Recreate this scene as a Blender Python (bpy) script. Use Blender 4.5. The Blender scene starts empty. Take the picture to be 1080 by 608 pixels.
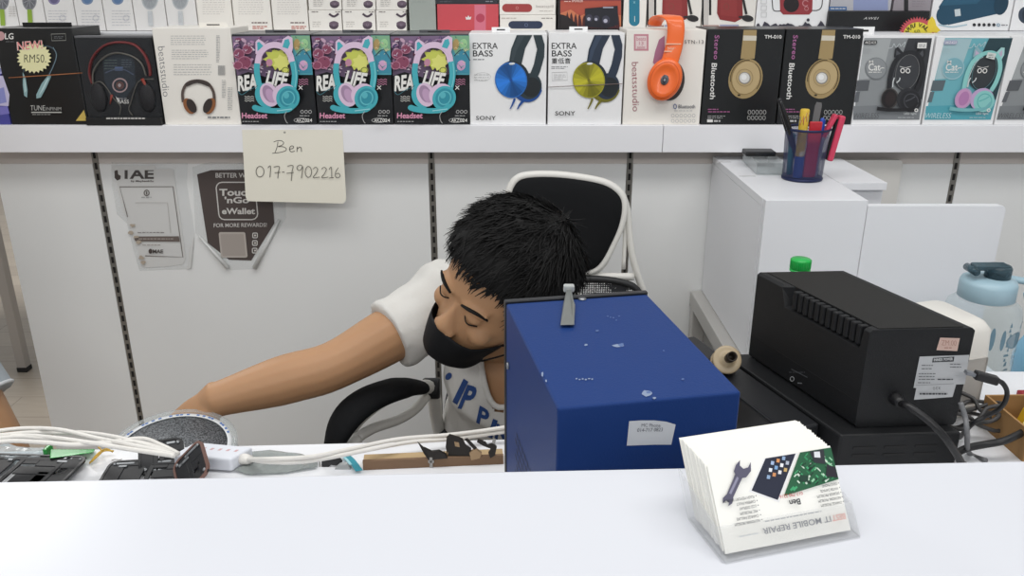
import bpy, bmesh, math, random
from mathutils import Vector as V, Matrix
from mathutils.bvhtree import BVHTree
random.seed(7)
C = bpy.context.scene.collection
R = math.radians
sin, cos, pi = math.sin, math.cos, math.pi

# ------------------------------------------------------------------ camera (image taken as 1080 x 608)
H = 1.42          # eye height above the floor
FPX = 868.0       # focal length in pixels
TH = R(20.2)      # tilt down
UP = V((0, sin(TH), cos(TH)))
FW = V((0, cos(TH), -sin(TH)))
EYE = V((0, 0, H))
def ray(u, v): return V((1, 0, 0)) * ((u - 540) / FPX) + UP * ((304 - v) / FPX) + FW
def on_y(u, v, y):
    d = ray(u, v); return EYE + d * (y / d.y)
def on_z(u, v, z):
    d = ray(u, v); return EYE + d * ((z - H) / d.z)
def on_plane(u, v, p, n):
    d = ray(u, v); return EYE + d * ((p - EYE).dot(n) / d.dot(n))
def at_t(u, v, t): return EYE + ray(u, v) * t

cd = bpy.data.cameras.new('camera'); cam = bpy.data.objects.new('camera', cd); C.objects.link(cam)
cd.sensor_width = 36.0; cd.sensor_fit = 'HORIZONTAL'; cd.lens = FPX / 1080 * 36
cd.clip_start = 0.02; cd.clip_end = 60
cam.location = EYE; cam.rotation_euler = (R(90) - TH, 0, 0)
bpy.context.scene.camera = cam

# ------------------------------------------------------------------ materials
def lin(h):
    if isinstance(h, str):
        h = h.lstrip('#'); c = [int(h[i:i+2], 16) / 255 for i in (0, 2, 4)]
    else: c = [x / 255 for x in h]
    return [x / 12.92 if x <= .04045 else ((x + .055) / 1.055) ** 2.4 for x in c]
MATS = {}
def mat(name, col=None, rough=.5, metal=0., spec=.5, bump=0., bscale=60., vary=0., vscale=8., coat=0., sub=0., alpha=1., trans=0., stretch=None):
    if name in MATS: return MATS[name]
    m = bpy.data.materials.new(name); m.use_nodes = True
    nt = m.node_tree; b = nt.nodes['Principled BSDF']
    c = lin(col)
    b.inputs['Base Color'].default_value = (*c, 1)
    b.inputs['Roughness'].default_value = rough; b.inputs['Metallic'].default_value = metal
    b.inputs['Specular IOR Level'].default_value = spec
    b.inputs['Coat Weight'].default_value = coat
    b.inputs['Alpha'].default_value = alpha
    b.inputs['Transmission Weight'].default_value = trans
    if sub:
        b.inputs['Subsurface Weight'].default_value = sub; b.inputs['Subsurface Radius'].default_value = (.012, .005, .003)
        b.inputs['Subsurface Scale'].default_value = .5
    if bump or vary:
        tc = nt.nodes.new('ShaderNodeTexCoord'); src = tc.outputs['Object']
        if stretch:
            mp = nt.nodes.new('ShaderNodeMapping'); mp.inputs['Scale'].default_value = stretch
            nt.links.new(src, mp.inputs[0]); src = mp.outputs[0]
    if vary:
        nz = nt.nodes.new('ShaderNodeTexNoise'); nz.inputs['Scale'].default_value = vscale; nz.inputs['Detail'].default_value = 4
        nt.links.new(src, nz.inputs['Vector'])
        mx = nt.nodes.new('ShaderNodeMix'); mx.data_type = 'RGBA'
        mx.inputs[6].default_value = (*[x * (1 - vary) for x in c], 1)
        mx.inputs[7].default_value = (*[min(1, x * (1 + vary)) for x in c], 1)
        nt.links.new(nz.outputs['Fac'], mx.inputs[0]); nt.links.new(mx.outputs[2], b.inputs['Base Color'])
    if bump:
        n2 = nt.nodes.new('ShaderNodeTexNoise'); n2.inputs['Scale'].default_value = bscale; n2.inputs['Detail'].default_value = 3
        nt.links.new(src, n2.inputs['Vector'])
        bp = nt.nodes.new('ShaderNodeBump'); bp.inputs['Strength'].default_value = bump; bp.inputs['Distance'].default_value = .002
        nt.links.new(n2.outputs['Fac'], bp.inputs['Height']); nt.links.new(bp.outputs[0], b.inputs['Normal'])
    MATS[name] = m; return m
def clear(name, tint='#ffffff', opacity=.12, rough=.1, milk='#ffffff'):
    """clear plastic: mostly see-through with a glossy, slightly milky skin"""
    if name in MATS: return MATS[name]
    m = bpy.data.materials.new(name); m.use_nodes = True; nt = m.node_tree
    out = nt.nodes['Material Output']; b = nt.nodes['Principled BSDF']
    b.inputs['Base Color'].default_value = (*lin(milk), 1); b.inputs['Roughness'].default_value = rough
    t = nt.nodes.new('ShaderNodeBsdfTransparent'); t.inputs[0].default_value = (*lin(tint), 1)
    mx = nt.nodes.new('ShaderNodeMixShader')
    lw = nt.nodes.new('ShaderNodeLayerWeight'); lw.inputs['Blend'].default_value = .35
    mr = nt.nodes.new('ShaderNodeMapRange'); mr.inputs[3].default_value = opacity; mr.inputs[4].default_value = min(1, opacity + .45)
    nt.links.new(lw.outputs['Facing'], mr.inputs[0]); nt.links.new(mr.outputs[0], mx.inputs[0])
    nt.links.new(t.outputs[0], mx.inputs[1]); nt.links.new(b.outputs[0], mx.inputs[2]); nt.links.new(mx.outputs[0], out.inputs[0])
    MATS[name] = m; return m
def ink(h, rough=.45): return mat('ink_' + h.lstrip('#') + ('' if rough == .45 else str(rough)), h, rough)

# ------------------------------------------------------------------ things and parts
WM = {}
def tag(o, label=None, cat=None, group=None, kind=None):
    if label: o['label'] = label
    if cat: o['category'] = cat
    if group: o['group'] = group
    if kind: o['kind'] = kind
    return o
def thing(name, label, cat, loc=(0, 0, 0), rz=0., group=None):
    o = bpy.data.objects.new(name, None); C.objects.link(o)
    o.empty_display_size = .05
    o.location = loc; o.rotation_euler = (0, 0, rz)
    WM[o.name] = Matrix.Translation(V(loc)) @ Matrix.Rotation(rz, 4, 'Z')
    return tag(o, label, cat, group)
def dup(root, delta=(0, 0, 0), label=None, group=None, rz=None):
    r = root.copy(); C.objects.link(r); r.location = V(root.location) + V(delta)
    if rz is not None: r.rotation_euler = (0, 0, rz)
    if label: r['label'] = label
    if group: r['group'] = group
    for ch in list(root.children):
        c = ch.copy(); C.objects.link(c); c.parent = r
        for g in list(ch.children):
            d = g.copy(); C.objects.link(d); d.parent = c
    WM[r.name] = Matrix.Translation(r.location) @ Matrix.Rotation(r.rotation_euler[2], 4, 'Z')
    return r

def frames(pts, closed=False):
    """parallel transport frames along a polyline"""
    n = len(pts); T = []
    for i in range(n):
        a = pts[i - 1] if (i > 0 or closed) else pts[i]
        b = pts[(i + 1) % n] if (i < n - 1 or closed) else pts[i]
        d = b - a
        T.append(d.normalized() if d.length > 1e-9 else V((0, 0, 1)))
    ref = V((0, 0, 1)) if abs(T[0].z) < .9 else V((1, 0, 0))
    N = [(ref - T[0] * ref.dot(T[0])).normalized()]
    for i in range(1, n):
        q = N[-1] - T[i] * N[-1].dot(T[i])
        N.append(q.normalized() if q.length > 1e-6 else N[-1])
    return T, N, [T[i].cross(N[i]) for i in range(n)]
def smooth(pts, k=4, closed=False):
    """Catmull-Rom resampling; points may be Vectors of any size or tuples"""
    pts = [V(p) for p in pts]; n = len(pts); out = []
    rng = range(n) if closed else range(n - 1)
    for i in rng:
        if closed: p0, p1, p2, p3 = pts[i - 1], pts[i], pts[(i + 1) % n], pts[(i + 2) % n]
        else: p0, p1, p2, p3 = pts[max(i - 1, 0)], pts[i], pts[i + 1], pts[min(i + 2, n - 1)]
        for j in range(k):
            t = j / k
            out.append(.5 * ((2 * p1) + (p2 - p0) * t + (2 * p0 - 5 * p1 + 4 * p2 - p3) * t * t + (3 * p1 - p0 - 3 * p2 + p3) * t ** 3))
    if not closed: out.append(pts[-1])
    return out

class MB:
    def __init__(s): s.v = []; s.f = []; s.m = []; s.sm = []; s.mats = []
    def mi(s, m):
        if m not in s.mats: s.mats.append(m)
        return s.mats.index(m)
    def add(s, verts, faces, m, sm=False, M=None):
        o = len(s.v); k = s.mi(m)
        s.v += [(M @ V(p)) if M else V(p) for p in verts]
        for f in faces: s.f.append([i + o for i in f]); s.m.append(k); s.sm.append(sm)
        return s
    def from_bm(s, bm, m, sm=False, M=None):
        bm.verts.index_update()
        s.add([v.co.copy() for v in bm.verts], [[v.index for v in f.verts] for f in bm.faces], m, sm, M); bm.free(); return s
    def box(s, a, b, m, bev=0., seg=2, M=None, sm=False):
        a, b = V(a), V(b); bm = bmesh.new(); bmesh.ops.create_cube(bm, size=1)
        for v in bm.verts: v.co = V([(a[i] + b[i]) / 2 + v.co[i] * (b[i] - a[i]) for i in range(3)])
        if bev: bmesh.ops.bevel(bm, geom=bm.edges[:], offset=bev, segments=seg, affect='EDGES', profile=.5)
        return s.from_bm(bm, m, sm, M)
    def hexa(s, p, m, bev=0., seg=2):
        """8 corners: bottom ring 0-3, top ring 4-7"""
        bm = bmesh.new(); vs = [bm.verts.new(q) for q in p]
        for f in ((3, 2, 1, 0), (4, 5, 6, 7), (0, 1, 5, 4), (1, 2, 6, 5), (2, 3, 7, 6), (3, 0, 4, 7)): bm.faces.new([vs[i] for i in f])
        bmesh.ops.recalc_face_normals(bm, faces=bm.faces[:])
        if bev: bmesh.ops.bevel(bm, geom=bm.edges[:], offset=bev, segments=seg, affect='EDGES', profile=.5)
        return s.from_bm(bm, m)
    def prism(s, poly, d, m, bev=0., sm=False):
        """polygon of 3-D points pushed along the vector d"""
        bm = bmesh.new(); d = V(d); n = len(poly)
        a = [bm.verts.new(V(p)) for p in poly]; b = [bm.verts.new(V(p) + d) for p in poly]
        bm.faces.new(a); bm.faces.new(b[::-1])
        for i in range(n): bm.faces.new([a[i], a[(i + 1) % n], b[(i + 1) % n], b[i]])
        bmesh.ops.recalc_face_normals(bm, faces=bm.faces[:])
        if bev: bmesh.ops.bevel(bm, geom=bm.edges[:], offset=bev, segments=2, affect='EDGES', profile=.5)
        return s.from_bm(bm, m, sm)
    def loft(s, rings, m, sm=True, cap=True, closed=False):
        n = len(rings[0]); o = []; F = []
        for r in rings: o += r
        k = len(rings)
        for i in range(k if closed else k - 1):
            for j in range(n):
                a, b = i * n, ((i + 1) % k) * n
                F.append((a + j, a + (j + 1) % n, b + (j + 1) % n, b + j))
        if cap and not closed: F.append(tuple(range(n))[::-1]); F.append(tuple((k - 1) * n + j for j in range(n)))
        return s.add(o, F, m, sm)
    def tube(s, pts, r, m, n=8, closed=False, flat=1., sm=True):
        pts = [V(p) for p in pts]; T, N, B = frames(pts, closed); rings = []
        for i, p in enumerate(pts):
            rr = r[i] if isinstance(r, (list, tuple)) else r
            rings.append([p + N[i] * (cos(2 * pi * j / n) * rr * flat) + B[i] * (sin(2 * pi * j / n) * rr) for j in range(n)])
        return s.loft(rings, m, sm, closed=closed)
    def lathe(s, prof, m, n=28, M=None, sm=True, close=True):
        """profile of (radius, z); M places it"""
        rings = [[V((r * cos(2 * pi * j / n), r * sin(2 * pi * j / n), z)) for j in range(n)] for r, z in prof]
        if M: rings = [[M @ p for p in r] for r in rings]
        return s.loft(rings, m, sm, cap=close)
    def ball(s, c, r, m, n=14, M=None):
        r = r if isinstance(r, (tuple, list)) else (r, r, r)
        bm = bmesh.new(); bmesh.ops.create_uvsphere(bm, u_segments=n, v_segments=max(6, n // 2 + 1), radius=1)
        for v in bm.verts: v.co = V((v.co.x * r[0], v.co.y * r[1], v.co.z * r[2]))
        if M: bmesh.ops.transform(bm, matrix=M, verts=bm.verts[:])
        for v in bm.verts: v.co += V(c)
        return s.from_bm(bm, m, True)
    def strip(s, pts, side, w, m):
        """flat ribbon"""
        a = [p - side * w / 2 for p in pts]; b = [p + side * w / 2 for p in pts]; n = len(pts)
        return s.add(a + b, [(i, i + 1, n + i + 1, n + i) for i in range(n - 1)], m)
    def mesh(s, name, fix=True):
        me = bpy.data.meshes.new(name); me.from_pydata([tuple(p) for p in s.v], [], s.f)
        for m in s.mats: me.materials.append(m)
        for p, k, q in zip(me.polygons, s.m, s.sm): p.material_index = k; p.use_smooth = q
        if fix:
            bm = bmesh.new(); bm.from_mesh(me); bmesh.ops.recalc_face_normals(bm, faces=bm.faces[:]); bm.to_mesh(me); bm.free()
        me.update(); return me
    def build(s, name, parent=None, loc=None, local=False, fix=True):
        if parent is not None:
            W = WM[parent.name]
            if not local:
                I = W.inverted(); s.v = [I @ p for p in s.v]
        else:
            if loc is None:
                xs = [p.x for p in s.v]; ys = [p.y for p in s.v]; zs = [p.z for p in s.v]
                loc = V(((min(xs) + max(xs)) / 2, (min(ys) + max(ys)) / 2, min(zs)))
            W = Matrix.Translation(V(loc))
            if not local: s.v = [p - V(loc) for p in s.v]
        o = bpy.data.objects.new(name, s.mesh(name, fix)); C.objects.link(o)
        if parent is not None: o.parent = parent
        else: o.location = loc
        WM[o.name] = W
        return o
def struct(name, mb, **k):
    o = mb.build(name, **k); o['kind'] = 'structure'; return o

# ------------------------------------------------------------------ lettering and printed artwork
TXT = {}
def textmesh(body, bold=0., shear=0., space=1.):
    k = (body, bold, shear, space)
    if k in TXT: return TXT[k]
    cu = bpy.data.curves.new('lettering', 'FONT'); cu.body = body; cu.offset = bold; cu.shear = shear; cu.resolution_u = 3; cu.space_character = space
    ob = bpy.data.objects.new('lettering', cu); C.objects.link(ob)
    dg = bpy.context.evaluated_depsgraph_get(); me = bpy.data.meshes.new_from_object(ob.evaluated_get(dg))
    vs = [(v.co.x, v.co.y) for v in me.vertices]; fs = [list(p.vertices) for p in me.polygons]
    bpy.data.objects.remove(ob); bpy.data.curves.remove(cu); bpy.data.meshes.remove(me)
    if not vs: vs = [(0, 0), (1, 0), (1, 1)]; fs = []
    x0 = min(p[0] for p in vs); x1 = max(p[0] for p in vs); y0 = min(p[1] for p in vs); y1 = max(p[1] for p in vs)
    vs = [((a - x0) / max(x1 - x0, 1e-6), (b - y0) / max(y1 - y0, 1e-6)) for a, b in vs]
    TXT[k] = (vs, fs); return TXT[k]

class Print(MB):
    """ink on a flat face: coordinates are measured on the photograph and laid on the real plane of that face"""
    def __init__(s, p, n, step=2.0e-4):
        super().__init__(); s.p = V(p); s.n = V(n).normalized(); s.k = 1; s.step = step; s.map = None
    def P(s, q):
        if s.map: q = s.map(q)
        return on_plane(q[0], q[1], s.p + s.n * (s.step * s.k), s.n)
    def poly(s, pts, m):
        s.add([s.P(q) for q in pts], [list(range(len(pts)))], m); s.k += 1; return s
    def rect(s, x0, y0, x1, y1, m): return s.poly([(x0, y0), (x1, y0), (x1, y1), (x0, y1)], m)
    def disc(s, cx, cy, rx, ry, m, rot=0, n=28, a0=0, a1=360):
        full = a1 - a0 >= 360; pts = []; c, d = cos(R(rot)), sin(R(rot))
        for i in range(n if full else n + 1):
            a = R(a0 + (a1 - a0) * i / n); x, y = rx * cos(a), ry * sin(a)
            pts.append((cx + x * c - y * d, cy + x * d + y * c))
        if not full: pts.append((cx, cy))
        return s.poly(pts, m)
    def band(s, pts, w, m, k=4, closed=False):
        q = smooth([V((a, b, 0)) for a, b in pts], k, closed) if k > 1 else [V((a, b, 0)) for a, b in pts]
        n = len(q); A = []; B = []
        for i in range(n):
            t = (q[(i + 1) % n] - q[i - 1]) if closed else (q[min(i + 1, n - 1)] - q[max(i - 1, 0)])
            t = t.normalized() if t.length > 1e-9 else V((1, 0, 0))
            ww = (w[0] + (w[1] - w[0]) * i / (n - 1)) if isinstance(w, (tuple, list)) else w
            nn = V((-t.y, t.x, 0)) * ww / 2
            A.append(s.P((q[i] + nn).xy)); B.append(s.P((q[i] - nn).xy))
        rng = range(n) if closed else range(n - 1)
        s.add(A + B, [(i, (i + 1) % n, n + (i + 1) % n, n + i) for i in rng], m); s.k += 1; return s
    def ring(s, cx, cy, rx, ry, w, m, rot=0, a0=0, a1=360, n=28):
        c, d = cos(R(rot)), sin(R(rot)); full = a1 - a0 >= 360; pts = []
        for i in range(n if full else n + 1):
            a = R(a0 + (a1 - a0) * i / n); x, y = rx * cos(a), ry * sin(a); pts.append((cx + x * c - y * d, cy + x * d + y * c))
        return s.band(pts, w, m, 1, full)
    def text(s, body, x, y, w, h, m, ang=0., bold=0., shear=0., space=1., skew=0.):
        """lower-left corner x,y; w wide and h tall in pixels; ang turns it clockwise in the picture"""
        vs, fs = textmesh(body, bold, shear, space); a = R(ang)
        ux, uy = cos(a), sin(a); px, py = sin(a + skew), -cos(a + skew)
        s.add([s.P((x + ux * i * w + px * j * h, y + uy * i * w + py * j * h)) for i, j in vs], fs, m); s.k += 1; return s
    def lines(s, x0, y0, x1, y1, n, m, th=.7, frac=None, seed=1, dx=0.):
        """small print: rows of word-length dashes"""
        rr = random.Random(seed)
        for i in range(n):
            y = y0 + (y1 - y0) * (i + .5) / n; x = x0 + dx * i; e = x1 + dx * i - rr.random() * .25 * (x1 - x0) * (1 if i == n - 1 else .3)
            while x < e:
                w = min(rr.uniform(1.5, 4.5), e - x)
                s.add([s.P(q) for q in ((x, y - th / 2), (x + w, y - th / 2), (x + w, y + th / 2), (x, y + th / 2))], [(0, 1, 2, 3)], m); x += w + .8
        s.k += 1; return s
    def star(s, cx, cy, r0, r1, n, m, ry=1., rot=0):
        return s.poly([(cx + (r1 if i % 2 else r0) * cos(pi * i / n + rot), cy + ry * (r1 if i % 2 else r0) * sin(pi * i / n + rot)) for i in range(2 * n)], m)

def tidy(mb, name, voxel, it=4, fac=.5, m=None):
    """fuse overlapping closed shapes into one continuous smooth mesh"""
    me = mb.mesh(name + '_raw'); o = bpy.data.objects.new(name + '_raw', me); C.objects.link(o)
    r = o.modifiers.new('r', 'REMESH'); r.mode = 'VOXEL'; r.voxel_size = voxel
    if it:
        sm = o.modifiers.new('s', 'SMOOTH'); sm.iterations = it; sm.factor = fac
    dg = bpy.context.evaluated_depsgraph_get(); out = bpy.data.meshes.new_from_object(o.evaluated_get(dg)); out.name = name
    bpy.data.objects.remove(o); bpy.data.meshes.remove(me)
    out.materials.clear()
    if m: out.materials.append(m)
    for p in out.polygons: p.use_smooth = True; p.material_index = 0
    return out
def put(me, name, parent):
    I = WM[parent.name].inverted(); me.transform(I)
    o = bpy.data.objects.new(name, me); C.objects.link(o); o.parent = parent; WM[o.name] = WM[parent.name]; return o
# ================================================================== the room
ZC = H - .34      # top of the front counter
ZW = H - .58      # top of the repair desk behind it
ZT = H - .74      # top of the low side table
YS = 1.94         # front face of the display shelf
YB = 1.952        # fronts of the boxes on it
YW = 2.00         # wall panels, just behind the shelf edge
YU = 2.25         # wall above the shelf
WHITE = mat('white_laminate', '#e6e7ea', .38, vary=.015, vscale=3)
FASC = mat('shelf_edge_white', '#f1f1f4', .38)
WHITE2 = mat('white_gloss_laminate', '#cfd1d7', .28, spec=.4, vary=.01, vscale=2)
PANEL = mat('wall_panel', '#ecedec', .5, vary=.03, vscale=2.5, bump=.05, bscale=200)
SHADOW_BAND = mat('shadow_band', '#d0c8c2', .6)
STEEL = mat('brushed_steel', '#8d8a84', .4, .7)
SLOT = mat('dark_slot', '#1b1918', .8)
BLACKP = mat('black_plastic', '#17181a', .45, spec=.4, bump=.08, bscale=900)

# floor: pale wood-look planks
fm = bpy.data.materials.new('pale_plank_floor'); fm.use_nodes = True; nt = fm.node_tree; bs = nt.nodes['Principled BSDF']
tc = nt.nodes.new('ShaderNodeTexCoord'); br = nt.nodes.new('ShaderNodeTexBrick')
br.inputs['Color1'].default_value = (*lin('#b3a797'), 1); br.inputs['Color2'].default_value = (*lin('#a5998a'), 1); br.inputs['Mortar'].default_value = (*lin('#8f8477'), 1)
br.inputs['Scale'].default_value = 1; br.inputs['Brick Width'].default_value = .9; br.inputs['Row Height'].default_value = .15; br.inputs['Mortar Size'].default_value = .002
nz = nt.nodes.new('ShaderNodeTexNoise'); nz.inputs['Scale'].default_value = 3
mp = nt.nodes.new('ShaderNodeMapping'); mp.inputs['Scale'].default_value = (2, 24, 1)
nt.links.new(tc.outputs['Object'], br.inputs['Vector']); nt.links.new(tc.outputs['Object'], mp.inputs[0]); nt.links.new(mp.outputs[0], nz.inputs['Vector'])
mx = nt.nodes.new('ShaderNodeMix'); mx.data_type = 'RGBA'; mx.blend_type = 'MULTIPLY'; mx.inputs[0].default_value = .25
nt.links.new(br.outputs['Color'], mx.inputs[6]); nt.links.new(nz.outputs['Fac'], mx.inputs[7]); nt.links.new(mx.outputs[2], bs.inputs['Base Color'])
bs.inputs['Roughness'].default_value = .4
struct('floor', MB().box((-4.5, -1.5, -.06), (3.2, 6.5, 0), fm), loc=(0, 0, -.06))

zs = on_y(540, 131.5, YB).z                               # shelf top
zb = on_y(540, 161, YS).z                                 # bottom of its front edge
ZTIER = on_y(540, 33, 2.15).z                             # raised step for the rear row
# slotted wall panels between upright slotted strips
xe = on_y(30, 340, YW).x                                  # free left end of the partition
zt = on_y(540, 173, YW).z                                 # top of the panels, below the shelf
seams = [on_y(98.6, 162, YW).x, on_y(454.6, 162, YW).x, on_y(665, 162, YW).x, on_y(1011, 162, YW).x]
edges = [xe] + seams + [2.2]
w = MB()
w.box((xe + .002, YW + .012, 0), (2.2, YW + .1, zb - .004), PANEL); w.box((xe + .002, YU, zb - .05), (2.2, YU + .1, 2.7), PANEL)
for a, b in zip(edges[:-1], edges[1:]):
    w.box((a + (.0 if a == xe else .008), YW, .0), (b - .008, YW + .016, zt), PANEL, .0015)
struct('wall_back', w, loc=(0, YW, 0))
t = MB(); t.box((xe, YW + .004, zt), (2.2, YW + .012, zb - .002), SHADOW_BAND)  # recessed strip in a darker tone, painting in the shadow band under the shelf
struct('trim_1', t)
for i, x in enumerate(seams):
    s_ = MB()
    s_.box((x - .0075, YW + .002, .02), (x + .0075, YW + .011, zb - .004), STEEL)
    z = .05
    while z < zb - .022:
        s_.box((x - .003, YW + .0008, z), (x + .003, YW + .003, z + .016), SLOT); z += .027
    struct('trim_%d' % (i + 2), s_)
w = MB(); w.box((-4.5, 6.4, 0), (3.2, 6.5, 2.7), PANEL); struct('wall_far', w)
w = MB(); w.box((2.2, 1.2, 0), (2.28, 2.5, 2.7), PANEL); struct('wall_right', w)

# display shelf: thick front edge made of two lengths, and a raised step at the back
sh = thing('display_shelf', 'long thick-edged white display shelf across the wall under the headphone boxes', 'shelf', (0, YS, zb))
xj = on_y(699, 150, YS).x
d = MB(); d.box((xe - .25, YS + .016, zs - .02), (2.19, YU - .002, zs), WHITE); d.build('shelf_board', sh)
for a, b in ((xe - .25, xj - .0006), (xj + .0006, 2.19)):
    MB().box((a, YS, zb), (b, YS + .016, zs), FASC, .0012).build('front_edge', sh)
d = MB(); d.box((xe - .25, 2.098, zs + .0005), (2.19, YU - .002, ZTIER), WHITE, .001)
o = d.build('shelf_riser'); tag(o, 'white raised step on the shelf, almost hidden, carrying the rear row of boxes', 'shelf')

# front counter (customer side), turned a little
cl = on_z(0, 508, ZC); cr = on_z(1080, 486, ZC); ca = math.atan2(cr.y - cl.y, cr.x - cl.x)
ct = thing('service_counter', 'glossy white service counter along the bottom of the picture', 'counter', (cl.x, cl.y, 0), ca)
MB().box((-1.2, -.42, ZC - .035), (2.2, 0, ZC), WHITE2, .002).build('counter_top', ct, local=True)
MB().box((-1.2, -.38, 0), (2.2, -.36, ZC - .035), WHITE).build('front_panel', ct, local=True)
MB().box((-1.2, -.03, 0), (2.2, -.012, ZC - .035), WHITE).build('back_panel', ct, local=True)

# repair desk behind the counter, lower
dl = on_z(266, 470, ZW); dr = on_z(535, 463.5, ZW); da = math.atan2(dr.y - dl.y, dr.x - dl.x)
dk = thing('repair_desk', 'low white repair desk behind the counter, cluttered with phone parts', 'desk', (dl.x, dl.y, 0), da)
LD = 1.0
MB().box((-.62, -.44, ZW - .028), (.62, 0, ZW), WHITE, .0015).build('desk_top', dk, local=True)
MB().box((-.6, -.42, 0), (-.58, -.03, ZW - .028), WHITE).build('side_panel', dk, local=True)
MB().box((.56, -.42, 0), (.58, -.03, ZW - .028), WHITE).build('side_panel', dk, local=True)
rd = thing('corner_desk', 'deeper white desk section under the black power supply', 'desk', (.78, .9, 0))
xl = (Matrix.Translation(V((dl.x, dl.y, 0))) @ Matrix.Rotation(da, 4, 'Z') @ V((.62, -.44, 0))).x + .004
MB().box((xl, .6, ZW - .028), (1.5, 1.19, ZW), WHITE, .0015).build('desk_top', rd)
MB().box((xl + .02, .62, 0), (xl + .04, 1.17, ZW - .028), WHITE).build('side_panel', rd)
MB().box((1.46, .62, 0), (1.48, 1.17, ZW - .028), WHITE).build('side_panel', rd)

# side table that carries the white cabinet, grey-white steel frame
GF = mat('grey_white_steel', '#bcbab6', .45)
st = thing('side_table', 'low white side table with steel frame under the white cabinet', 'table', (.72, 1.7, 0))
tx0, tx1, ty0, ty1 = .480, .985, 1.22, 1.997
MB().box((tx0 + .018, ty0, ZT - .022), (tx1, ty1, ZT), WHITE, .001).build('table_top', st)
f = MB()
f.box((tx0 - .018, ty0, ZT - .042), (tx0 + .017, ty1, ZT - .002), GF, .002); f.box((tx1 - .04, ty0, ZT - .06), (tx1 - .005, ty1, ZT - .022), GF, .002)
f.box((tx0 + .017, ty0, ZT - .06), (tx1 - .04, ty0 + .035, ZT - .022), GF, .002); f.build('frame', st)
for x in (tx0 - .016, tx1 - .038):
    for y in (ty0 + .002, ty1 - .037): MB().box((x, y, 0), (x + .032, y + .032, ZT - .04), GF, .002).build('leg', st)

# white cabinet on the table: tall box, shallower step box, low panel to the right
cx0, cy0, cy1 = .488, 1.555, 1.997
p0 = on_y(807, 211.6, cy0); zc = p0.z; cx0 = p0.x; cx1 = on_y(916, 211, cy0).x; cm = on_z(878, 193, zc); cx2 = on_z(938, 194, zc).x
cb = thing('white_cabinet', 'white laminate cabinet box carrying the mesh pencil cup', 'cabinet', ((cx0 + cx1) / 2, 1.8, ZT))
MB().box((cx0, cy0 + .016, ZT), (cx1, cy1, zc - .0165), WHITE).build('carcass', cb)
MB().box((cx0 + .0015, cy0, ZT), (cx1, cy0 + .0155, zc - .0), WHITE, .0008).build('door', cb)
MB().box((cx0, cy0 + .0162, zc - .016), (cx1, cy1, zc), WHITE, .0008).build('top_panel', cb)
for (u, v_) in ((763, 171), (788, 186)):
    q = on_z(u, v_, zc); MB().box((q.x - .018, q.y - .004, zc), (q.x + .018, q.y + .004, zc + .0003), ink('#c4c4c4')).build('top_mark', cb)
tb = thing('side_cabinet', 'short white box set back beside the white cabinet', 'cabinet', ((cx1 + cx2) / 2, 1.9, ZT))
MB().box((cx1 + .001, cm.y + .016, ZT), (cx2, 1.972, zc - .016), WHITE).build('carcass', tb)
MB().box((cx1 + .001, cm.y, zc - .016), (cx2, 1.972, zc), WHITE, .0008).build('top_panel', tb)
# low rounded panel beside the cabinet
def rpanel(x0, x1, z0, z1, y, th, r, right_only=True):
    pts = [(x0, z0), (x1, z0)] + [(x1 - r + r * cos(a), z1 - r + r * sin(a)) for a in [pi / 2 * i / 5 for i in range(6)]] + [(x0, z1)]
    return [V((a, y, b)) for a, b in pts]
pr = on_y(1062, 217, cy0 - .002); pm = MB()
pm.prism(rpanel(cx1 + .0006, pr.x, ZT + .001, pr.z, cy0 - .002, .016, .012), (0, .016, 0), WHITE, .001)
o = pm.build('upright_panel'); tag(o, 'white upright panel with rounded corner, right of the white cabinet', 'panel')
q = on_y(953, 169, 1.978); pm = MB(); pm.prism(rpanel(cx1 + .02, q.x, ZT + .001, q.z, 1.978, .016, .01), (0, .016, 0), mat('warm_white_panel', '#d6d4cf', .5), .001)
o = pm.build('upright_panel'); tag(o, 'off-white upright panel standing behind the set-back box against the wall', 'panel')

# ------------------------------------------------------------------ light
def area(name, loc, sx, sy, e, rot=(0, 0, 0), col=(1, .985, .96)):
    l = bpy.data.lights.new(name, 'AREA'); l.shape = 'RECTANGLE'; l.size = sx; l.size_y = sy; l.energy = e; l.color = col
    o = bpy.data.objects.new(name, l); C.objects.link(o); o.location = loc; o.rotation_euler = rot; return o
area('ceiling_lamp', (-.1, -1.9, 2.75), 3.4, 1.0, 66)
area('ceiling_lamp', (.1, .8, 2.75), 3.0, .6, 28)
area('ceiling_lamp', (-2.6, 3.4, 2.75), 1.2, 1.2, 55)
wd = bpy.data.worlds.new('world'); bpy.context.scene.world = wd; wd.use_nodes = True
wd.node_tree.nodes['Background'].inputs[0].default_value = (.93, .96, 1, 1); wd.node_tree.nodes['Background'].inputs[1].default_value = .50
sc = bpy.context.scene
sc.view_settings.view_transform = 'Standard'; sc.view_settings.look = 'None'; sc.view_settings.gamma = 1; sc.view_settings.exposure = 0.
sc.view_settings.use_curve_mapping = False
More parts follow.
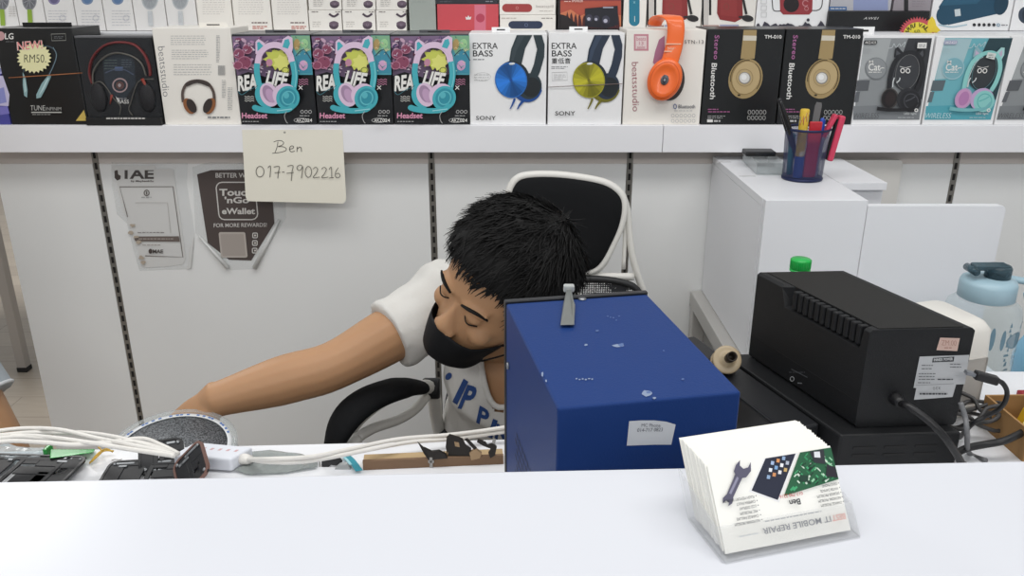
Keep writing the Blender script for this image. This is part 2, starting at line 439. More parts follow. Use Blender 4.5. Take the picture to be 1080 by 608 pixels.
# ================================================================== headphone boxes, front row
NY = V((0, -1, 0))
CARD = mat('white_card', '#f0ece4', .45); CARDW = mat('cool_white_card', '#f2f2f2', .42); BLK = mat('black_card', '#141516', .35)
GRYC = mat('grey_card', '#55565a', .45)
def carton(name, label, bl, br, top, m, side=None, depth=.135, y=YB, z0=None, cat='box', group=None, tab=None, vb=130.5, gap=.0008, vt=None):
    """a box standing on the shelf: bl, br bottom corners and top edge as measured on the front face"""
    x0 = on_y(bl, vb, y).x + gap; x1 = on_y(br, vb, y).x - gap; zb_ = zs if z0 is None else z0; zt_ = on_y((bl + br) / 2, top, y).z
    t = thing(name, label, cat, ((x0 + x1) / 2, y + depth / 2, zb_), 0, group)
    b = MB(); b.box((x0, y, zb_), (x1, y + depth, zt_), m, .0012); b.build('carton', t)
    t['_b'] = 0; del t['_b']
    if tab:
        # hanging tab: upright flap with a euro slot
        tx, tw, thh, tm = tab; cx = on_y(tx, top, y).x; q = MB()
        wv = tw / 868 * y * 1.06; hv = thh / 868 * y * 1.06
        q.box((cx - wv, y + depth * .42, zt_ - .001), (cx + wv, y + depth * .42 + .0015, zt_ + hv), tm, .0004)
        q.box((cx - wv * .45, y + depth * .42 - .0004, zt_ + hv * .35), (cx + wv * .45, y + depth * .42 + .0002, zt_ + hv * .6), SLOT)
        q.build('hang_tab', t)
    return t, (x0, x1, zb_, zt_)
def art(t, pr, name='front_print'): return pr.build(name, t, fix=False)
def P_(y=YB, off=0.): return Print((0, y, 0), NY)
W_ = ink('#e9e8e4'); K_ = ink('#17181a'); G_ = ink('#7f8184'); LG_ = ink('#b9b9b8')

# 1 purple box at the far left
t, _ = carton('headset_box', 'purple and blue box at the far left of the front row', -34, 11, 78, mat('purple_card', '#4a4a9a', .4), vb=128)
p = P_(); p.poly([(-30, 80), (3, 80), (10, 100), (9, 112), (-28, 110)], ink('#c9c4e2')); p.poly([(-20, 114), (8, 112), (10, 120), (-18, 124)], ink('#7d78c4'))
p.poly([(-5, 95), (4, 92), (7, 108), (-3, 110)], ink('#8f93d0')); art(t, p)
# 2 black neckband box
t, _ = carton('neckband_box', 'black neckband earphone box with a yellow NEW RM50 starburst and a rubber band', 12, 93, 29.5, BLK, vb=128.5, depth=.135, tab=(36, 24, 4, BLK))
p = P_()
p.disc(0.5, 38, 4.6, 4.8, ink('#c59a9c')); p.text('LG', 5.2, 41.5, 9, 6.5, W_, bold=0.013); p.lines(6, 43, 16, 45, 1, G_, .5)
p.band([(54, 36), (69, 35.6), (69.6, 42.6), (54.8, 43)], .7, ink('#8f8f8a'), 1, True); p.lines(57, 38, 67, 41, 2, G_, .5, seed=3)
p.band([(25, 76), (27, 58), (36, 50), (48, 48.5), (57, 52), (59.5, 60), (54, 74), (47, 86)], 1.3, ink('#43525c'))
p.band([(56, 50), (59.5, 58), (57, 68), (52, 79)], .6, ink('#7d94a0'))
p.poly([(24, 76), (27, 82), (29, 95), (28.6, 103), (25.5, 101), (24, 90)], ink('#8fb0b4')); p.poly([(25, 79), (26.5, 84), (27.6, 96), (26, 98)], ink('#b9d3d3'))
p.poly([(51, 79), (54, 80.5), (49, 92), (43, 103), (38.5, 104), (38.2, 100), (44, 88)], ink('#8fb0b4')); p.poly([(50, 82), (52, 82), (46, 94), (41, 101)], ink('#bcd6d8'))
p.text('TUNE', 32, 116.5, 15.5, 5.2, ink('#c8c8c4'), bold=-0.004); p.text('INFINIM', 48.5, 116.5, 16, 3.4, ink('#a9a9a6')); p.rect(33, 118, 65, 119.2, ink('#bdbdb8')); p.lines(34, 119.8, 54, 122, 1, ink('#8c8c88'), .9)
p.poly([(80, 127.5), (92, 127.5), (88.5, 116)], ink('#cdb35a')); art(t, p)
p = P_(); p.k = 26; p.star(36, 61, 18.5, 15.6, 24, ink('#eae6b4'), .9); p.text('RM50.', 25.5, 66, 23, 8.5, ink('#33342a'), bold=-0.008)
p.text('NEW!', 18.2, 53.5, 27, 9.4, ink('#f3e6e0'), bold=0.023, ang=-4); p.text('NEW!', 18.8, 53, 26, 8.6, ink('#e58b88'), bold=0.005, ang=-4); art(t, p, 'price_sticker')
b = MB(); q0 = on_y(6.5, 82.4, YB - .0065); q1 = on_y(86, 77.2, YB - .0065)
b.tube([q0 + (q1 - q0) * .02 + V((0, .004, 0)), q0 + (q1 - q0) * .25 + V((0, .002, 0)), (q0 + q1) / 2, q1 + V((0, .004, 0))], .0011, mat('rubber_band', '#a5673f', .6)); b.build('rubber_band', t)
# 3 clear-window headphone pack
t, (x0, x1, za, zb2) = carton('headphone_pack', 'black headphone pack with a clear window showing a red headband', 93.5, 173, 40, mat('pack_black', '#17181b', .3), vb=129, depth=.135)
RD = mat('red_headband', '#7d2a2a', .35); SIL = mat('dull_silver', '#77746c', .35, .5)
p = P_(); p.k = 3
p.poly([(80.5, 46), (157.5, 44), (169, 121), (95.5, 121)], ink('#16181c')); p.poly([(108, 62), (118, 57), (138, 57), (142, 66), (143, 88), (131, 106), (115, 100), (110, 84)], ink('#2b333d'))
p.lines(110, 62, 124, 74, 4, ink('#5b6b66'), .8, seed=5); p.lines(128, 62, 139, 72, 4, ink('#5d6870'), .8, seed=6); p.rect(121, 70.5, 129.5, 74.5, ink('#5d6f93'))
p.band([(111, 77), (120, 73.5), (131, 73.5), (141, 79)], 1.2, ink('#505b72')); p.ring(126.5, 90, 7.4, 7, 1.5, ink('#c0a6a6')); p.disc(126.5, 90, 4.4, 4.2, ink('#6b4a46')); p.disc(126, 90, 1.6, 1.9, ink('#b9aeb0'))
p.text('BASS', 124, 109.4, 12, 4.2, W_, bold=0.018); p.poly([(121.6, 101), (123, 103), (125.6, 103.6), (126, 107.6), (123.6, 106)], W_); p.lines(126, 103, 134, 105, 1, LG_, .7)
p.lines(112, 122.5, 152, 126, 1, ink('#cfcdc8'), 1.4, seed=8); art(t, p, 'window_print')
b = MB(); arc = []
def pk(u, v_, d=.004): return on_y(u, v_, YB - d)
b.tube(smooth([pk(97.5, 88), pk(94.5, 76), pk(98, 61), (pk(109, 49)), pk(124, 44.8), pk(141, 47), pk(152, 57), pk(157.5, 70), pk(158.5, 80)], 5), .0062, RD, flat=.45)
b.build('headband', t)
b = MB(); b.tube(smooth([pk(98, 89, .006), pk(98.5, 76, .006), (pk(107, 63, .006)), pk(121, 56, .006), pk(138, 59, .006), pk(149, 67, .006), pk(154, 80, .006)], 5), .0022, SIL)
b.tube([pk(150, 83, .005), pk(154, 91, .005), pk(157, 99, .005)], [.004, .003, .001], mat('red_trim', '#a5402f', .4)); b.tube([pk(118, 100, .005), pk(116, 110, .005)], [.003, .001], mat('red_trim'))
b.tube(smooth([pk(97, 90, .005), pk(105, 86, .005), pk(112, 92, .005), pk(120, 104, .005), pk(127, 112, .005), pk(126, 121, .005)], 4), .0012, SIL)
b.tube(smooth([pk(162, 83.5, .005), pk(150, 84, .005), pk(144, 90, .005), pk(138, 108, .005), pk(136, 116, .005), pk(140, 122, .005)], 4), .0012, SIL)
b.build('clear_tray_rim', t)
for cx in (104, 155):
    b = MB(); b.ball(pk(cx, 103, .004), (.019, .008, .034), mat('dark_cushion', '#1d1b1e', .6)); b.build('ear_cushion', t)
b = MB(); b.box((x0 + .001, YB - .0135, za + .018), (x1 - .001, YB - .0125, zb2), clear('pack_film', '#ffffff', .015, .1, '#55585c')); b.build('clear_window', t)
MB().box((x0, YB - .0135, za), (x1, YB - .001, za + .0178), BLK, .001).build('front_sill', t)
q = MB(); q.box((x0, YB + .0, zb2), (x1, YB + .02, zb2 + .0045), mat('grey_edge', '#66676a', .4), .001); q.build('top_flap', t)
p = Print((0, YB - .0136, 0), NY); p.lines(112, 124.0, 156, 126, 1, ink('#cfcdc8'), 1.4, seed=8); art(t, p, 'sill_print')
# 4 white headphone box, back face
t, _ = carton('headphone_box', 'white headphone box with vertical lettering and a small brown headphone picture', 174, 254.6, 29.5, CARD, vb=130, tab=(216, 14, 4, CARD))
p = P_(); BR = ink('#8f5a33')
p.text('beatsstudio', 166.5, 49.5, 53, 7.2, ink('#77777a'), ang=84, bold=-0.012)
p.lines(180, 37, 217, 48, 5, LG_, .6, seed=11); p.lines(181, 52, 220, 63, 5, LG_, .6, seed=12); p.lines(183, 67, 224, 80, 5, LG_, .6, seed=13); p.lines(228, 37, 232, 66, 18, LG_, .7, seed=14)
for i in range(7): p.rect(230 + i * 1.1, 69, 230.5 + i * 1.1, 79.5, G_)
p.lines(234, 84, 238, 103, 12, LG_, .8, seed=15); p.lines(240, 92, 245, 116, 14, LG_, .8, seed=16); p.lines(219, 122.6, 246, 125.2, 1, G_, 1.6, seed=17)
p.band([(193.2, 108), (192.6, 97), (197.5, 88), (208, 85.2), (219, 88), (225, 97), (226, 108)], 3, ink('#574943'))
p.band([(196, 90), (208, 85.8), (221, 90)], 3.6, ink('#3d3430')); p.disc(199.5, 112, 5.4, 8.9, BR, -28); p.disc(202, 111.6, 4.4, 8, ink('#332a27'), -28); p.disc(221.5, 112, 5.2, 8.9, BR, 22); p.disc(219, 111.6, 4.3, 8, ink('#332a27'), 22)
art(t, p)
# 5-7 three cat-ear headset boxes
def catbox():
    t, _ = carton('cat_headset_box', 'first of the three graffiti cat-ear headset boxes, beside the white headphone box', 254.6, 335, 36.5, mat('graffiti_black', '#15171b', .35), tab=(289, 15, 3.2, GRYC), vb=130.8, group='graffiti cat-ear headset boxes')
    p = P_(); pk_, tq = ink('#e0c6de'), ink('#45b0bc')
    p.poly([(244.6, 38.5), (309, 37.5), (312, 62), (310, 78), (290, 84), (262, 76), (250, 80)], ink('#806a88')); rr = random.Random(4)
    for i in range(46):
        c = rr.choice(['#b58ab0', '#5b3a66', '#8a4a66', '#d3b5c8', '#4b3f68', '#94506a', '#c9a7bd'])
        a, b_ = rr.uniform(247, 276), rr.uniform(40, 74)
        p.disc(a, b_, rr.uniform(1, 3.6), rr.uniform(.8, 3), ink(c), rr.uniform(0, 180), 7)
    for i in range(16):
        a, b_ = rr.uniform(277, 308), rr.uniform(39, 48); p.ring(a, b_, rr.uniform(1, 3), rr.uniform(1, 2.5), .7, ink(rr.choice(['#3d3352', '#a893b4', '#5b4a78'])), n=9)
    for (a, b_, r_) in ((252, 57, 5.5), (261, 52, 5), (258, 66, 7), (251, 69, 4.5)): p.disc(a, b_, r_, r_ * .9, ink('#8c4660')); p.ring(a, b_, r_, r_ * .9, .8, ink('#b87a92'))
    p.poly([(306.5, 37.4), (326.6, 37.4), (329.8, 79), (312, 79)], ink('#4fa2b2')); p.poly([(307, 37.6), (326.6, 37.6), (328, 53), (314, 58), (309, 50)], ink('#7fb08c'))
    p.disc(313, 47, 3.4, 6, ink('#b59a62')); p.disc(321, 46, 4, 5, ink('#9fcf98')); p.poly([(313, 60), (320, 52), (328, 62), (328.4, 77), (314, 77)], ink('#3c8fa8')); p.disc(320, 69, 4.6, 5.4, ink('#d5a9cd')); p.band([(312, 59), (320, 52.5), (329, 64)], 1, ink('#25455a'))
    p.star(292, 62, 15, 10, 9, ink('#c9cf5c'), .82, .3); p.star(297, 66, 10, 7, 7, ink('#dfe07a'), .9); p.disc(284, 66, 3.4, 4, ink('#c28aa0')); p.disc(301, 74, 4, 3.6, ink('#d5d766')); p.ring(301, 74, 3.2, 2.8, .7, ink('#5f6a2c'))
    p.band([(284, 50), (292, 52), (302, 50)], 1, ink('#4c4a2b')); p.lines(286, 48, 303, 53, 3, ink('#34322a'), 1.2, seed=3)
    for (wd, x, y_, w_, h_, an) in (('REA', 251.5, 96, 19.5, 15, -6), ('LIFE', 280, 88.5, 22, 13.5, 8)):
        p.text(wd, x - .8, y_ + 1.6, w_ + 1.6, h_ + 1.5, ink('#15171b'), ang=an, bold=0.027); p.text(wd, x - .4, y_ + .6, w_ + 1.2, h_ + 1.6, ink('#ecebe6'), ang=an, bold=.02 + 0.020, shear=.15)
    p.band([(251, 96), (255, 100), (263, 95), (272, 91)], .7, ink('#3c7480')); p.band([(279, 91), (290, 91.5), (301, 90)], .6, ink('#c8c8c0'))
    for i in range(3):
        p.band([(258 + k * 2, 102 + i * 2.2 + (.5 if k % 2 else -.5)) for k in range(6)], .7, ink('#c6c6c0')); p.band([(315 + k * 2, 84 + i * 2.4 + (.6 if k % 2 else -.6)) for k in range(6)], .8, ink('#b0738f'))
    p.band([(315, 90.5), (319, 94.5)], .8, W_, 1); p.band([(319, 90.5), (315, 94.5)], .8, W_, 1)
    rq = random.Random(17)
    for i in range(60):
        a, b_ = rq.uniform(246, 310), rq.uniform(40, 78)
        if (a - 290) ** 2 / 260 + (b_ - 64) ** 2 / 170 < 1: continue
        p.k -= 1 if i else 0
        p.band([(a, b_), (a + rq.uniform(-3, 3), b_ + rq.uniform(-2.4, 2.4)), (a + rq.uniform(-4, 4), b_ + rq.uniform(-3, 3))], rq.uniform(.4, .9), ink(rq.choice(['#d9c4d6', '#33263f', '#e8dce6', '#a87aa5', '#4a2f52', '#c58aa8'])), 3)
    for i in range(22):
        a, b_ = rq.uniform(309, 327), rq.uniform(39, 77); p.k -= 1 if i else 0
        p.band([(a, b_), (a + rq.uniform(-2, 2), b_ + rq.uniform(-2, 2)), (a + rq.uniform(-3, 3), b_ + rq.uniform(-2, 2))], .5, ink(rq.choice(['#c9e2c0', '#2a5f6c', '#e3d5a8', '#7fc0c9'])), 3)
    p.k += 2
    # headset
    p.band([(271.6, 68), (274, 57), (281, 49.5), (290, 47.4), (299, 50), (305.5, 57), (308, 66)], 6.4, pk_)
    p.poly([(269.5, 57), (269.5, 44), (272.5, 41), (278, 44.5), (283, 51), (277, 56)], pk_); p.poly([(271.6, 54), (271.2, 45), (273.4, 44), (277.6, 48.5), (274, 52)], tq)
    p.poly([(295.5, 49.5), (298.5, 41), (304, 37.6), (308.4, 40), (309, 50), (307, 59)], pk_); p.poly([(297.8, 49.6), (300.4, 42), (304.4, 41), (306, 46), (303.6, 51.4)], tq)
    p.band([(271, 67), (271, 77), (273.4, 90)], 6, tq); p.band([(308.6, 65), (311, 78), (309.6, 92), (307, 98)], 6.4, tq); p.band([(310.6, 66), (312.4, 80), (311, 92)], 1, ink('#7fd0d6'))
    p.disc(280, 101, 10.6, 13.6, tq, -24); p.disc(284, 100, 9.4, 13, pk_, -24); p.disc(283.4, 99, 5.8, 9.6, ink('#a78aa8'), -26); p.disc(285.4, 101, 4.4, 8, ink('#c3a1c2'), -26)
    p.disc(300, 100, 12.6, 12, pk_, -10); p.disc(303.6, 103.6, 12.4, 13, tq, 8); p.disc(303.8, 103.2, 9.4, 10, ink('#2f93a6'), 8); p.ring(304, 103.4, 6.4, 7, 1.2, ink('#66c2cb'), 8); p.disc(302, 100.6, 3, 3.4, ink('#59b8c4'))
    p.band([(268.5, 113.5), (276, 115.6), (290, 117), (304, 115.6), (310, 110)], [6, 5.4], tq); p.band([(292, 117), (308, 115)], .9, ink('#a5dfe4')); p.disc(269, 113.5, 3.2, 2.7, tq)
    p.text('Headset', 255, 125, 27, 6, ink('#e39ab8'), bold=0.023); p.lines(255.6, 127.2, 274, 129.2, 1, LG_, .7, seed=4)
    p.band([(302.4, 117.6), (300, 122), (301.4, 127.6), (303.4, 130.2)], .6, LG_)
    for i in range(3): p.ring(318.6 + i * 4.2, 118, 1.5, 1.6, .6, LG_)
    p.lines(316, 121.4, 329, 123, 1, LG_, .8, seed=6); p.ring(317.5, 127, 7.5, 2.3, .5, LG_); p.text('AKZ', 312.4, 128.8, 8.6, 3.7, W_, bold=0.009); p.text('024', 321.4, 128.8, 7.8, 3.7, W_, bold=0.013)
    art(t, p); xa, xb, za_, zb_2 = _; MB().box((xa + .001, YB + .001, zb_2 + .0001), (xb - .001, YB + .134, zb_2 + .0012), mat('graffiti_lid_sheen', '#6d6f72', .35)).build('lid_sheen', t); return t  # grey sheet on the black top paints in its glossy reflection
cat0 = catbox()
dx1 = on_y(335.4, 130.8, YB).x - on_y(254.6, 130.8, YB).x
dup(cat0, (dx1, 0, 0), 'middle of the three graffiti cat-ear headset boxes')
dup(cat0, (2 * dx1 - .001, 0, 0), 'third graffiti cat-ear headset box, beside the white box with blue headphones')
# 8-9 white boxes with disc headphones
def bassbox(bl, br, top, vb, label, disc, discd, blue, cjk):
    t, _ = carton('headphone_box', label, bl, br, top, CARDW, vb=vb, tab=(528 if blue else 612, 9, 4.5, CARDW))
    p = P_()
    sx = 0 if blue else 83.2; hb, hd = ink('#2c3a40' if blue else '#2a3648'), ink('#3a464c' if blue else '#39475c')
    p.text('EXTRA', 498.6 + sx, 51.6, 26.4, 6.4, K_, bold=0.008); p.text('BASS', 498.8 + sx, 59.6, 21, 6.4, K_, bold=0.008)
    if cjk: p.text('重低音', 581.8, 67.2, 20, 6, K_, bold=0.005); p.lines(581.5, 69.6, 599, 73, 2, G_, .6)
    else: p.lines(499, 61.6, 511, 64, 1, G_, 1)
    if blue:
        p.ring(509, 81, 8.4, 4.4, .3, LG_); p.lines(500, 77.5, 516, 86, 3, LG_, .6)
    else: p.band([(582, 76.5), (598, 76), (598.4, 84.5), (582.4, 85)], .5, LG_, 1, True); p.lines(584, 78, 597, 84, 3, LG_, .6)
    ux = 0 if blue else 82
    p.poly([(545 + ux, 37), (561.5 + ux, 37), (554 + ux, 51), (550 + ux, 68), (536.6 + ux, 67), (539 + ux, 52)], hb)
    p.poly([(562.5 + ux, 37), (571.5 + ux, 37), (574.4 + ux, 47), (574 + ux, 60), (569.5 + ux, 76), (566 + ux, 84), (557.5 + ux, 82), (563 + ux, 68), (566.4 + ux, 52)], hb)
    p.poly([(541 + ux, 52), (547 + ux, 38), (553 + ux, 38), (545 + ux, 53), (541 + ux, 66), (538.6 + ux, 66)], hd)
    p.disc(556 + ux, 93, 15.4, 15, ink(discd), 0); p.disc(558.6 + ux, 91, 12.6, 14, hb, 18); p.disc(560.4 + ux, 92, 9.6, 10.6, ink('#20262a'), 18); p.band([(548 + ux, 103), (558 + ux, 107), (567 + ux, 102), (571 + ux, 95)], 1.6, ink(discd))
    p.disc(541 + ux, 83.4, 17.6, 19.2, ink('#1f2a33'), -12); p.disc(539 + ux, 84.6, 17, 19, ink(disc), -12)
    cols = [disc, discd]; c0 = lin(disc)
    for i in range(20):
        f_ = .5 + .5 * cos(4 * pi * i / 20 + .6); m_ = mat('brushed_%s_%d' % (disc[1:], i % 10), [int(min(255, int(disc[k:k + 2], 16) * (.72 + .5 * f_))) for k in (1, 3, 5)], .3)
        p.k -= 1 if i else 0
        p.disc(539 + ux, 84.6, 15.8, 17.8, m_, -12, 3, 18 * i, 18 * i + 18.3)
    p.disc(539 + ux, 84.6, 1.6, 1.6, ink(discd)); p.disc(540 + ux, 67.2, 3.2, 1.2, ink('#dfe3e4'), -6)
    p.band([(543 + ux, 104), (540.6 + ux, 110), (538 + ux, 115)], [2.6, 1], ink(discd)); p.band([(552 + ux, 106), (548 + ux, 111), (545.6 + ux, 115.4)], [3.2, 1], ink(discd))
    if blue: p.text('SONY', 502, 126.6, 21, 4.2, K_, bold=0.009, space=1.05)
    else: p.text('SONY', 585.6, 121.8, 21, 4.4, K_, bold=0.009, space=1.05)
    art(t, p); return t
bassbox(495.7, 576, 35.2, 131, 'white headphone box with a bright blue disc headphone picture', '#2a6fc0', '#1d4f9a', True, False)
t = bassbox(577.2, 655.2, 34.6, 130.4, 'white headphone box with an olive-gold disc headphone picture, thin band around it', '#a5a02c', '#76701f', False, True)
b = MB(); b.tube([on_y(577.9, 92, YB - .0035), on_y(617, 90, YB - .0055), on_y(656.4, 88.4, YB - .0035)], .0007, mat('thin_band', '#8c7b78', .6)); b.build('rubber_band', t)
# 10 white box, orange headphone hangs on it
t, (ox0, ox1, oza, ozb) = carton('headphone_box', 'white headphone box from which the orange headphone hangs, pink lettering down its side', 656.2, 737.8, 31.5, CARD, vb=131)
p = P_(); PKI = ink('#c98a95')
p.rect(668.6, 36, 684, 53.6, PKI); p.rect(670.4, 38, 682, 51.6, ink('#e6d3d2')); p.text('beats', 671.2, 43, 10, 4.4, PKI, bold=0.009); p.text('13', 674, 47.4, 4.6, 3.6, PKI, bold=0.009); p.text('solo', 672, 51.2, 8.4, 3.2, PKI, bold=0.009)
p.text('beatsstudio', 666.4, 65.6, 52, 6.8, ink('#a5646f'), ang=89, bold=-0.008); p.poly([(701, 37.5), (695, 42), (691, 54), (688.6, 66), (694, 72), (701, 66)], ink('#a9708c'))
p.disc(704, 84, 17, 22, ink('#8e5670'), 8); p.disc(707, 85, 15, 21.4, ink('#38322f'), 8)
p.text('STN-13', 722, 46.2, 20, 3.9, ink('#6c6865'), bold=0.005, space=1.2); p.text('Bluetooth', 715.6, 114.4, 17.6, 4, ink('#5a5d68'), bold=0.009); p.ring(712, 112.4, 1.5, 2.4, .8, ink('#4a5c8c'))
p.lines(711, 115.8, 731, 118, 1, LG_, .7)
for j in range(2):
    for i in range(6): p.ring(709.6 + i * 4.4, 122 + j * 5.6, 1.6, 1.7, .5, LG_, n=10)
art(t, p)
ORG = mat('orange_plastic', '#f66f2c', .32, coat=.2); ORD = mat('orange_trim', '#d95a20', .35); GRY = mat('mid_grey_plastic', '#6d6a68', .4)
hp = thing('headphone', 'bright orange over-ear headphone hung over the front of a white box', 'headphone', on_y(704, 110, YB - .02))
band = []; yb_ = YB - .012
for (u, v_, y_) in ((690.5, 26, YB + .07), (692.5, 21, YB + .055), (697, 18.2, YB + .036), (704, 17.4, YB + .012), (711, 20.5, YB - .010), (713, 30, YB - .017), (711.5, 46, YB - .020), (708.5, 58, YB - .023), (705.5, 68, YB - .024)): band.append(on_y(u, v_, y_))
band = smooth(band, 4); n = len(band); b = MB(); rings = []
for i, q in enumerate(band):
    tg = (band[min(i + 1, n - 1)] - band[max(i - 1, 0)]).normalized(); sd = V((1, -.15, 0)); sd = (sd - tg * sd.dot(tg)).normalized(); nn = tg.cross(sd)
    wd_ = .0165 + .003 * min(1, i / 10); th_ = .0042
    rings.append([q + sd * (wd_ * cos(a)) * (1 if abs(cos(a)) < .9 else .98) + nn * (th_ * sin(a)) for a in [2 * pi * k / 14 for k in range(14)]])
b.loft(rings, ORG); b.build('headband', hp)
Mx = Matrix.Translation(on_y(701, 83.5, YB - .017)) @ Matrix.Rotation(R(-10), 4, 'Z') @ Matrix.Rotation(R(16), 4, 'Y') @ Matrix.Rotation(R(90), 4, 'X') @ Matrix.Diagonal((.82, 1.04, 1, 1))
b = MB(); b.lathe([(.0, -.0), (.040, 0), (.046, .003), (.047, .008), (.044, .0125), (.037, .0155), (.030, .0165), (.029, .0158), (.0, .017)], ORG, 36, Mx); ec = b.build('ear_cup', hp)
b = MB(); b.lathe([(.010, .0165), (.011, .0185), (.0, .0190)], mat('grey_badge', '#77797e', .35, .3), 24, Mx); b.build('badge', ec)
p = MB(); p.lathe([(.0035, .0192), (.0062, .0192), (.0062, .0194), (.0035, .0194)], mat('badge_ink', '#3c3f4c', .4), 18, Mx, close=False)
p.box((-.0058, .0, .0190), (-.0042, .0105, .0194), mat('badge_ink'), M=Mx); p.build('emblem', ec)
b = MB(); b.lathe([(.0375, .01535), (.0385, .0158), (.0395, .0150)], ORD, 36, Mx, close=False); b.build('seam_ring', ec)
for v_, h_ in ((46.4, .0012), (54.2, .0012)):
    b = MB(); c = on_y(710.2 - (v_ - 46) * .18, v_, YB - .0249); b.box(c - V((.0175, .001, h_)), c + V((.0175, .001, h_)), mat('pale_orange', '#f3c3a5', .4)); b.build('slider_line', hp)
p = Print((0, YB - .0255, 0), NY); p.text('beats', 704, 52.6, 9, 3.4, ink('#f3c3a5'), bold=0.013); p.build('lettering', hp, fix=False)
# 11-12 black boxes with gold headphones
def stereobox():
    t, _ = carton('headphone_box', 'black box with a gold headphone picture, right beside the white box with the orange headphone', 738.4, 817.5, 30.5, mat('soft_black_card', '#17191a', .32), vb=132.2, depth=.135, group='black boxes with gold headphones')
    p = P_(); GD, GL = ink('#a68f62'), ink('#bda67a')
    p.text('Stereo', 753.8, 37, 25.5, 5, ink('#b06a9c'), ang=92.5, bold=0.013, space=1.12); p.text('Bluetooth', 750.6, 66.6, 38, 5.6, W_, ang=93, bold=0.013)
    p.poly([(784.3, 31.6), (798.2, 31.6), (797.2, 48), (795.8, 62), (781, 62), (782.6, 48)], GD); p.poly([(784, 37.4), (798, 37.8), (797.6, 43), (783.6, 42.8)], ink('#d6d0c0'))
    p.disc(786.3, 83, 17.6, 21.6, GD, 20); p.disc(786.3, 82, 15.2, 18.6, ink('#8d774c'), 20); p.disc(786.8, 82, 14.2, 17.6, GL, 20); p.ring(786.3, 82, 15.6, 19, .7, ink('#40361f'), 20, 150, 262); p.ring(786.6, 83, 15.4, 18.8, .7, ink('#40361f'), 20, -75, 20)
    p.disc(785.4, 82.4, 6.4, 6.4, ink('#8f8b84')); p.disc(785.2, 82.2, 5.4, 5.4, ink('#d9d7d2')); p.disc(784.6, 81.4, 3, 3, ink('#eeeeec')); p.ring(785.4, 82, 8.6, 9, .4, ink('#8d774c')); p.disc(779.4, 100.4, 1.6, .9, ink('#3a3020'))
    p.text('TM-010', 806.4, 40.8, 18, 3.9, W_, bold=0.018)
    p.lines(746.6, 114.4, 758, 116.4, 1, ink('#a8628f'), 1); p.lines(746.8, 117, 770.5, 119, 1, ink('#a8628f'), 1); p.lines(746.4, 121.6, 765, 125.4, 2, LG_, .6); p.rect(745.8, 126, 751.8, 129, W_); p.lines(753, 126.4, 760, 129, 1, LG_, 2)
    for j in range(2):
        for i in range(5): p.ring(790.4 + i * 4 - j * .6, 118.4 + j * 6, 1.5, 2.2, .6, ink('#a9a9a6'), n=10)
    art(t, p); return t
s0 = stereobox()
dup(s0, (on_y(818.2, 132.2, YB).x - on_y(738.4, 132.2, YB).x, 0, 0), 'black box with a gold headphone picture, directly behind the pencil cup')
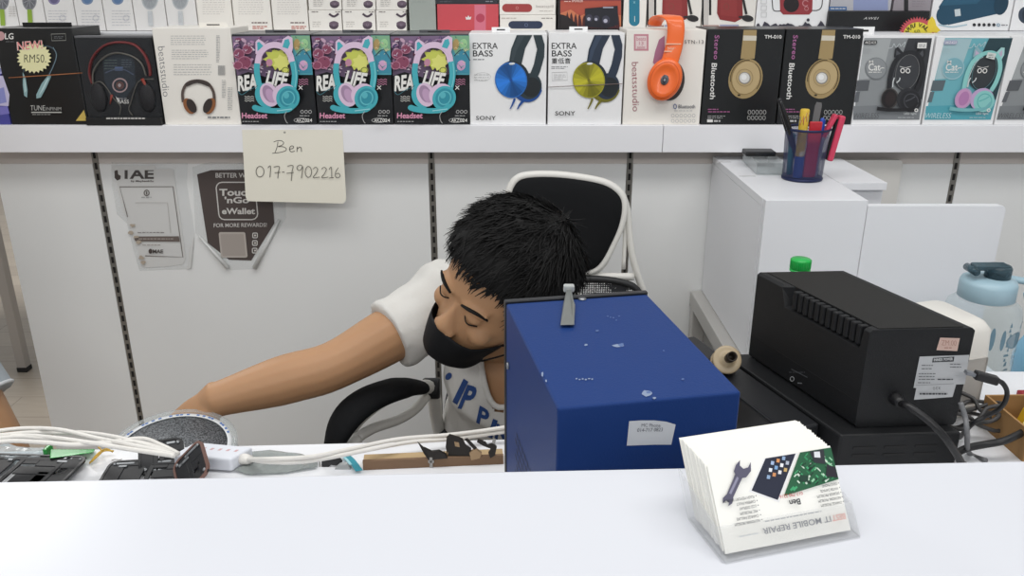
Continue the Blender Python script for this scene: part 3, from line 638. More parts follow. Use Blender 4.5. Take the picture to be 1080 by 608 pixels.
# 13-15 wireless cat headset boxes
def wbox(label, teal, bl, br, top, vb):
    t, _ = carton('cat_headset_box', label, bl, br, top, CARDW, vb=vb, tab=(921, 10.5, 7, CARDW) if bl < 900 else None, group='wireless cat headset boxes')
    p = P_(); dx = 0 if not teal else 0
    o = bl - 897.6
    def mp_(q): return (q[0] + o * (1 + (128 - q[1]) * .00155), q[1])
    p.map = mp_
    bg, bg2, dk_ = ('#6fb4bf', '#55a8b6', '#28434b') if teal else ('#8e9294', '#7f8386', '#37393d')
    p.poly([(911.6, 40.2), (983, 40.2), (969.6, 126.4), (899.8, 126.4)], ink(bg)); p.poly([(911.4, 41), (940, 41), (930, 82), (906, 84)], ink('#a8c6cc' if teal else '#a9adae'))
    p.poly([(958, 40.4), (983, 40.4), (972.6, 106), (953, 84), (951, 60)], ink(dk_)); p.poly([(899.9, 112), (971.6, 110), (969.6, 126.4), (899.8, 126.4)], ink(bg2))
    p.poly([(904, 85), (917.5, 84.6), (915.5, 95.6), (902.6, 96)], ink('#5d6a70' if teal else '#5b5e62')); p.poly([(902.6, 97), (907, 96.8), (905.4, 107.6), (900.8, 108)], ink('#5f6f75' if teal else '#62656a'))
    p.disc(924, 72.4, 11.6, 11.8, ink('#9ec6cf' if teal else '#777b7e')); p.disc(924, 72, 10.6, 10.8, ink('#7fb2bd' if teal else '#8f9395')); p.text('Cat', 916, 74.6, 12.5, 7.6, W_, bold=0.013); p.text('M', 916.6, 66.8, 4.4, 3, W_, bold=0.018); p.lines(916, 75.4, 930, 77, 1, W_, .8); p.band([(928, 72.4), (931, 71.6), (932.6, 72)], .8, W_)
    p.poly([(911, 44), (912.4, 42.6), (924.6, 42.6), (925.4, 45), (923.8, 47), (911.4, 47)], ink('#a5a9c4' if teal else '#26282c')); p.text('AKZ-K23', 912.4, 46.2, 11.6, 2.7, W_, bold=0.009); p.lines(910.6, 50, 920, 56, 3, ink('#b4c4c8' if teal else '#a9abac'), .4, seed=2)
    p.band([(937, 51), (941, 50), (943, 46), (945, 50), (949, 46), (950, 49), (955, 44), (953, 50)], .5, ink('#cfd6d8'))
    eh = '#8fb4bc' if teal else '#26272b'; ei = '#c4b4cc' if teal else '#505257'; hb = '#8fd0cc' if teal else '#232428'
    p.disc(956, 74, 14.6, 21, ink('#33383c' if teal else '#3a3c40'), 14); 
    p.poly([(943, 60), (944, 51.6), (947, 49.4), (953, 56), (949, 63)], ink(eh)); p.poly([(945, 58.6), (945.6, 53), (950, 56.6)], ink(ei)); p.poly([(966, 57), (972, 50), (975.6, 50.4), (976, 58), (972.6, 66)], ink(eh if not teal else '#a9d6d4')); p.poly([(969.4, 57.4), (973.4, 52.4), (974, 58), (972, 62)], ink(ei))
    p.band([(937.6, 94), (939, 80), (943.6, 66), (952, 58), (962, 55.6), (970, 60), (973.4, 72), (971, 86), (966.4, 96)], 4.6, ink(hb)); p.band([(940.6, 92), (942, 80), (947, 66), (954, 60)], .8, ink('#c5d8d8' if teal else '#4a4b50'))
    p.ring(957, 76, 12, 18.6, .5, ink('#5f8a90' if teal else '#777777'), 14); p.ring(952, 74.6, 2, 2.2, 1, W_); p.ring(957.6, 74.8, 2, 2.2, 1, W_); p.band([(949, 70), (954.6, 71.4), (961, 70)], .5, W_); p.band([(945.6, 87.4), (948.6, 84.6), (949.2, 82)], 1.2, ink('#cfd3d4')); p.band([(941.4, 92), (942, 86), (943.4, 82)], 1.1, ink('#d8dcdc'))
    cup, cush = ('#8fd0cc', '#cf9cc6') if teal else ('#202125', '#1a1718')
    p.disc(938.4, 104, 9, 11, ink('#b9a6c8' if teal else '#4a4644'), 14); p.disc(938, 104, 7.8, 10, ink(cush), 14); p.disc(938.8, 104, 5.2, 7.6, ink('#b981b4' if teal else '#2a2020'), 14); p.disc(958, 105, 12.4, 12, ink('#c5a9d0' if teal else '#2c2d31'), -16); p.disc(960.4, 107, 11, 11.4, ink(cup), -16); p.ring(961, 107, 7.4, 8, 1, ink('#5fb8b4' if teal else '#4c4d52'), -16); p.band([(955, 107), (961, 104.6), (965, 102)], 1, ink('#5fb8b4' if teal else '#55565c'))
    p.band([(925, 114.4), (935, 115.8), (950, 116), (962, 114.4), (968, 108)], [4, 2.6], ink('#79bcc0' if teal else '#1b1b1e')); p.ring(966.4, 116.4, 1.5, 1.5, 1, W_)
    p.text('WIRELESS', 900.4, 124.8, 27, 5.4, ink('#cde2e6' if teal else '#55585c'), bold=-0.010, shear=.2); p.text('LED light', 953.6, 121.6, 13, 2.8, ink('#dfe4e4'), bold=0.005); p.lines(947, 123.2, 967, 125, 1, ink('#c5cacb'), .6, seed=5)
    if not teal and bl < 900: p.poly([(968, 45), (977.6, 45), (977, 51), (967.4, 51)], W_); p.lines(969, 46.6, 976, 50, 2, G_, .7)
    if teal: p.poly([(958.6, 55), (967.6, 56.6), (966, 63), (957, 60.8)], ink('#d8dcd8')); p.lines(959.6, 57, 965, 61.4, 2, ink('#5a6a60'), .8)
    art(t, p); return t
wbox('grey wireless cat headset box right of the two black boxes', False, 897.6, 971.2, 37.6, 129.4)
wbox('turquoise wireless cat headset box with pink ear cushions', True, 972.6, 1047.6, 38.2, 129.8)
wbox('grey wireless cat headset box at the far right, cut by the frame', False, 1048.6, 1124, 38, 130)

# ================================================================== rear row on the raised step
YR = 2.158; ZR = ZTIER + .001
def rear(name, label, u0, u1, m, top=None, y=YR, z0=None, depth=.08, group=None, vref=20, h=.2):
    x0 = on_y(u0, vref, y).x + .0006; x1 = on_y(u1, vref, y).x - .0006; za = ZR if z0 is None else z0
    zt_ = za + h if top is None else on_y((u0 + u1) / 2, top, y).z
    t = thing(name, label, 'box', ((x0 + x1) / 2, y + depth / 2, za), 0, group)
    MB().box((x0, y, za), (x1, y + depth, zt_), m, .001).build('carton', t)
    return t, zt_
FANW = mat('fan_box_white', '#eae8e5', .45); GREEN = ink('#8fae3c')
fans = [(-13, 19, 'grey', 2), (19.5, 48, 'grey', 31), (48.5, 80, 'purple', 57), (80.5, 110, 'blue', 92), (110.5, 141.5, 'blue', 124), (142, 175.5, 'pale', 158), (176, 208, 'pale', 190)]
fl = ['white mini fan box at the far left of the rear row, green fan handle', 'white mini fan box with a grey fan head and green handle, second from left', 'white mini fan box with a purple fan head behind the neckband box', 'white mini fan box with a blue fan head behind the clear headphone pack',
      'white mini fan box with a blue fan head, left of the two pale fan boxes', 'white mini fan box with a pale grey fan, the left one of two', 'white mini fan box with a pale grey fan, the right one of two']
for (a, b_, kind, cx), lb in zip(fans, fl):
    t, _ = rear('fan_box', lb, a, b_, FANW, group='mini fan boxes in the rear row')
    p = P_(YR); c1, c2 = {'grey': ('#8d8e92', '#6f7076'), 'purple': ('#8d86a8', '#6a6488'), 'blue': ('#7f93b0', '#5f7ea6'), 'pale': ('#bfc3c6', '#a3a8ac')}[kind]
    if kind in ('grey', 'pale'):
        cy = -2 if kind == 'pale' else 0; rr_ = 9 if kind == 'grey' else 10.5
        p.disc(cx, cy, rr_ * .85, rr_ + 2, ink(c1)); p.disc(cx, cy, rr_ * .72, rr_ + .4, ink(c2))
        for i in range(9): p.band([(cx, cy), (cx + rr_ * .72 * cos(i * .7), cy + rr_ * sin(i * .7))], .4, ink('#b9babd'), 1)
        p.disc(cx, cy, 2, 2.4, ink(c1))
        p.poly([(cx - 2.4, rr_ + 1), (cx + 2.4, rr_ + 1), (cx + 3.6, 27), (cx - 1.4, 27)], GREEN if kind == 'grey' else ink('#cfd2d4'))
        if kind == 'pale': p.lines(cx - 2, 14, cx + 2, 24, 5, ink('#b4b8bb'), .5, seed=int(cx))
        else: p.lines(cx - 17 if cx > 20 else cx + 7, 6, cx - 13 if cx > 20 else cx + 13, 18, 5, ink('#c3bfb8'), .6, seed=3)
    else:
        p.disc(cx, -1, 6.4, 6, ink(c1)); p.disc(cx, -1, 4.2, 4.6, ink(c2)); p.lines(cx - 6, 10, cx + 14, 28, 6, ink('#c6c6ca'), .6, seed=int(cx)); p.ring(cx + 9, 19, 3, 3, .5, ink('#bdbdc6'))
    art(t, p)
for (a, b_, lb, sd) in ((208.6, 245.6, 'plain white box between the fan boxes and the lettered white boxes', 31), (246.4, 286.4, 'white box with small red lettering above the first graffiti box', 32), (287.4, 325, 'white box with small red lettering, beside the stacked earbud boxes', 33)):
    t, _ = rear('charger_box', lb, a, b_, CARD); p = P_(YR); p.lines(a + 5, -6, b_ - 8, 16, 9, ink('#d0cbc6'), .6, seed=sd)
    if sd > 31: p.lines(a + 19, 23, a + 36, 25, 1, ink('#6b5450'), 1.2, seed=sd); p.lines(a + 20, 27, a + 36, 31, 2, ink('#c98a80'), 1.3, seed=sd + 1)
    art(t, p)
# stacked earbud boxes
zE = ZR; hE = on_y(376, 10.5, YR).z
def earbud(lb, a, b_, z0, h, vy, vis):
    t, _ = rear('earbud_box', lb, a, b_, CARD, z0=z0, h=h, group='stacked white earbud boxes'); p = P_(YR); cx = a + 26.5; PU = ink('#4d3f4c')
    if vy == 0: p.disc(cx, 4.6, 5, 4, PU); p.disc(cx, 3.4, 5, 2.4, ink('#6b5a68')); p.text('U', cx - 1, 5, 2, 2.2, ink('#a08fa0')); p.band([(cx - 4.6, -8), (cx, -5.6), (cx + 4.6, -8)], 2, PU); p.lines(a + 4, -2, a + 15, 7, 5, ink('#bdb9b4'), .6, seed=9)
    else: p.disc(cx, 26.6, 5, 4.4, PU); p.disc(cx, 25, 5, 2.6, ink('#6b5a68')); p.text('U', cx - 1, 27.6, 2, 2.6, ink('#a08fa0')); p.band([(cx - 5, 14.6), (cx, 17.4), (cx + 5, 14.4)], 2.2, PU); p.lines(a + 3, 12, a + 10, 13, 1, ink('#77706c'), .8); p.lines(a + 28, 12, a + 34, 13, 1, ink('#77706c'), .8, seed=4); p.lines(a + 4, 22, a + 13, 29, 3, ink('#c5c1bb'), .6)
    art(t, p)
cols3 = [(325.6, 360.4), (361, 396), (396.6, 428.6)]; nm = ['left', 'middle', 'right']
for i, (a, b_) in enumerate(cols3):
    earbud('lower white earbud box in the %s column of the rear-row stack' % nm[i], a, b_, ZR, hE - ZR - .0005, 1, 1)
    earbud('upper white earbud box in the %s column of the rear-row stack' % nm[i], a + .8, b_ + 1, hE, .055, 0, 1)
t, _ = rear('plain_box', 'plain grey-green box between the earbud stack and the red box', 431.5, 460, mat('grey_green_card', '#a3aaa3', .5))
p = P_(YR); p.lines(436, -4, 452, 4, 2, ink('#949b95'), .6); art(t, p)
t, zr = rear('speaker_box', 'coral red box with a pink stripe and small white crown mark', 461, 526, mat('coral_card', '#cf5058', .4), top=4.4)
p = P_(YR); p.rect(500.4, 5, 512.4, 32, ink('#d9768a')); p.disc(506.6, 19, 4.6, 4.6, ink('#b9435a')); p.poly([(491.4, 20.6), (491, 17.4), (492.8, 18.4), (494, 16), (495.2, 18.4), (497, 17.4), (496.4, 20.6)], W_); art(t, p)
t, _ = rear('flat_box', 'dark charcoal box lying on the coral red box', 459.6, 525.4, mat('charcoal_card', '#2e3036', .4), z0=zr + .0005, h=.06)
p = P_(YR); p.lines(464, -2, 478, 3, 2, ink('#5a5c64'), .8); p.lines(512, 0, 520, 3, 1, ink('#8a8c94'), 1); art(t, p)
t, zp = rear('pill_speaker_box', 'white box with a navy pill speaker, under the one with a red speaker', 527, 586.4, CARD, top=15.8)
p = P_(YR); p.disc(541, 26.2, 4.8, 4, ink('#2b3550')); p.disc(567.6, 26.2, 4.8, 4, ink('#2b3550')); p.rect(541, 22.2, 567.6, 30.2, ink('#2b3550')); p.ring(555, 26.4, 1.6, 1.6, .5, ink('#6b7898')); p.lines(571, 18.6, 583, 20, 1, ink('#9a948e'), .9); p.lines(529, 18.4, 545, 20, 1, ink('#c5beb6'), .8); art(t, p)
t, _ = rear('pill_speaker_box', 'white box with a red pill speaker picture, on top of its twin', 526.6, 586, CARD, z0=zp + .0005, h=.055)
p = P_(YR); RP = ink('#a5403f'); p.disc(533.8, 8.4, 4.2, 4.3, RP); p.disc(557, 8.4, 4.2, 4.3, RP); p.rect(533.8, 4.1, 557, 12.7, RP); p.ring(545.4, 8.4, 1.3, 1.3, .5, ink('#cf8a84')); p.text('beatspill', 565.6, 8.8, 18, 3.6, ink('#a39c97'), bold=-0.010); p.lines(569, 11, 583, 12, 1, ink('#b5afa9'), .5); art(t, p)
t, _ = rear('speaker_box', 'dark box picturing a black speaker set before an orange concert crowd', 588, 656, mat('dark_card', '#1e1a1b', .4))
p = P_(YR); p.rect(591, -14, 655, 30, ink('#b3513f')); p.rect(591, -14, 655, 1, ink('#8a3a3a')); p.poly([(591, 14), (602, 10), (612, 17), (622, 12), (655, 16), (655, 30), (591, 30)], ink('#cf7a55'))
for i in range(14): x = 592 + i * 4.4; p.poly([(x, 30), (x + .6, 20 - (i * 7 % 5)), (x + 2, 17 - (i * 5 % 6)), (x + 3.4, 21 - (i * 3 % 4)), (x + 4.6, 30)], ink('#4a2226'))
p.poly([(591, 15), (598, 17), (608, 25), (608, 30), (591, 30)], ink('#1f1719'))
p.poly([(617, 9), (651.4, 6), (652, 26), (640, 30), (617, 28)], ink('#1d1d27'))
for (x, y_, r_) in ((621.4, 19, 3.6), (629, 19.4, 3), (639, 21, 4.2)): p.disc(x, y_, r_, r_ * 1.1, ink('#3a3a4a')); p.disc(x - .4, y_ + 1, r_ * .5, r_ * .5, ink('#b5b5c4'))
p.rect(636, 7.2, 647, 8.6, ink('#a5a5b4')); p.text('SPEAKER', 603, 2.2, 12, 2.8, ink('#e6cfc4'), bold=0.013); p.lines(595, .4, 602, 2.6, 1, ink('#e6cfc4'), .8); art(t, p)
t, _ = rear('slim_speaker_box', 'narrow white box with a tall blue-green pill speaker', 657, 681.6, CARD)
p = P_(YR); TL = ink('#1f7a94'); p.disc(669, 22, 5.6, 5.6, TL); p.rect(663.4, -14, 674.6, 22, TL); p.band([(669.4, 17), (669.4, 23)], .6, W_, 1); p.text('x', 667.8, 3.6, 2.4, 2.2, ink('#9fd0dc')); art(t, p)
def redspk(lb, a, b_):
    t, _ = rear('speaker_box', lb, a, b_, CARD, group='boxes with red speakers'); p = P_(YR); o = a - 741
    p.rect(741 + o, -14, 743 + o, 26.6, K_); p.rect(748.6 + o, -14, 751 + o, 16, K_); p.rect(743.4 + o, -14, 748 + o, 26, ink('#cfcac4'))
    p.poly([(758 + o, -14), (783 + o, -14), (784.4 + o, 19), (776 + o, 23.4), (760 + o, 20.6), (757 + o, 14)], ink('#8e3233')); p.poly([(760 + o, -14), (778 + o, -14), (778 + o, 18), (760.6 + o, 16)], ink('#983a3a')); p.ring(767 + o, 7, 2.6, 3.2, .5, ink('#7d4a40'))
    p.band([(783 + o, -10), (785.6 + o, 4), (788 + o, 15)], 2.6, ink('#2a2828')); p.disc(789.4 + o, 19.4, 6.2, 3.4, ink('#2b292a'), 8); p.band([(780 + o, 18), (786 + o, 17.6)], 2, ink('#2b292a'))
    p.rect(760 + o, 26, 780 + o, 28.4, ink('#a3a5c0')); p.rect(742 + o, 26.6, 759 + o, 28.4, ink('#a8837c')); art(t, p)
redspk('box with a red strapped speaker, behind the orange headphone', 682.2, 739.6); redspk('box with a red strapped speaker, above the first black box', 740.2, 796.4)
t, _ = rear('radio_box', 'white box with a red radio speaker and a dark skyline along its foot', 797, 872.6, CARDW)
p = P_(YR); p.band([(814, -14), (814.6, 4), (816.4, 11.2), (824, 11.6)], 1, ink('#2b2b2e')); p.band([(868, -14), (867, 5), (863, 10.6), (856, 11)], 1, ink('#2b2b2e'))
p.poly([(822, -14), (857.6, -14), (856.6, 12), (853.6, 15.4), (826, 15.4), (822.8, 12)], ink('#9b3a40')); p.disc(834.6, 4.6, 8.2, 8.4, ink('#241d20')); p.ring(849.6, 3.4, 3, 3, 1, ink('#c98a8e'), 0, 40, 330); p.text('S', 848, -1.4, 4, 5, ink('#c98a8e')); p.ring(850.6, 9, 2, 2, .7, ink('#c98a8e'))
for i in range(3): p.band([(803, -1 + i * 7), (808.4, -1 + i * 7), (808.2, 4 + i * 7), (802.8, 4 + i * 7)], .6, LG_, 1, True)
sk = random.Random(2); pts = [(798, 28.6)]
for i in range(36): pts.append((798 + i * 2.05, 28.6 - sk.uniform(.5, 7) * (.4 + .6 * abs(sin(i * .42)))))
pts.append((872, 28.6)); p.poly(pts, ink('#3a3844')); p.disc(852.4, 21, 1.6, 1.6, ink('#3a3844')); art(t, p)
YA = 2.068
t, zk = rear('soundbar_box', 'long black box lying in front of the blue-grey box, white script on it', 873.4, 980, mat('matte_black_card', '#18191b', .4), top=12, y=YR - .012, depth=.09)
p = P_(YR - .012); p.text('AWEI', 910.6, 20.6, 16.4, 2.6, ink('#d6d6d4'), bold=0.000, shear=.4, space=1.2); art(t, p)
t, _ = rear('tablet_box', 'pale grey and blue box above the long black box', 873.4, 938, mat('pale_grey_card', '#b7b7bd', .45), z0=zk + .0006, h=.12)
p = P_(YR); p.poly([(900, -14), (954, -14), (953, 10.6), (900, 10.6)][:0] or [(900, -14), (936.6, -14), (936.6, 11), (900, 11)], ink('#8f9ac0')); p.rect(874.6, 7, 893, 11, ink('#3f6aa0')); p.lines(876, 8.2, 892, 10, 1, W_, .9); art(t, p)
t, _ = rear('flat_box', 'dull mauve-grey box above the right end of the long black box', 940, 979.6, mat('mauve_card', '#9a9399', .5), z0=zk + .0006, h=.12)
p = P_(YR); p.rect(953.4, -14, 958, 11.4, ink('#232326')); p.lines(962, 0, 976, 8, 3, ink('#8a838a'), .7); art(t, p)
t, _ = rear('speaker_box', 'white box with a teal barrel speaker, dots along its foot', 981, 1066, CARDW)
p = P_(YR); TB = ink('#1f4a62'); p.disc(997, 16, 9.4, 10.6, TB, 20); p.poly([(990, 7.6), (1004, -14), (1064, -14), (1060, 6), (1052, 14.6), (1000, 26.4)], TB); p.poly([(992, 6), (1006, -14), (1050, -14), (1030, 4)], ink('#2a5a74')); p.disc(1056, 4, 7.4, 12, ink('#183c50'), 14); p.poly([(1006.6, 10), (1012.6, 9.2), (1013.4, 16.6), (1007.4, 17.4)], ink('#c9d3d6')); p.band([(990, 26), (1004, 28.4), (1020, 26)], 1.2, ink('#a8c6d2'))
for i in range(5): p.disc(1027.6 + i * 5.2, 26.2, 1.7, 1.7, ink('#2b2b30'))
p.ring(1053, 26.4, 1.4, 1.4, .7, ink('#5a8aa5')); p.lines(1056, 25.8, 1063, 27, 1, ink('#55555a'), .8); art(t, p)
t, _ = rear('speaker_box', 'white box with a dark round speaker at the far right of the rear row', 1067, 1150, CARDW)
p = P_(YR); p.disc(1082, 16, 8, 9, ink('#3a4656')); p.disc(1084, 16, 6, 7, ink('#2a3442')); art(t, p)
# starburst ARRIVAL sign between the rows
ss = MB(); pq = Print((0, 2.092, 0), NY); yy = 2.092
def sp(u, v_): return on_y(u, v_, yy)
pts = []
for i in range(40):
    a = -pi + pi * i / 39 * 1.0; r_ = 1 if i % 2 else .83
    pts.append(sp(968 + 20.5 * r_ * cos(a), 36 + 18.6 * r_ * sin(a)))
pts += [sp(988, 40), sp(948, 40)]
ss.prism(pts, (0, .0008, 0), ink('#c2515a'))
sg = ss.build('arrival_sign'); tag(sg, 'yellow and red starburst ARRIVAL sign poking up behind the grey box', 'sign')
p = Print((0, 2.0918, 0), NY); q_ = [(968 + 15.4 * cos(a), 38 + 14.6 * sin(a)) for a in [-pi + pi * i / 20 for i in range(21)]]; p.poly(q_, ink('#e3d444'))
p.poly([(977, 33), (979, 22), (983, 17), (986, 21), (987.6, 27), (992, 32), (988, 34.6)], ink('#e3c93c'))
for i, ch in enumerate('ARRIVAL'):
    a = R(-160 + i * 20); an = -48 + i * 16; p.text(ch, 968 + 10.6 * cos(a) - 1.9 * cos(R(an)), 38.6 + 10 * sin(a) - 1.9 * sin(R(an)), 3.8 if ch != 'I' else 1.2, 4.4, ink('#241f1c'), ang=an, bold=0.013)
p.text('50', 965, 36.6, 6, 4.4, ink('#6b6a24'), ang=-14); o = p.build('sign_print', sg, fix=False)
# ================================================================== the seated man
SKIN = mat('skin', '#b08764', .5, spec=.35, sub=.12, vary=.05, vscale=22)
SHIRT = mat('white_cotton', '#d2d0cb', .85, spec=.15, bump=.25, bscale=350)
HAIR = mat('black_hair', '#0b0a0a', .6, spec=.22)
MASK = mat('black_mask', '#0f1013', .65, spec=.25)
PANTS = mat('dark_trousers', '#24262c', .85)
def ell(c, a, b, ra, rb, n=20, sq=1.):
    out = []
    for k in range(n):
        t = 2 * pi * k / n; x, y = cos(t), sin(t)
        x = math.copysign(abs(x) ** sq, x); y = math.copysign(abs(y) ** sq, y)
        out.append(c + a * (x * ra) + b * (y * rb))
    return out
def limb(mb, pts, rad, k=4, flat=1., n=16):
    """tapered limb through joints; rad per joint"""
    q = smooth([V((*p, r)) if False else V(p) for p in pts], k); rr = []
    m = len(pts) - 1
    for i in range(len(q)):
        t = i / k; j = min(int(t), m - 1); f = t - j; f = f * f * (3 - 2 * f)
        rr.append(rad[j] + (rad[j + 1] - rad[j]) * f)
    q = [q[0] + (q[0] - q[1]).normalized() * rr[0] * .5] + q + [q[-1] + (q[-1] - q[-2]).normalized() * rr[-1] * .5]
    rr = [rr[0] * .6] + rr + [rr[-1] * .6]
    mb.tube(q, rr, SKIN, n, flat=flat)
def hand(mb, wrist, d, palm, thumb_side, curl=.5, L=.18):
    """palm plus five tapered fingers; d points to the fingertips, palm is the direction the palm faces"""
    d = d.normalized(); palm = (palm - d * palm.dot(d)).normalized(); s = d.cross(palm).normalized() * thumb_side
    rings = []
    for f, w, th in ((-.02, .024, .020), (.01, .027, .019), (.035, .036, .018), (.065, .041, .016), (.085, .041, .014), (.096, .038, .011)):
        rings.append(ell(wrist + d * f, s, palm, w, th, 16, .85))
    mb.loft(rings, SKIN)
    for i, (off, ln, r_) in enumerate(((.029, .070, .0086), (.010, .079, .009), (-.009, .073, .0086), (-.027, .056, .0076))):
        p = wrist + d * .088 + s * off; seg = (.44, .32, .24); dirv = (d + s * off * 1.2).normalized(); pts = [p - dirv * .01]; ang = curl * .35; q = p
        pts.append(q)
        for sg in seg:
            dd = (dirv * cos(ang) + palm * sin(ang)).normalized(); q = q + dd * ln * sg; pts.append(q); ang += curl * .75
        limb(mb, pts, [r_, r_, r_ * .95, r_ * .88, r_ * .72], 3, n=10)
    p = wrist + d * .025 + s * .026; t1 = (d * .55 + s * .8 + palm * .35).normalized(); t2 = (d * .85 + s * .35 + palm * .5).normalized()
    limb(mb, [p - t1 * .01, p + t1 * .03, p + t1 * .03 + t2 * .028, p + t1 * .03 + t2 * .052], [.013, .0115, .0098, .0075], 3, n=10)

class Head:
    """head sections stacked along u; l = to his left, f = forward"""
    SEC = [(-.121, .012, .074, .056), (-.116, .024, .083, .040), (-.104, .036, .090, .012), (-.085, .048, .092, -.02), (-.060, .058, .090, -.052), (-.030, .066, .0895, -.078), (-.01, .0705, .0885, -.088), (.004, .072, .0885, -.093),
           (.022, .0755, .0925, -.097), (.045, .077, .0915, -.099), (.07, .0745, .085, -.094), (.09, .066, .071, -.08), (.105, .053, .052, -.062), (.116, .034, .031, -.038), (.121, .012, .01, -.012)]
    def __init__(s, c, u, f, k=1.):
        s.c = V(c); s.u = V(u).normalized(); f = V(f); s.f = (f - s.u * f.dot(s.u)).normalized(); s.l = s.u.cross(s.f); s.k = k
    def at(s, l, f, u): return s.c + (s.l * l + s.f * f + s.u * u) * s.k
    def sec(s, h):
        S = s.SEC
        if h <= S[0][0]: return S[0][1:]
        for a, b in zip(S[:-1], S[1:]):
            if a[0] <= h <= b[0]:
                t = (h - a[0]) / (b[0] - a[0]); return tuple(a[i] + (b[i] - a[i]) * t for i in (1, 2, 3))
        return S[-1][1:]
    def surf(s, h, ang, off=0.):
        """point on the head at height h, ang measured from straight ahead towards his left"""
        w, fr, bk = s.sec(h); w += off; fr += off; bk -= off
        mid = (fr + bk) / 2; dp = (fr - bk) / 2; x, y = sin(ang), cos(ang)
        if y > 0: x = math.copysign(abs(x) ** .92, x); y = y ** .92
        return s.at(w * x, mid + dp * y, h)
    def build(s, mb):
        rings = [[s.surf(h, 2 * pi * j / 36) for j in range(36)] for h, *_ in s.SEC]
        mb.loft(rings, SKIN)
        # nose
        N = []
        for h, w, fr in ((.012, .008, .088), (-.002, .0085, .094), (-.016, .010, .101), (-.028, .0135, .109), (-.037, .0165, .1125), (-.044, .0165, .108), (-.050, .012, .096)):
            N.append([s.at(w * cos(a), fr - .018 + .018 * sin(a) if sin(a) > 0 else fr - .018 + .02 * sin(a), h) for a in [2 * pi * k / 14 for k in range(14)]])
        mb.loft(N, SKIN)
        for q in (-1, 1):
            mb.ball(s.at(q * .0125, .097, -.043), .0085 * s.k, SKIN)                       # nostril wings
            mb.ball(s.at(q * .031, .0765, .001), .0135 * s.k, SKIN)                        # closed lids over the eyes
            mb.tube(smooth([s.at(q * .012, .0885, .016), s.at(q * .03, .0885, .021), s.at(q * .05, .078, .017)], 4), .0065 * s.k, SKIN, 10)   # brow ridge
            mb.ball(s.at(q * .042, .066, -.03), .018 * s.k, SKIN)                          # cheek
            c = s.at(q * .077, -.008, -.012); E = Matrix((s.l, s.f, s.u)).transposed().to_4x4()
            mb.ball(c, (.008, .018, .030), SKIN, 14, E @ Matrix.Rotation(-.15, 4, 'X') @ Matrix.Rotation(q * -.35, 4, 'Z'))   # ear
        for h, fr, r_ in ((-.068, .092, .0065), (-.077, .0905, .0075)):
            mb.tube(smooth([s.at(-.022, fr - .006, h), s.at(0, fr, h), s.at(.022, fr - .006, h)], 4), [.003 + (r_ - .003) * sin(pi * i / 8) for i in range(9)], SKIN, 10)

def strand(mb, root, d0, nrm, ln, w, m, droop=0., lift=.15, seg=4):
    """one tapered lock of hair following the head"""
    side = d0.cross(nrm).normalized(); pts = []; p = root; d = (d0 + nrm * lift).normalized()
    for i in range(seg + 1):
        pts.append(p); p = p + d * ln / seg; d = (d - nrm * (lift * .75) + V((0, 0, -1)) * droop).normalized()
    vs = []; fs = []
    for i, q in enumerate(pts):
        ww = w * (1 - (i / seg) ** 1.6) + .0004
        vs += [q - side * ww, q + nrm * ww * .7, q + side * ww]
    for i in range(seg):
        a = 3 * i; b = a + 3
        fs += [(a, a + 1, b + 1, b), (a + 1, a + 2, b + 2, b + 1)]
    mb.add(vs, fs, m, True)

man = thing('person', 'man in a white T-shirt and black mask leaning down and reaching left across the desk', 'person', (.03, 1.5, 0))
HC = at_t(528, 304, 1.24)
hu = V((1, 0, 0)) * .31 + UP * .69 + V((0, -cos(TH), sin(TH))) * .65
hf = V((1, 0, 0)) * -.70 + UP * -.33 + V((0, -cos(TH), sin(TH))) * .55
hd = Head(HC, hu, hf, 1.0)
sR = V((-.112, 1.335, H - .520)); sL = V((.185, 1.345, H - .625)); NB = V((.045, 1.27, H - .515))
CH = V((.055, 1.29, H - .655)); WS = V((.04, 1.44, H - .82)); PV = V((.03, 1.54, H - .90))
eR = at_t(352, 386, 1.335); wR = at_t(224, 423, 1.30)
eL = V((.285, 1.40, H - .84)); wL = V((.19, 1.22, H - .80))
b = MB(); hd.build(b)
# neck, torso
limb(b, [hd.at(0, -.02, -.05), hd.at(0, -.025, -.10), hd.at(0, -.03, -.13) * .5 + NB * .5, NB, NB + (CH - NB) * .4], [.056, .055, .056, .062, .085])
ax = (sL - sR).normalized(); dn = (PV - NB).normalized(); fwv = ax.cross(dn).normalized(); fwv = fwv if fwv.y < 0 else -fwv
tor = []
for c, ra, rb in ((NB + V((0, .01, .035)), .055, .05), (NB + V((0, .01, .0)), .10, .066), (NB * .55 + CH * .45, .158, .09), (CH, .165, .105), (CH * .5 + WS * .5, .158, .105), (WS, .152, .105), (WS * .4 + PV * .6, .165, .115), (PV, .168, .115), (PV + V((0, .01, -.06)), .13, .09)):
    tor.append(ell(c, ax, fwv, ra, rb, 28, .9))
b.loft(tor, SKIN)
# arms
limb(b, [sR + (NB - sR) * .25, sR, sR * .5 + eR * .5, eR, eR * .62 + wR * .38, wR], [.05, .056, .047, .040, .0405, .0275], 5)
limb(b, [sL + (NB - sL) * .25, sL, sL * .5 + eL * .5, eL, eL * .62 + wL * .38, wL], [.05, .056, .047, .040, .0405, .0275], 5)
hand(b, wR, ((wR - eR).normalized() * .75 + V((0, .02, -.62))), V((-.5, -.75, .3)), -1, .55)
hand(b, wL, V((-.7, -.35, -.35)), V((.1, .1, -1)), 1, .5)
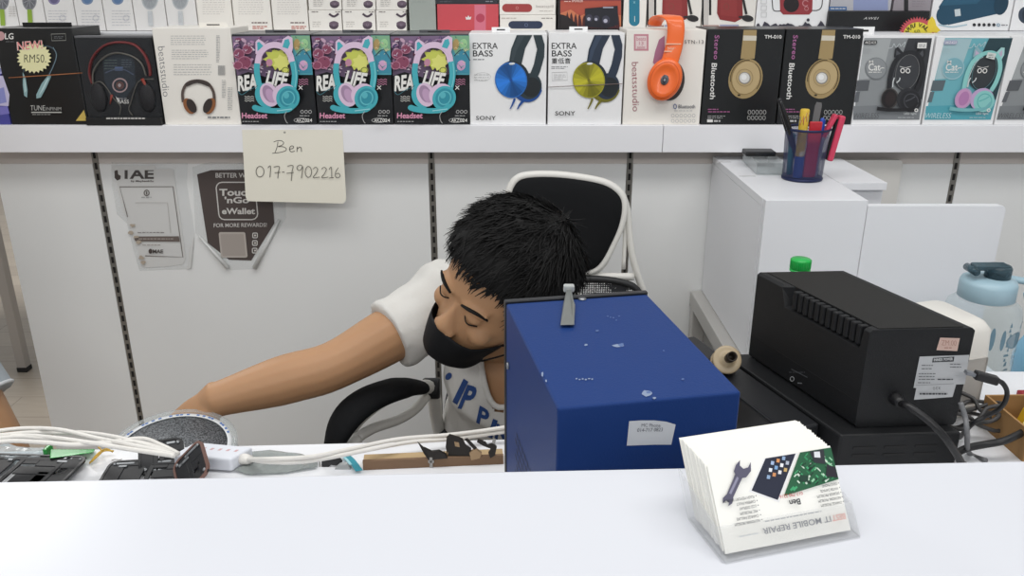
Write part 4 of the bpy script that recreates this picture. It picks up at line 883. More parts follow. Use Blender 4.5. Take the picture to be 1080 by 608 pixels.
# legs and feet
for q in (-1, 1):
    hp_ = PV + V((q * .09, -.01, -.02)); kn = V((.03 + q * .20, 1.22, .50)); an = V((.03 + q * .20, 1.27, .085))
    limb(b, [hp_, hp_ * .5 + kn * .5, kn, kn * .65 + an * .35, an], [.088, .078, .056, .054, .037], 4)
    limb(b, [an + V((0, .03, -.035)), an + V((0, -.05, -.045)), an + V((0, -.14, -.058))], [.036, .034, .022], 4)
body = put(tidy(b, 'body', .0034, 5, .5, SKIN), 'body', man)

# T-shirt: torso and two short sleeves as one garment
s_ = MB(); tor = []
for c, ra, rb in ((NB + V((0, .018, .028)), .072, .062), (NB + V((0, .012, .0)), .116, .078), (NB * .55 + CH * .45, .172, .103), (CH, .178, .118), (CH * .5 + WS * .5, .175, .122), (WS, .172, .124), (WS * .4 + PV * .6, .182, .13), (PV + V((0, 0, .02)), .186, .132)):
    tor.append(ell(c, ax, fwv, ra, rb, 28, .9))
s_.loft(tor, SHIRT)
def sleeve(s0, e0):
    d = (e0 - s0); p0 = s0 + (NB - s0) * .35 + V((0, 0, .004)); cut = s0 + d * .53
    q = [p0, s0 + V((0, .004, .008)), s0 + d * .26, cut]; rr = [.066, .070, .065, .063]
    s_.tube([q[0], q[0] * .5 + q[1] * .5, q[1], q[1] * .5 + q[2] * .5, q[2], q[2] * .4 + q[3] * .6, q[3]], [.068, .073, .0725, .0695, .067, .064, .062], SHIRT, 20)
sleeve(sR, eR); sleeve(sL, eL)
me = tidy(s_, 'shirt', .0055, 6, .6, SHIRT)
from mathutils import noise
bm = bmesh.new(); bm.from_mesh(me); bm.normal_update()
aR = (eR - sR).normalized()
for v in bm.verts:
    p = v.co; fd = noise.noise(V((p.x * 14 + p.z * 10, p.y * 12, p.z * 9))) * .006 + noise.noise(V((p.x * 30, p.y * 26 + p.z * 14, p.z * 22))) * .003
    ts = (p - sR).dot(aR)
    if ts > .0: fd += .0022 * sin(ts * 120 + p.z * 40)
    v.co = p + v.normal * fd
# neckline: open a V at the front of the collar
nk = hd.at(0, -.03, -.13) * .25 + NB * .75
kill = []
for v in bm.verts:
    p = v.co; x = (p - NB).dot(ax); dz = (p - NB).dot(dn); ff = (p - NB).dot(fwv)
    if ff > -.02 and -.2 < dz < .075 and abs(x + .02) < .064 * (1 - max(0, dz) / .08): kill.append(v)
bmesh.ops.delete(bm, geom=kill, context='VERTS')
bm.to_mesh(me); bm.free()
shirt = put(me, 't_shirt', man); shirt['label'] = 'white T-shirt with blue capital letters across the chest'
# collar rib
bm = bmesh.new(); bm.from_mesh(me); loop = [e for e in bm.edges if e.is_boundary]
adj = {}
for e in loop:
    a, c = e.verts; adj.setdefault(a, []).append(c); adj.setdefault(c, []).append(a)
best = []
seen = set()
for st_ in adj:
    if st_ in seen: continue
    path = [st_]; seen.add(st_); cur = st_
    while True:
        nx = [w for w in adj[cur] if w not in seen]
        if not nx: break
        cur = nx[0]; seen.add(cur); path.append(cur)
    if len(path) > len(best): best = path
rib = [WM[man.name] @ v.co.copy() for v in best][::3]; bm.free()
if len(rib) > 8:
    for _ in range(6): rib = [(rib[i - 1] + rib[i] * 2 + rib[(i + 1) % len(rib)]) / 4 for i in range(len(rib))]
    c = MB(); c.tube(rib, .0052, SHIRT, 8, closed=True); c.build('collar', man)
# blue letters laid onto the cloth
W = WM[man.name]; bmm = bmesh.new(); bmm.from_mesh(me); bmm.transform(W); tree = BVHTree.FromBMesh(bmm); bmm.free()
BLUE = mat('blue_print', '#24457f', .8)
def cloth_text(ch, quad, parent):
    """quad: lower-left, lower-right, upper-left on the picture; laid on the cloth itself"""
    vs, fs = textmesh(ch, .035); bm = bmesh.new(); bv = [bm.verts.new((x, y, 0)) for x, y in vs]
    for f in fs:
        try: bm.faces.new([bv[i] for i in f])
        except ValueError: pass
    bmesh.ops.triangulate(bm, faces=bm.faces[:])
    for _ in range(4):
        es = [e for e in bm.edges if e.calc_length() > .14]
        if es: bmesh.ops.subdivide_edges(bm, edges=es, cuts=1); bmesh.ops.triangulate(bm, faces=bm.faces[:])
    a, r_, u_ = [V((*q, 0)) for q in quad]; out = []
    for v in bm.verts:
        q = a + (r_ - a) * v.co.x + (u_ - a) * v.co.y; d = ray(q.x, q.y).normalized(); hit = tree.ray_cast(EYE, d)
        out.append(hit[0] - d * .0016 if hit[0] else None)
    bm.verts.index_update(); m = MB(); ok = [f for f in bm.faces if all(out[v.index] is not None for v in f.verts)]
    far = max([(o - EYE).length for o in out if o] or [0])
    m.add([o if o else EYE for o in out], [[v.index for v in f.verts] for f in ok], BLUE, False); bm.free()
    if ok:
        used = sorted({i for f in m.f for i in f}); mp_ = {i: k for k, i in enumerate(used)}; m.v = [m.v[i] for i in used]; m.f = [[mp_[i] for i in f] for f in m.f]
        m.build('letter', parent, fix=False)
for ch, qd in (('P', ((455, 387), (467, 394), (463, 371))), ('.', ((468, 399), (473, 402.5), (473, 392))), ('I', ((477, 424), (482, 427.5), (489, 399.5))), ('P', ((482.5, 431), (494.5, 434), (493, 406))), ('P', ((502, 446), (513, 452), (506, 428))), ('I', ((514, 461), (519, 463), (520, 442))), ('N', ((521, 466), (535, 470), (524, 447)))):
    cloth_text(ch, qd, shirt)
# trousers and shoes
t_ = MB(); rings = []
t_.loft([ell(PV + V((0, 0, z)), ax, fwv, a, c_, 24, .9) for z, a, c_ in ((.05, .178, .126), (0, .184, .132), (-.06, .17, .125), (-.09, .12, .09))], PANTS)
for q in (-1, 1):
    hp_ = PV + V((q * .09, -.01, -.02)); kn = V((.03 + q * .20, 1.22, .50)); an = V((.03 + q * .20, 1.27, .085))
    t_.tube(smooth([hp_, hp_ * .5 + kn * .5, kn, kn * .6 + an * .4, an + V((0, 0, .03))], 4), [.10] * 3 + [.095, .092, .088, .082, .074, .07, .068, .066, .064, .062, .06, .058, .056, .055], PANTS, 16)
put(tidy(t_, 'trousers', .008, 5, .6, PANTS), 'trousers', man)
SHO = mat('dark_shoe', '#1d1d20', .6)
for q in (-1, 1):
    an = V((.03 + q * .20, 1.27, .085)); f = MB()
    f.loft([ell(an + V((0, y, z - .085)), V((1, 0, 0)), V((0, 0, 1)), a, c_, 16, .8) for y, z, a, c_ in ((.07, .04, .02, .03), (.055, .045, .036, .045), (0, .05, .042, .05), (-.07, .045, .044, .045), (-.13, .037, .046, .037), (-.18, .03, .036, .03), (-.20, .022, .015, .016))], SHO)
    f.build('shoe', man)

# face: eyebrows, lashes
for q in (-1, 1):
    e = MB(); pts = smooth([hd.at(q * .013, .0945, .0165), hd.at(q * .028, .0955, .0225), hd.at(q * .042, .089, .0225), hd.at(q * .054, .079, .017)], 4)
    e.tube(pts, [.0016 + .0022 * sin(pi * (i + 2) / 15) for i in range(len(pts))], HAIR, 8, flat=.6); e.build('eyebrow', man)
    e = MB(); pts = smooth([hd.at(q * .0185, .0855, -.0035), hd.at(q * .026, .0895, -.0065), hd.at(q * .034, .0895, -.0065), hd.at(q * .044, .083, -.003)], 4)
    e.tube(pts, .0011, HAIR, 6); e.build('eyelashes', man)
# mask
mk = MB(); NA = 33; NH = 15; out_r = []; 
def mtop(a):
    x = abs(a) / R(82); return -.0435 + .004 * math.exp(-(a / .35) ** 2) - .010 * min(1, x * 2) + .006 * max(0, x - .5)
def mbot(a):
    x = abs(a) / R(82); return -.121 + .028 * x ** 1.5
def mpt(a, t, off):
    h = mtop(a) + (mbot(a) - mtop(a)) * t; x = abs(a) / R(82)
    bul = .004 + .013 * max(0, 1 - x * 1.3) * sin(pi * min(1, .25 + t * .62)) + .004 * (1 - x)
    hh = max(h, -.112); w, fr, bk = hd.sec(max(hh, -.085)); q = hd.surf(max(hh, -.085), a, bul + off); return q + hd.u * ((h - max(hh, -.085)) * hd.k) - hd.f * max(0, (-.100 - h)) * 1.2
for i in range(NH):
    t = i / (NH - 1); out_r.append([mpt(R(-82) + R(164) * j / (NA - 1), t, .0) for j in range(NA)])
inn = [[mpt(R(-82) + R(164) * j / (NA - 1), i / (NH - 1), -.002) for j in range(NA)] for i in range(NH)]
vs = [p for r_ in out_r for p in r_] + [p for r_ in inn for p in r_]; K = NA * NH; fs = []
for i in range(NH - 1):
    for j in range(NA - 1):
        a = i * NA + j; fs.append((a, a + 1, a + NA + 1, a + NA)); fs.append((K + a + NA, K + a + NA + 1, K + a + 1, K + a))
for j in range(NA - 1): fs.append((j, K + j, K + j + 1, j + 1)); a = (NH - 1) * NA + j; fs.append((a, a + 1, K + a + 1, K + a))
for i in range(NH - 1): a = i * NA; fs.append((a, a + NA, K + a + NA, K + a)); a += NA - 1; fs.append((a, K + a, K + a + NA, a + NA))
mk.add(vs, fs, MASK, True); mo = mk.build('face_mask', man); mo['label'] = 'black face mask worn below the nose'
for q in (-1, 1):
    for t in (.05, .97):
        a = q * R(81); e = MB(); p0 = mpt(a, t, 0); tgt = hd.at(q * .086, -.022, .012 if t < .5 else -.034)
        e.tube(smooth([p0, p0 * .5 + tgt * .5 + hd.l * q * .006, tgt], 4), .0015, MASK, 6); e.build('ear_loop', mo)

# hair: a cap plus many locks running from the whorl
def hairline(a):
    """height of the hair's lower edge for a direction a (0 = straight ahead)"""
    x = abs(a)
    if x < R(48): return .068 - .006 * (x / R(48))
    if x < R(78): return .062 - .060 * ((x - R(48)) / R(30))
    if x < R(100): return .002 + .02 * math.sin((x - R(78)) / R(22) * pi)
    return .002 - .062 * min(1, (x - R(100)) / R(40))
def hthick(a, t):
    """thickness of the hair at lower edge (t=0) to crown (t=1)"""
    side = .007 if abs(a) > R(60) else .011
    return side + (.024 - side) * min(1, max(0, t - .15) * 1.3)
hr = MB(); NA = 56; NH = 16; rings = []
for i in range(NH):
    t = i / (NH - 1); ring = []
    for j in range(NA):
        a = 2 * pi * j / NA; a = a - 2 * pi if a > pi else a; lo = hairline(a); h = lo + (.1205 - lo) * sin(t * pi / 2) ** 1.1
        o = hthick(a, t) * min(1, .35 + t * 4); q = hd.surf(h, a, o * (1 if t < .85 else .6)); q = q + hd.u * (o * t * t) * hd.k + hd.l * 0
        q += (q - hd.c).normalized() * noise.noise(q * 38) * .006; ring.append(q)
    rings.append(ring)
top = hd.at(0, -.004, .1205 + .021)
hr.loft(rings, HAIR, True, False)
k0 = len(hr.v) - NA; hr.v.append(top); hr.f += [(k0 + j, k0 + (j + 1) % NA, len(hr.v) - 1) for j in range(NA)]; hr.m += [0] * NA; hr.sm += [True] * NA
htree = BVHTree.FromPolygons([tuple(p) for p in hr.v], hr.f)
rr = random.Random(11); wh = hd.at(.012, -.055, .118); cen = hd.at(0, -.004, .025); cnt = 0
while cnt < 7000:
    q = V((rr.gauss(0, 1), rr.gauss(0, 1), rr.gauss(0, 1))).normalized()
    hit = htree.ray_cast(cen + q * .2, -q)
    if not hit[0]: continue
    loc = (hit[0] - hd.c); h = loc.dot(hd.u); a = math.atan2(loc.dot(hd.l), loc.dot(hd.f))
    lo = hairline(a)
    if h < lo + .001: continue
    cnt += 1
    root = hit[0] - q * .003; nrm = q
    d = (root - wh); d = d - nrm * d.dot(nrm)
    if d.length < .006: d = V((rr.uniform(-1, 1), rr.uniform(-1, 1), 0))
    d = d.normalized(); fr = abs(a) < R(60) and h < .10
    if abs(a) < R(75): d = (d * .7 + hd.f * .5 + hd.l * -.12); d = (d - nrm * d.dot(nrm)).normalized()
    tw = rr.gauss(0, .30); d = (d * cos(tw) + nrm.cross(d) * sin(tw)).normalized()
    low = h < lo + .03; side = abs(a) > R(66) and h < .06
    ln = rr.uniform(.024, .042) if not side else rr.uniform(.010, .018)
    if low and fr: ln = rr.uniform(.016, .028)
    strand(hr, root, d, nrm, ln, rr.uniform(.0006, .0015), HAIR, .06 if fr else .02, rr.uniform(.02, .22) if not low else rr.uniform(.0, .12))
o = hr.build('hair', man, fix=False); o['label'] = 'short thick black hair with a ragged fringe'

# ------------------------------------------------------------------ second person, only shorts and a knee in the frame
DEN = mat('pale_denim', '#aab2b8', .85, bump=.3, bscale=300)
p2 = thing('person', 'person in pale frayed denim shorts standing at the left edge, one leg in view', 'person', (-1.33, 1.62, 0))
b = MB(); lk = at_t(-14, 424, 1.72); o2 = lk - V((.30, 0, 0))
pv = V((o2.x - .02, 1.62, .88))
tor = [ell(pv + V((0, 0, z)), V((1, 0, 0)), V((0, 1, 0)), a, c_, 24, .9) for z, a, c_ in ((-.08, .12, .09), (0, .165, .115), (.14, .145, .10), (.30, .16, .11), (.42, .18, .105), (.50, .12, .08), (.54, .06, .055))]
b.loft(tor, SKIN); limb(b, [pv + V((0, 0, .5)), pv + V((0, -.01, .58)), pv + V((0, -.01, .64))], [.06, .052, .055])
h2 = Head(pv + V((0, -.02, .74)), (0, 0, 1), (.5, -1, 0)); h2.build(b)
for q in (-1, 1):
    sh_ = pv + V((q * .18, 0, .44)); el = sh_ + V((q * .04, .02, -.29)); wr = el + V((-q * .02, -.08, -.25))
    limb(b, [pv + V((q * .11, 0, .45)), sh_, sh_ * .5 + el * .5, el, el * .6 + wr * .4, wr], [.05, .05, .043, .037, .036, .026])
    hand(b, wr, V((0, -.15, -1)), V((-q, 0, 0)), q, .4)
    hp_ = pv + V((q * .09, 0, -.02)); kn = V((lk.x, lk.y, .50)) if q == 1 else V((o2.x - .14, 1.62, .50)); an = kn + V((.02 if q == 1 else 0, -.01, -.42))
    limb(b, [hp_, hp_ * .5 + kn * .5, kn, kn * .65 + an * .35, an], [.088, .076, .054, .054, .036])
    limb(b, [an + V((0, .03, -.04)), an + V((0, -.06, -.05)), an + V((0, -.15, -.062))], [.034, .032, .02])
put(tidy(b, 'body', .0055, 5, .5, SKIN), 'body', p2)
c = MB(); c.loft([ell(pv + V((0, 0, z)), V((1, 0, 0)), V((0, 1, 0)), a, c_, 24, .9) for z, a, c_ in ((.12, .158, .113), (0, .178, .128), (-.08, .16, .12), (-.12, .12, .1))], DEN)
for q in (-1, 1):
    hp_ = pv + V((q * .09, 0, -.02)); kn = V((lk.x, lk.y, .50)) if q == 1 else V((o2.x - .14, 1.62, .50)); hem = hp_ * .22 + kn * .78
    c.tube([hp_, hp_ * .6 + hem * .4, hem], [.10, .098, .092], DEN, 20)
put(tidy(c, 'shorts', .007, 4, .5, DEN), 'shorts', p2)
c = MB(); c.loft([ell(pv + V((0, 0, z)), V((1, 0, 0)), V((0, 1, 0)), a, c_, 24, .9) for z, a, c_ in ((.03, .18, .132), (.14, .16, .116), (.30, .175, .126), (.42, .196, .12), (.50, .135, .095), (.545, .07, .065))], SHIRT)
for q in (-1, 1):
    sh_ = pv + V((q * .18, 0, .44)); el = sh_ + V((q * .04, .02, -.29)); c.tube([pv + V((q * .11, 0, .45)), sh_ + V((0, 0, .006)), sh_ * .6 + el * .4], [.06, .064, .06], SHIRT, 18)
put(tidy(c, 'top', .007, 5, .5, SHIRT), 't_shirt', p2)
hr = MB(); rings = []
for i in range(12):
    t = i / 11; ring = []
    for j in range(40):
        a = 2 * pi * j / 40; a = a - 2 * pi if a > pi else a; lo = hairline(a); h = lo + (.1205 - lo) * sin(t * pi / 2); q = h2.surf(h, a, .012) + h2.u * .01 * t * t; ring.append(q)
    rings.append(ring)
hr.loft(rings, HAIR); hr.build('hair', p2)
for q in (-1, 1):
    kn = V((lk.x, lk.y, .50)) if q == 1 else V((o2.x - .14, 1.62, .50)); an = kn + V((.02 if q == 1 else 0, -.01, -.42)); f = MB()
    f.loft([ell(V((an.x, an.y + y, z)), V((1, 0, 0)), V((0, 0, 1)), a, c_, 16, .8) for y, z, a, c_ in ((.07, .04, .02, .03), (.055, .045, .036, .045), (0, .045, .042, .045), (-.07, .042, .044, .042), (-.14, .035, .046, .035), (-.19, .028, .036, .028), (-.21, .02, .015, .016))], SHO); f.build('shoe', p2)
kk = V((lk.x, lk.y, .50)); hp_ = pv + V((.09, 0, -.02)); hem = hp_ * .235 + kk * .765; hd_ = (kk - hp_).normalized(); hs = hd_.cross(V((0, 1, 0))).normalized(); ht_ = hd_.cross(hs)
c = MB(); c.tube([hem + (hs * cos(2 * pi * k / 40) + ht_ * sin(2 * pi * k / 40)) * (.0905 + .0012 * sin(k * 5.3)) for k in range(40)], .0042, mat('frayed_white', '#d5d8da', .9), 8, closed=True); c.build('frayed_hem', p2)
# ================================================================== office chair
CW = mat('chair_white', '#dedcd6', .4); CM = mat('black_chair_fabric', '#131416', .85, spec=.2, bump=.4, bscale=900); CB = mat('chair_black', '#1a1b1d', .5)
yc = 1.68
def cp(u, v_, d=0.): 
    q = on_y(u, v_, yc); k = (H - .33 - q.z); return on_y(u, v_, yc + d - .12 * k)     # slightly reclined
ch = thing('office_chair', 'white-framed office chair with black back rest behind the man', 'chair', (.08, 1.62, 0))
head = [(549, 187.5), (566, 185), (590, 185.5), (615, 188.5), (636, 193), (649, 200), (656.5, 210), (657, 224), (653, 241), (645, 259), (637, 274), (629, 283), (618, 287), (600, 288.5), (578, 287), (561, 282), (549, 270), (541, 250), (536, 228), (537, 207), (541, 195)]
hq = smooth([cp(*q) for q in head], 3, True); nrm = V((0, -1, .12)).normalized()
cen = sum(hq, V()) / len(hq); b = MB(); rings = []
for sc_, off in ((.90, -.012), (.97, -.006), (.985, .002), (1, .004), (.985, .007), (.97, .012)):
    rings.append([cen + (q - cen) * sc_ - nrm * off for q in hq][:])
rings = [[cen + (q - cen) * s_ + nrm * o for q in hq] for s_, o in ((.2, .020), (.6, .019), (.88, .016), (.96, .010), (.985, .002), (.97, -.006), (.7, -.010))]
b.loft(rings, CM); b.build('back_pad', ch)
b = MB(); b.tube([cen + (q - cen) * 1.012 for q in hq], .0085, CW, 10, closed=True, flat=1.0); b.build('back_frame', ch)
b = MB()
sp_ = smooth([cp(656, 205, .01), cp(661.5, 222, .012), cp(663.5, 246, .014), cp(667, 270, .016), cp(673, 292, .02), cp(680, 312, .025), cp(690, 345, .03), cp(694, 390, .03), cp(680, 440, .02)], 4); b.tube(sp_, .0095, CW, 10, flat=.8)
b.tube(smooth([cp(659, 226, .012), cp(659, 250, .014), cp(657.5, 284, .014)], 3), .0045, CW, 8)
b.tube(smooth([cp(596, 289, .004), cp(620, 290.5, .006), cp(645, 292, .01), cp(668, 292, .016)], 3), .0085, CW, 10); b.tube(smooth([cp(645, 261, .0), cp(638, 278, .004), cp(626, 289, .008)], 3), .006, CW, 8)
b.build('spine_frame', ch)
# lower mesh back with its rim: holes cut through
low = [(583, 312), (592, 300), (603, 295), (630, 294.5), (656, 298), (672, 306), (682, 330), (684, 380), (672, 430), (630, 446), (560, 446), (520, 430), (508, 380), (512, 335), (530, 306), (560, 300)]
lq = smooth([cp(*q, -.015) for q in low], 3, True); lc = sum(lq, V()) / len(lq)
b = MB(); b.tube(lq, .0075, CB, 10, closed=True); b.build('mesh_rim', ch)
# perforated mesh
mm = bpy.data.materials.new('chair_mesh'); mm.use_nodes = True; nt = mm.node_tree; bsd = nt.nodes['Principled BSDF']; bsd.inputs['Base Color'].default_value = (*lin('#2b2c30'), 1); bsd.inputs['Roughness'].default_value = .7
tc = nt.nodes.new('ShaderNodeTexCoord'); vo = nt.nodes.new('ShaderNodeTexVoronoi'); vo.inputs['Scale'].default_value = 210; vo.inputs['Randomness'].default_value = .15
gt = nt.nodes.new('ShaderNodeMath'); gt.operation = 'GREATER_THAN'; gt.inputs[1].default_value = .40
nt.links.new(tc.outputs['Object'], vo.inputs['Vector']); nt.links.new(vo.outputs['Distance'], gt.inputs[0]); nt.links.new(gt.outputs[0], bsd.inputs['Alpha'])
b = MB(); n = len(lq); vs = [lc] + [lc + (q - lc) * .5 + V((0, .01, 0)) for q in lq] + lq
fs = [(0, 1 + i, 1 + (i + 1) % n) for i in range(n)] + [(1 + i, 1 + n + i, 1 + n + (i + 1) % n, 1 + (i + 1) % n) for i in range(n)]
b.add(vs, fs, mm, True); b.build('mesh_back', ch)
# seat, column, base
b = MB(); b.box((-.17, 1.34, .445), (.31, 1.70, .50), CM, .025, 4, sm=True); b.build('seat', ch)
b = MB(); b.box((-.06, 1.48, .40), (.22, 1.66, .444), CB, .01); b.build('tilt_mechanism', ch)
b = MB(); b.lathe([(.03, .10), (.03, .25), (.02, .251), (.02, .40)], CB, 20, Matrix.Translation(V((.08, 1.57, 0)))); b.build('gas_column', ch)
for i in range(5):
    a = R(90 + 72 * i); d = V((cos(a), sin(a), 0)); c = V((.08, 1.57, 0)); q = MB(); q.tube([c + V((0, 0, .11)), c + d * .14 + V((0, 0, .10)), c + d * .27 + V((0, 0, .075))], [.024, .02, .016], CW, 10); l = q.build('base_arm', ch)
    w = MB(); side = V((-d.y, d.x, 0)); M = Matrix.Translation(c + d * .27 + V((0, 0, .03))) @ side.to_track_quat('Z', 'Y').to_matrix().to_4x4(); w.lathe([(.0, -.02), (.028, -.02), (.030, -.012), (.030, .012), (.028, .02), (.0, .02)], CB, 18, M); w.build('caster', l)
# arm rests: curved black pad over a white loop
def armrest(mir):
    zA = H - .655; ar = [(354, 470), (361, 447), (374, 428), (392, 414), (413, 405), (432, 400.5), (446, 401)]
    P = []
    for i, (u, v_) in enumerate(ar):
        q = on_y(u - 4, v_ + 8, (1.165, 1.17, 1.185, 1.215, 1.255, 1.30, 1.345)[i]); P.append(q)
    if mir: P = [V((.17 - q.x, q.y, q.z)) for q in P]
    q = smooth(P, 4); n = len(q); rad = [.030 * (.80 + .20 * sin(pi * min(.5, i / 12))) if i < 8 else .030 - .010 * max(0, (i - n + 7) / 7) for i in range(n)]
    a = MB(); rg = []
    for i, c in enumerate(q):
        tg = (q[min(i + 1, n - 1)] - q[max(i - 1, 0)]).normalized(); sd = tg.cross(V((0, 0, 1))).normalized(); u_ = sd.cross(tg)
        rg.append([c + sd * (rad[i] * 1.02 * cos(k)) + u_ * (rad[i] * .60 * sin(k)) for k in [2 * pi * j / 18 for j in range(18)]])
    a.loft([[q[0] + (p - q[0]) * .5 - (q[1] - q[0]) * .6 for p in rg[0]]] + rg + [[q[-1] + (p - q[-1]) * .5 + (q[-1] - q[-2]) * .6 for p in rg[-1]]], CM); pad = a.build('arm_pad', ch)
    L = []
    for (u, v_) in ((372, 482), (378, 462), (391, 444), (410, 428), (432, 417), (449, 412)):
        L.append((u - 13, v_))
    l1 = [on_y(u, v_, 1.165 + .035 * i) for i, (u, v_) in enumerate(L)]; l2 = [on_y(u, v_, y_) for u, v_, y_ in ((377, 462, 1.20), (394, 452, 1.24), (420, 443, 1.29), (438, 432, 1.33), (450, 418, 1.36))]
    tl = [on_y(u, v_, y_) for u, v_, y_ in ((447, 408, 1.35), (455, 410, 1.38), (458, 420, 1.40), (461, 445, 1.45))]; tl.append(V((-.13, 1.50, .44)))
    if mir: l1, l2, tl = [[V((.17 - q.x, q.y, q.z)) for q in L_] for L_ in (l1, l2, tl)]
    a = MB(); a.tube(smooth(l1, 4), .011, CW, 10, flat=.8); a.tube(smooth(l2, 4), .009, CW, 10); a.tube(smooth([l1[0], (l1[0] + l2[0]) / 2, l2[0]], 3), .011, CW, 10); a.tube(smooth(tl, 4), .013, CW, 10); a.build('arm_frame', ch)
    jn = tl[1]; a = MB(); a.lathe([(0, -.016), (.018, -.016), (.020, -.012), (.020, .012), (.018, .016), (0, .016)], CB, 20, Matrix.Translation(jn) @ Matrix.Rotation(R(90), 4, 'Y')); a.build('arm_pivot', ch)
armrest(False); armrest(True)
# ================================================================== things on the desks and the counter
# ---- blue power box
BLU = mat('blue_enamel', '#17356e', .5, spec=.18, vary=.03, vscale=30, bump=.12, bscale=500); BLK2 = mat('black_bezel', '#15171c', .4); SCR = mat('screw_steel', '#8c8f94', .35, .8)
zt_ = H - .315
A = on_z(588, 431, zt_); Bp = on_z(782, 413.5, zt_); D_ = on_z(537, 318, zt_)
ang = math.atan2(Bp.y - A.y, Bp.x - A.x); wB = (Bp - A).length; dB = (D_ - A).length
bx = thing('power_box', 'blue metal power box with scratched top and a white name sticker on its front', 'equipment', (A.x, A.y, ZW), ang)
hB = zt_ - ZW
b = MB(); b.box((0, 0, .008), (wB, dB - .006, hB), BLU, .0025, 3); b.build('housing', bx, local=True)
MB().box((-.001, dB - .0055, .006), (wB + .001, dB + .002, hB + .002), BLK2, .001).build('control_panel', bx, local=True)
for x in (.015, wB - .015):
    for y in (.02, dB - .03): MB().box((x - .008, y - .008, 0), (x + .008, y + .008, .0085), BLK2, .002).build('foot', bx, local=True)
# vents: slanted slots on both sides
for x0, sgn in ((-.0004, -1), (wB + .0004, 1)):
    v_ = MB()
    for i in range(9):
        for j in range(11):
            y = .055 + i * .0135 + (j % 2) * .0065; z = .045 + j * .0095
            v_.add([V((x0, y, z)), V((x0, y + .0075, z + .0035)), V((x0, y + .0075, z + .0062)), V((x0, y, z + .0027))], [(0, 1, 2, 3)], SLOT)
    v_.build('vent_slots', bx, local=True, fix=False)
for (y, z) in ((.012, .03), (dB - .02, .05), (dB - .022, .2)):
    m = MB(); m.lathe([(0, 0), (.0042, 0), (.0036, .002), (0, .0026)], SCR, 12, Matrix.Translation(V((-.0002, y, z))) @ Matrix.Rotation(R(-90), 4, 'Y')); m.build('screw', bx, local=True)
# paint chips on the lid
def flat_on(z, pts): return [on_z(u, v_, z) for u, v_ in pts]
CHIP = mat('bare_chip', '#7d8ba5', .6); CHIP2 = mat('dull_chip', '#4f6694', .6)
cm_ = MB(); zz = zt_ + .0003; rr = random.Random(5)
bk_ = [0]
def blob(u, v_, ru, rv, m, n=11, rag=.45):
    bk_[0] += 1; cm_.add(flat_on(zz + bk_[0] * 4e-5, [(u + ru * cos(2 * pi * k / n) * (1 - rag * rr.random()), v_ + rv * sin(2 * pi * k / n) * (1 - rag * rr.random())) for k in range(n)]), [tuple(range(n))], m)
blob(652, 365, 9, 2, CHIP); blob(655, 364, 4, 2.6, CHIP2); blob(682, 415, 6.5, 4.4, CHIP); blob(684, 414, 3, 2, CHIP2); blob(690, 420, 2.4, 1.4, CHIP); blob(618, 364, 2, 1.6, CHIP)
for i in range(6): blob(608 + i * 3.3, 400 + rr.uniform(-1.4, 1.4), 1.5, 1, CHIP)
for i in range(5): blob(641 + i * 3, 336 + rr.uniform(-3, 3), 1.1, .7, CHIP2)
blob(572, 395, 1.4, 3.4, CHIP); blob(576, 402, 1, 2, CHIP); blob(630, 349, 2, .9, CHIP2); blob(720, 400, 2, 1, CHIP2); blob(700, 370, 1.2, .8, CHIP2)
cm_.build('paint_chips', bx, fix=False)
b = MB(); q = on_z(614, 316, zt_); b.lathe([(0, 0), (.0045, 0), (.0045, .0012), (0, .0018)], SCR, 12, Matrix.Translation(V((q.x, q.y, zt_)))); b.build('lid_screw', bx)
# front sticker
FN = V((sin(ang), -cos(ang), 0)); p = Print(A, FN, 2e-4)
p.poly([(663.6, 444.6), (676, 443.8), (690, 443.8), (703, 445.2), (712.6, 448.2), (708, 469.4), (690, 469.4), (661, 470.4)], mat('sticker_white', '#c9ccd0', .5)); IK = ink('#5a5d66')
p.text('MC Phone', 676.6, 450.6, 20, 3.6, IK, ang=.5); p.text('014-717 0823', 672.2, 456, 27, 3.8, IK, ang=-1.5, shear=.2); p.build('name_sticker', bx, fix=False)
# ---- tweezers lying over the back edge of the blue box
TW = mat('tweezer_steel', '#8a8d8a', .35, .75)
tw = thing('tweezers', 'grey metal tweezers lying across the back edge of the blue box', 'tool', on_z(598, 330, zt_))
b = MB(); zt2 = zt_ + .0028
pl = [on_z(591, 343.6, zt2), on_z(604.6, 343.4, zt2), on_z(605.6, 322, zt2), on_z(603, 309, zt2 + .003), on_z(602, 303, zt2 + .006), on_z(599.6, 303, zt2 + .006), on_z(597, 309, zt2 + .003), on_z(594, 322, zt2)]
b.prism(pl, (0, 0, .0012), TW, .0003); b.build('upper_arm', tw)
b = MB(); b.prism([V((p_.x + .001, p_.y + .001, zt_ + .0024)) for p_ in pl[:3]] + [V((p_.x, p_.y, zt_ + .0024)) for p_ in pl[3:]], (0, 0, .001), TW, .0002); b.build('lower_arm', tw)
b = MB(); q = on_z(600, 304, zt2 + .006); b.box((q.x - .006, q.y - .004, q.z - .004), (q.x + .006, q.y + .004, q.z + .004), mat('clear_grip', '#b5b8b6', .2, .2), .002, 3); b.build('grip_end', tw)

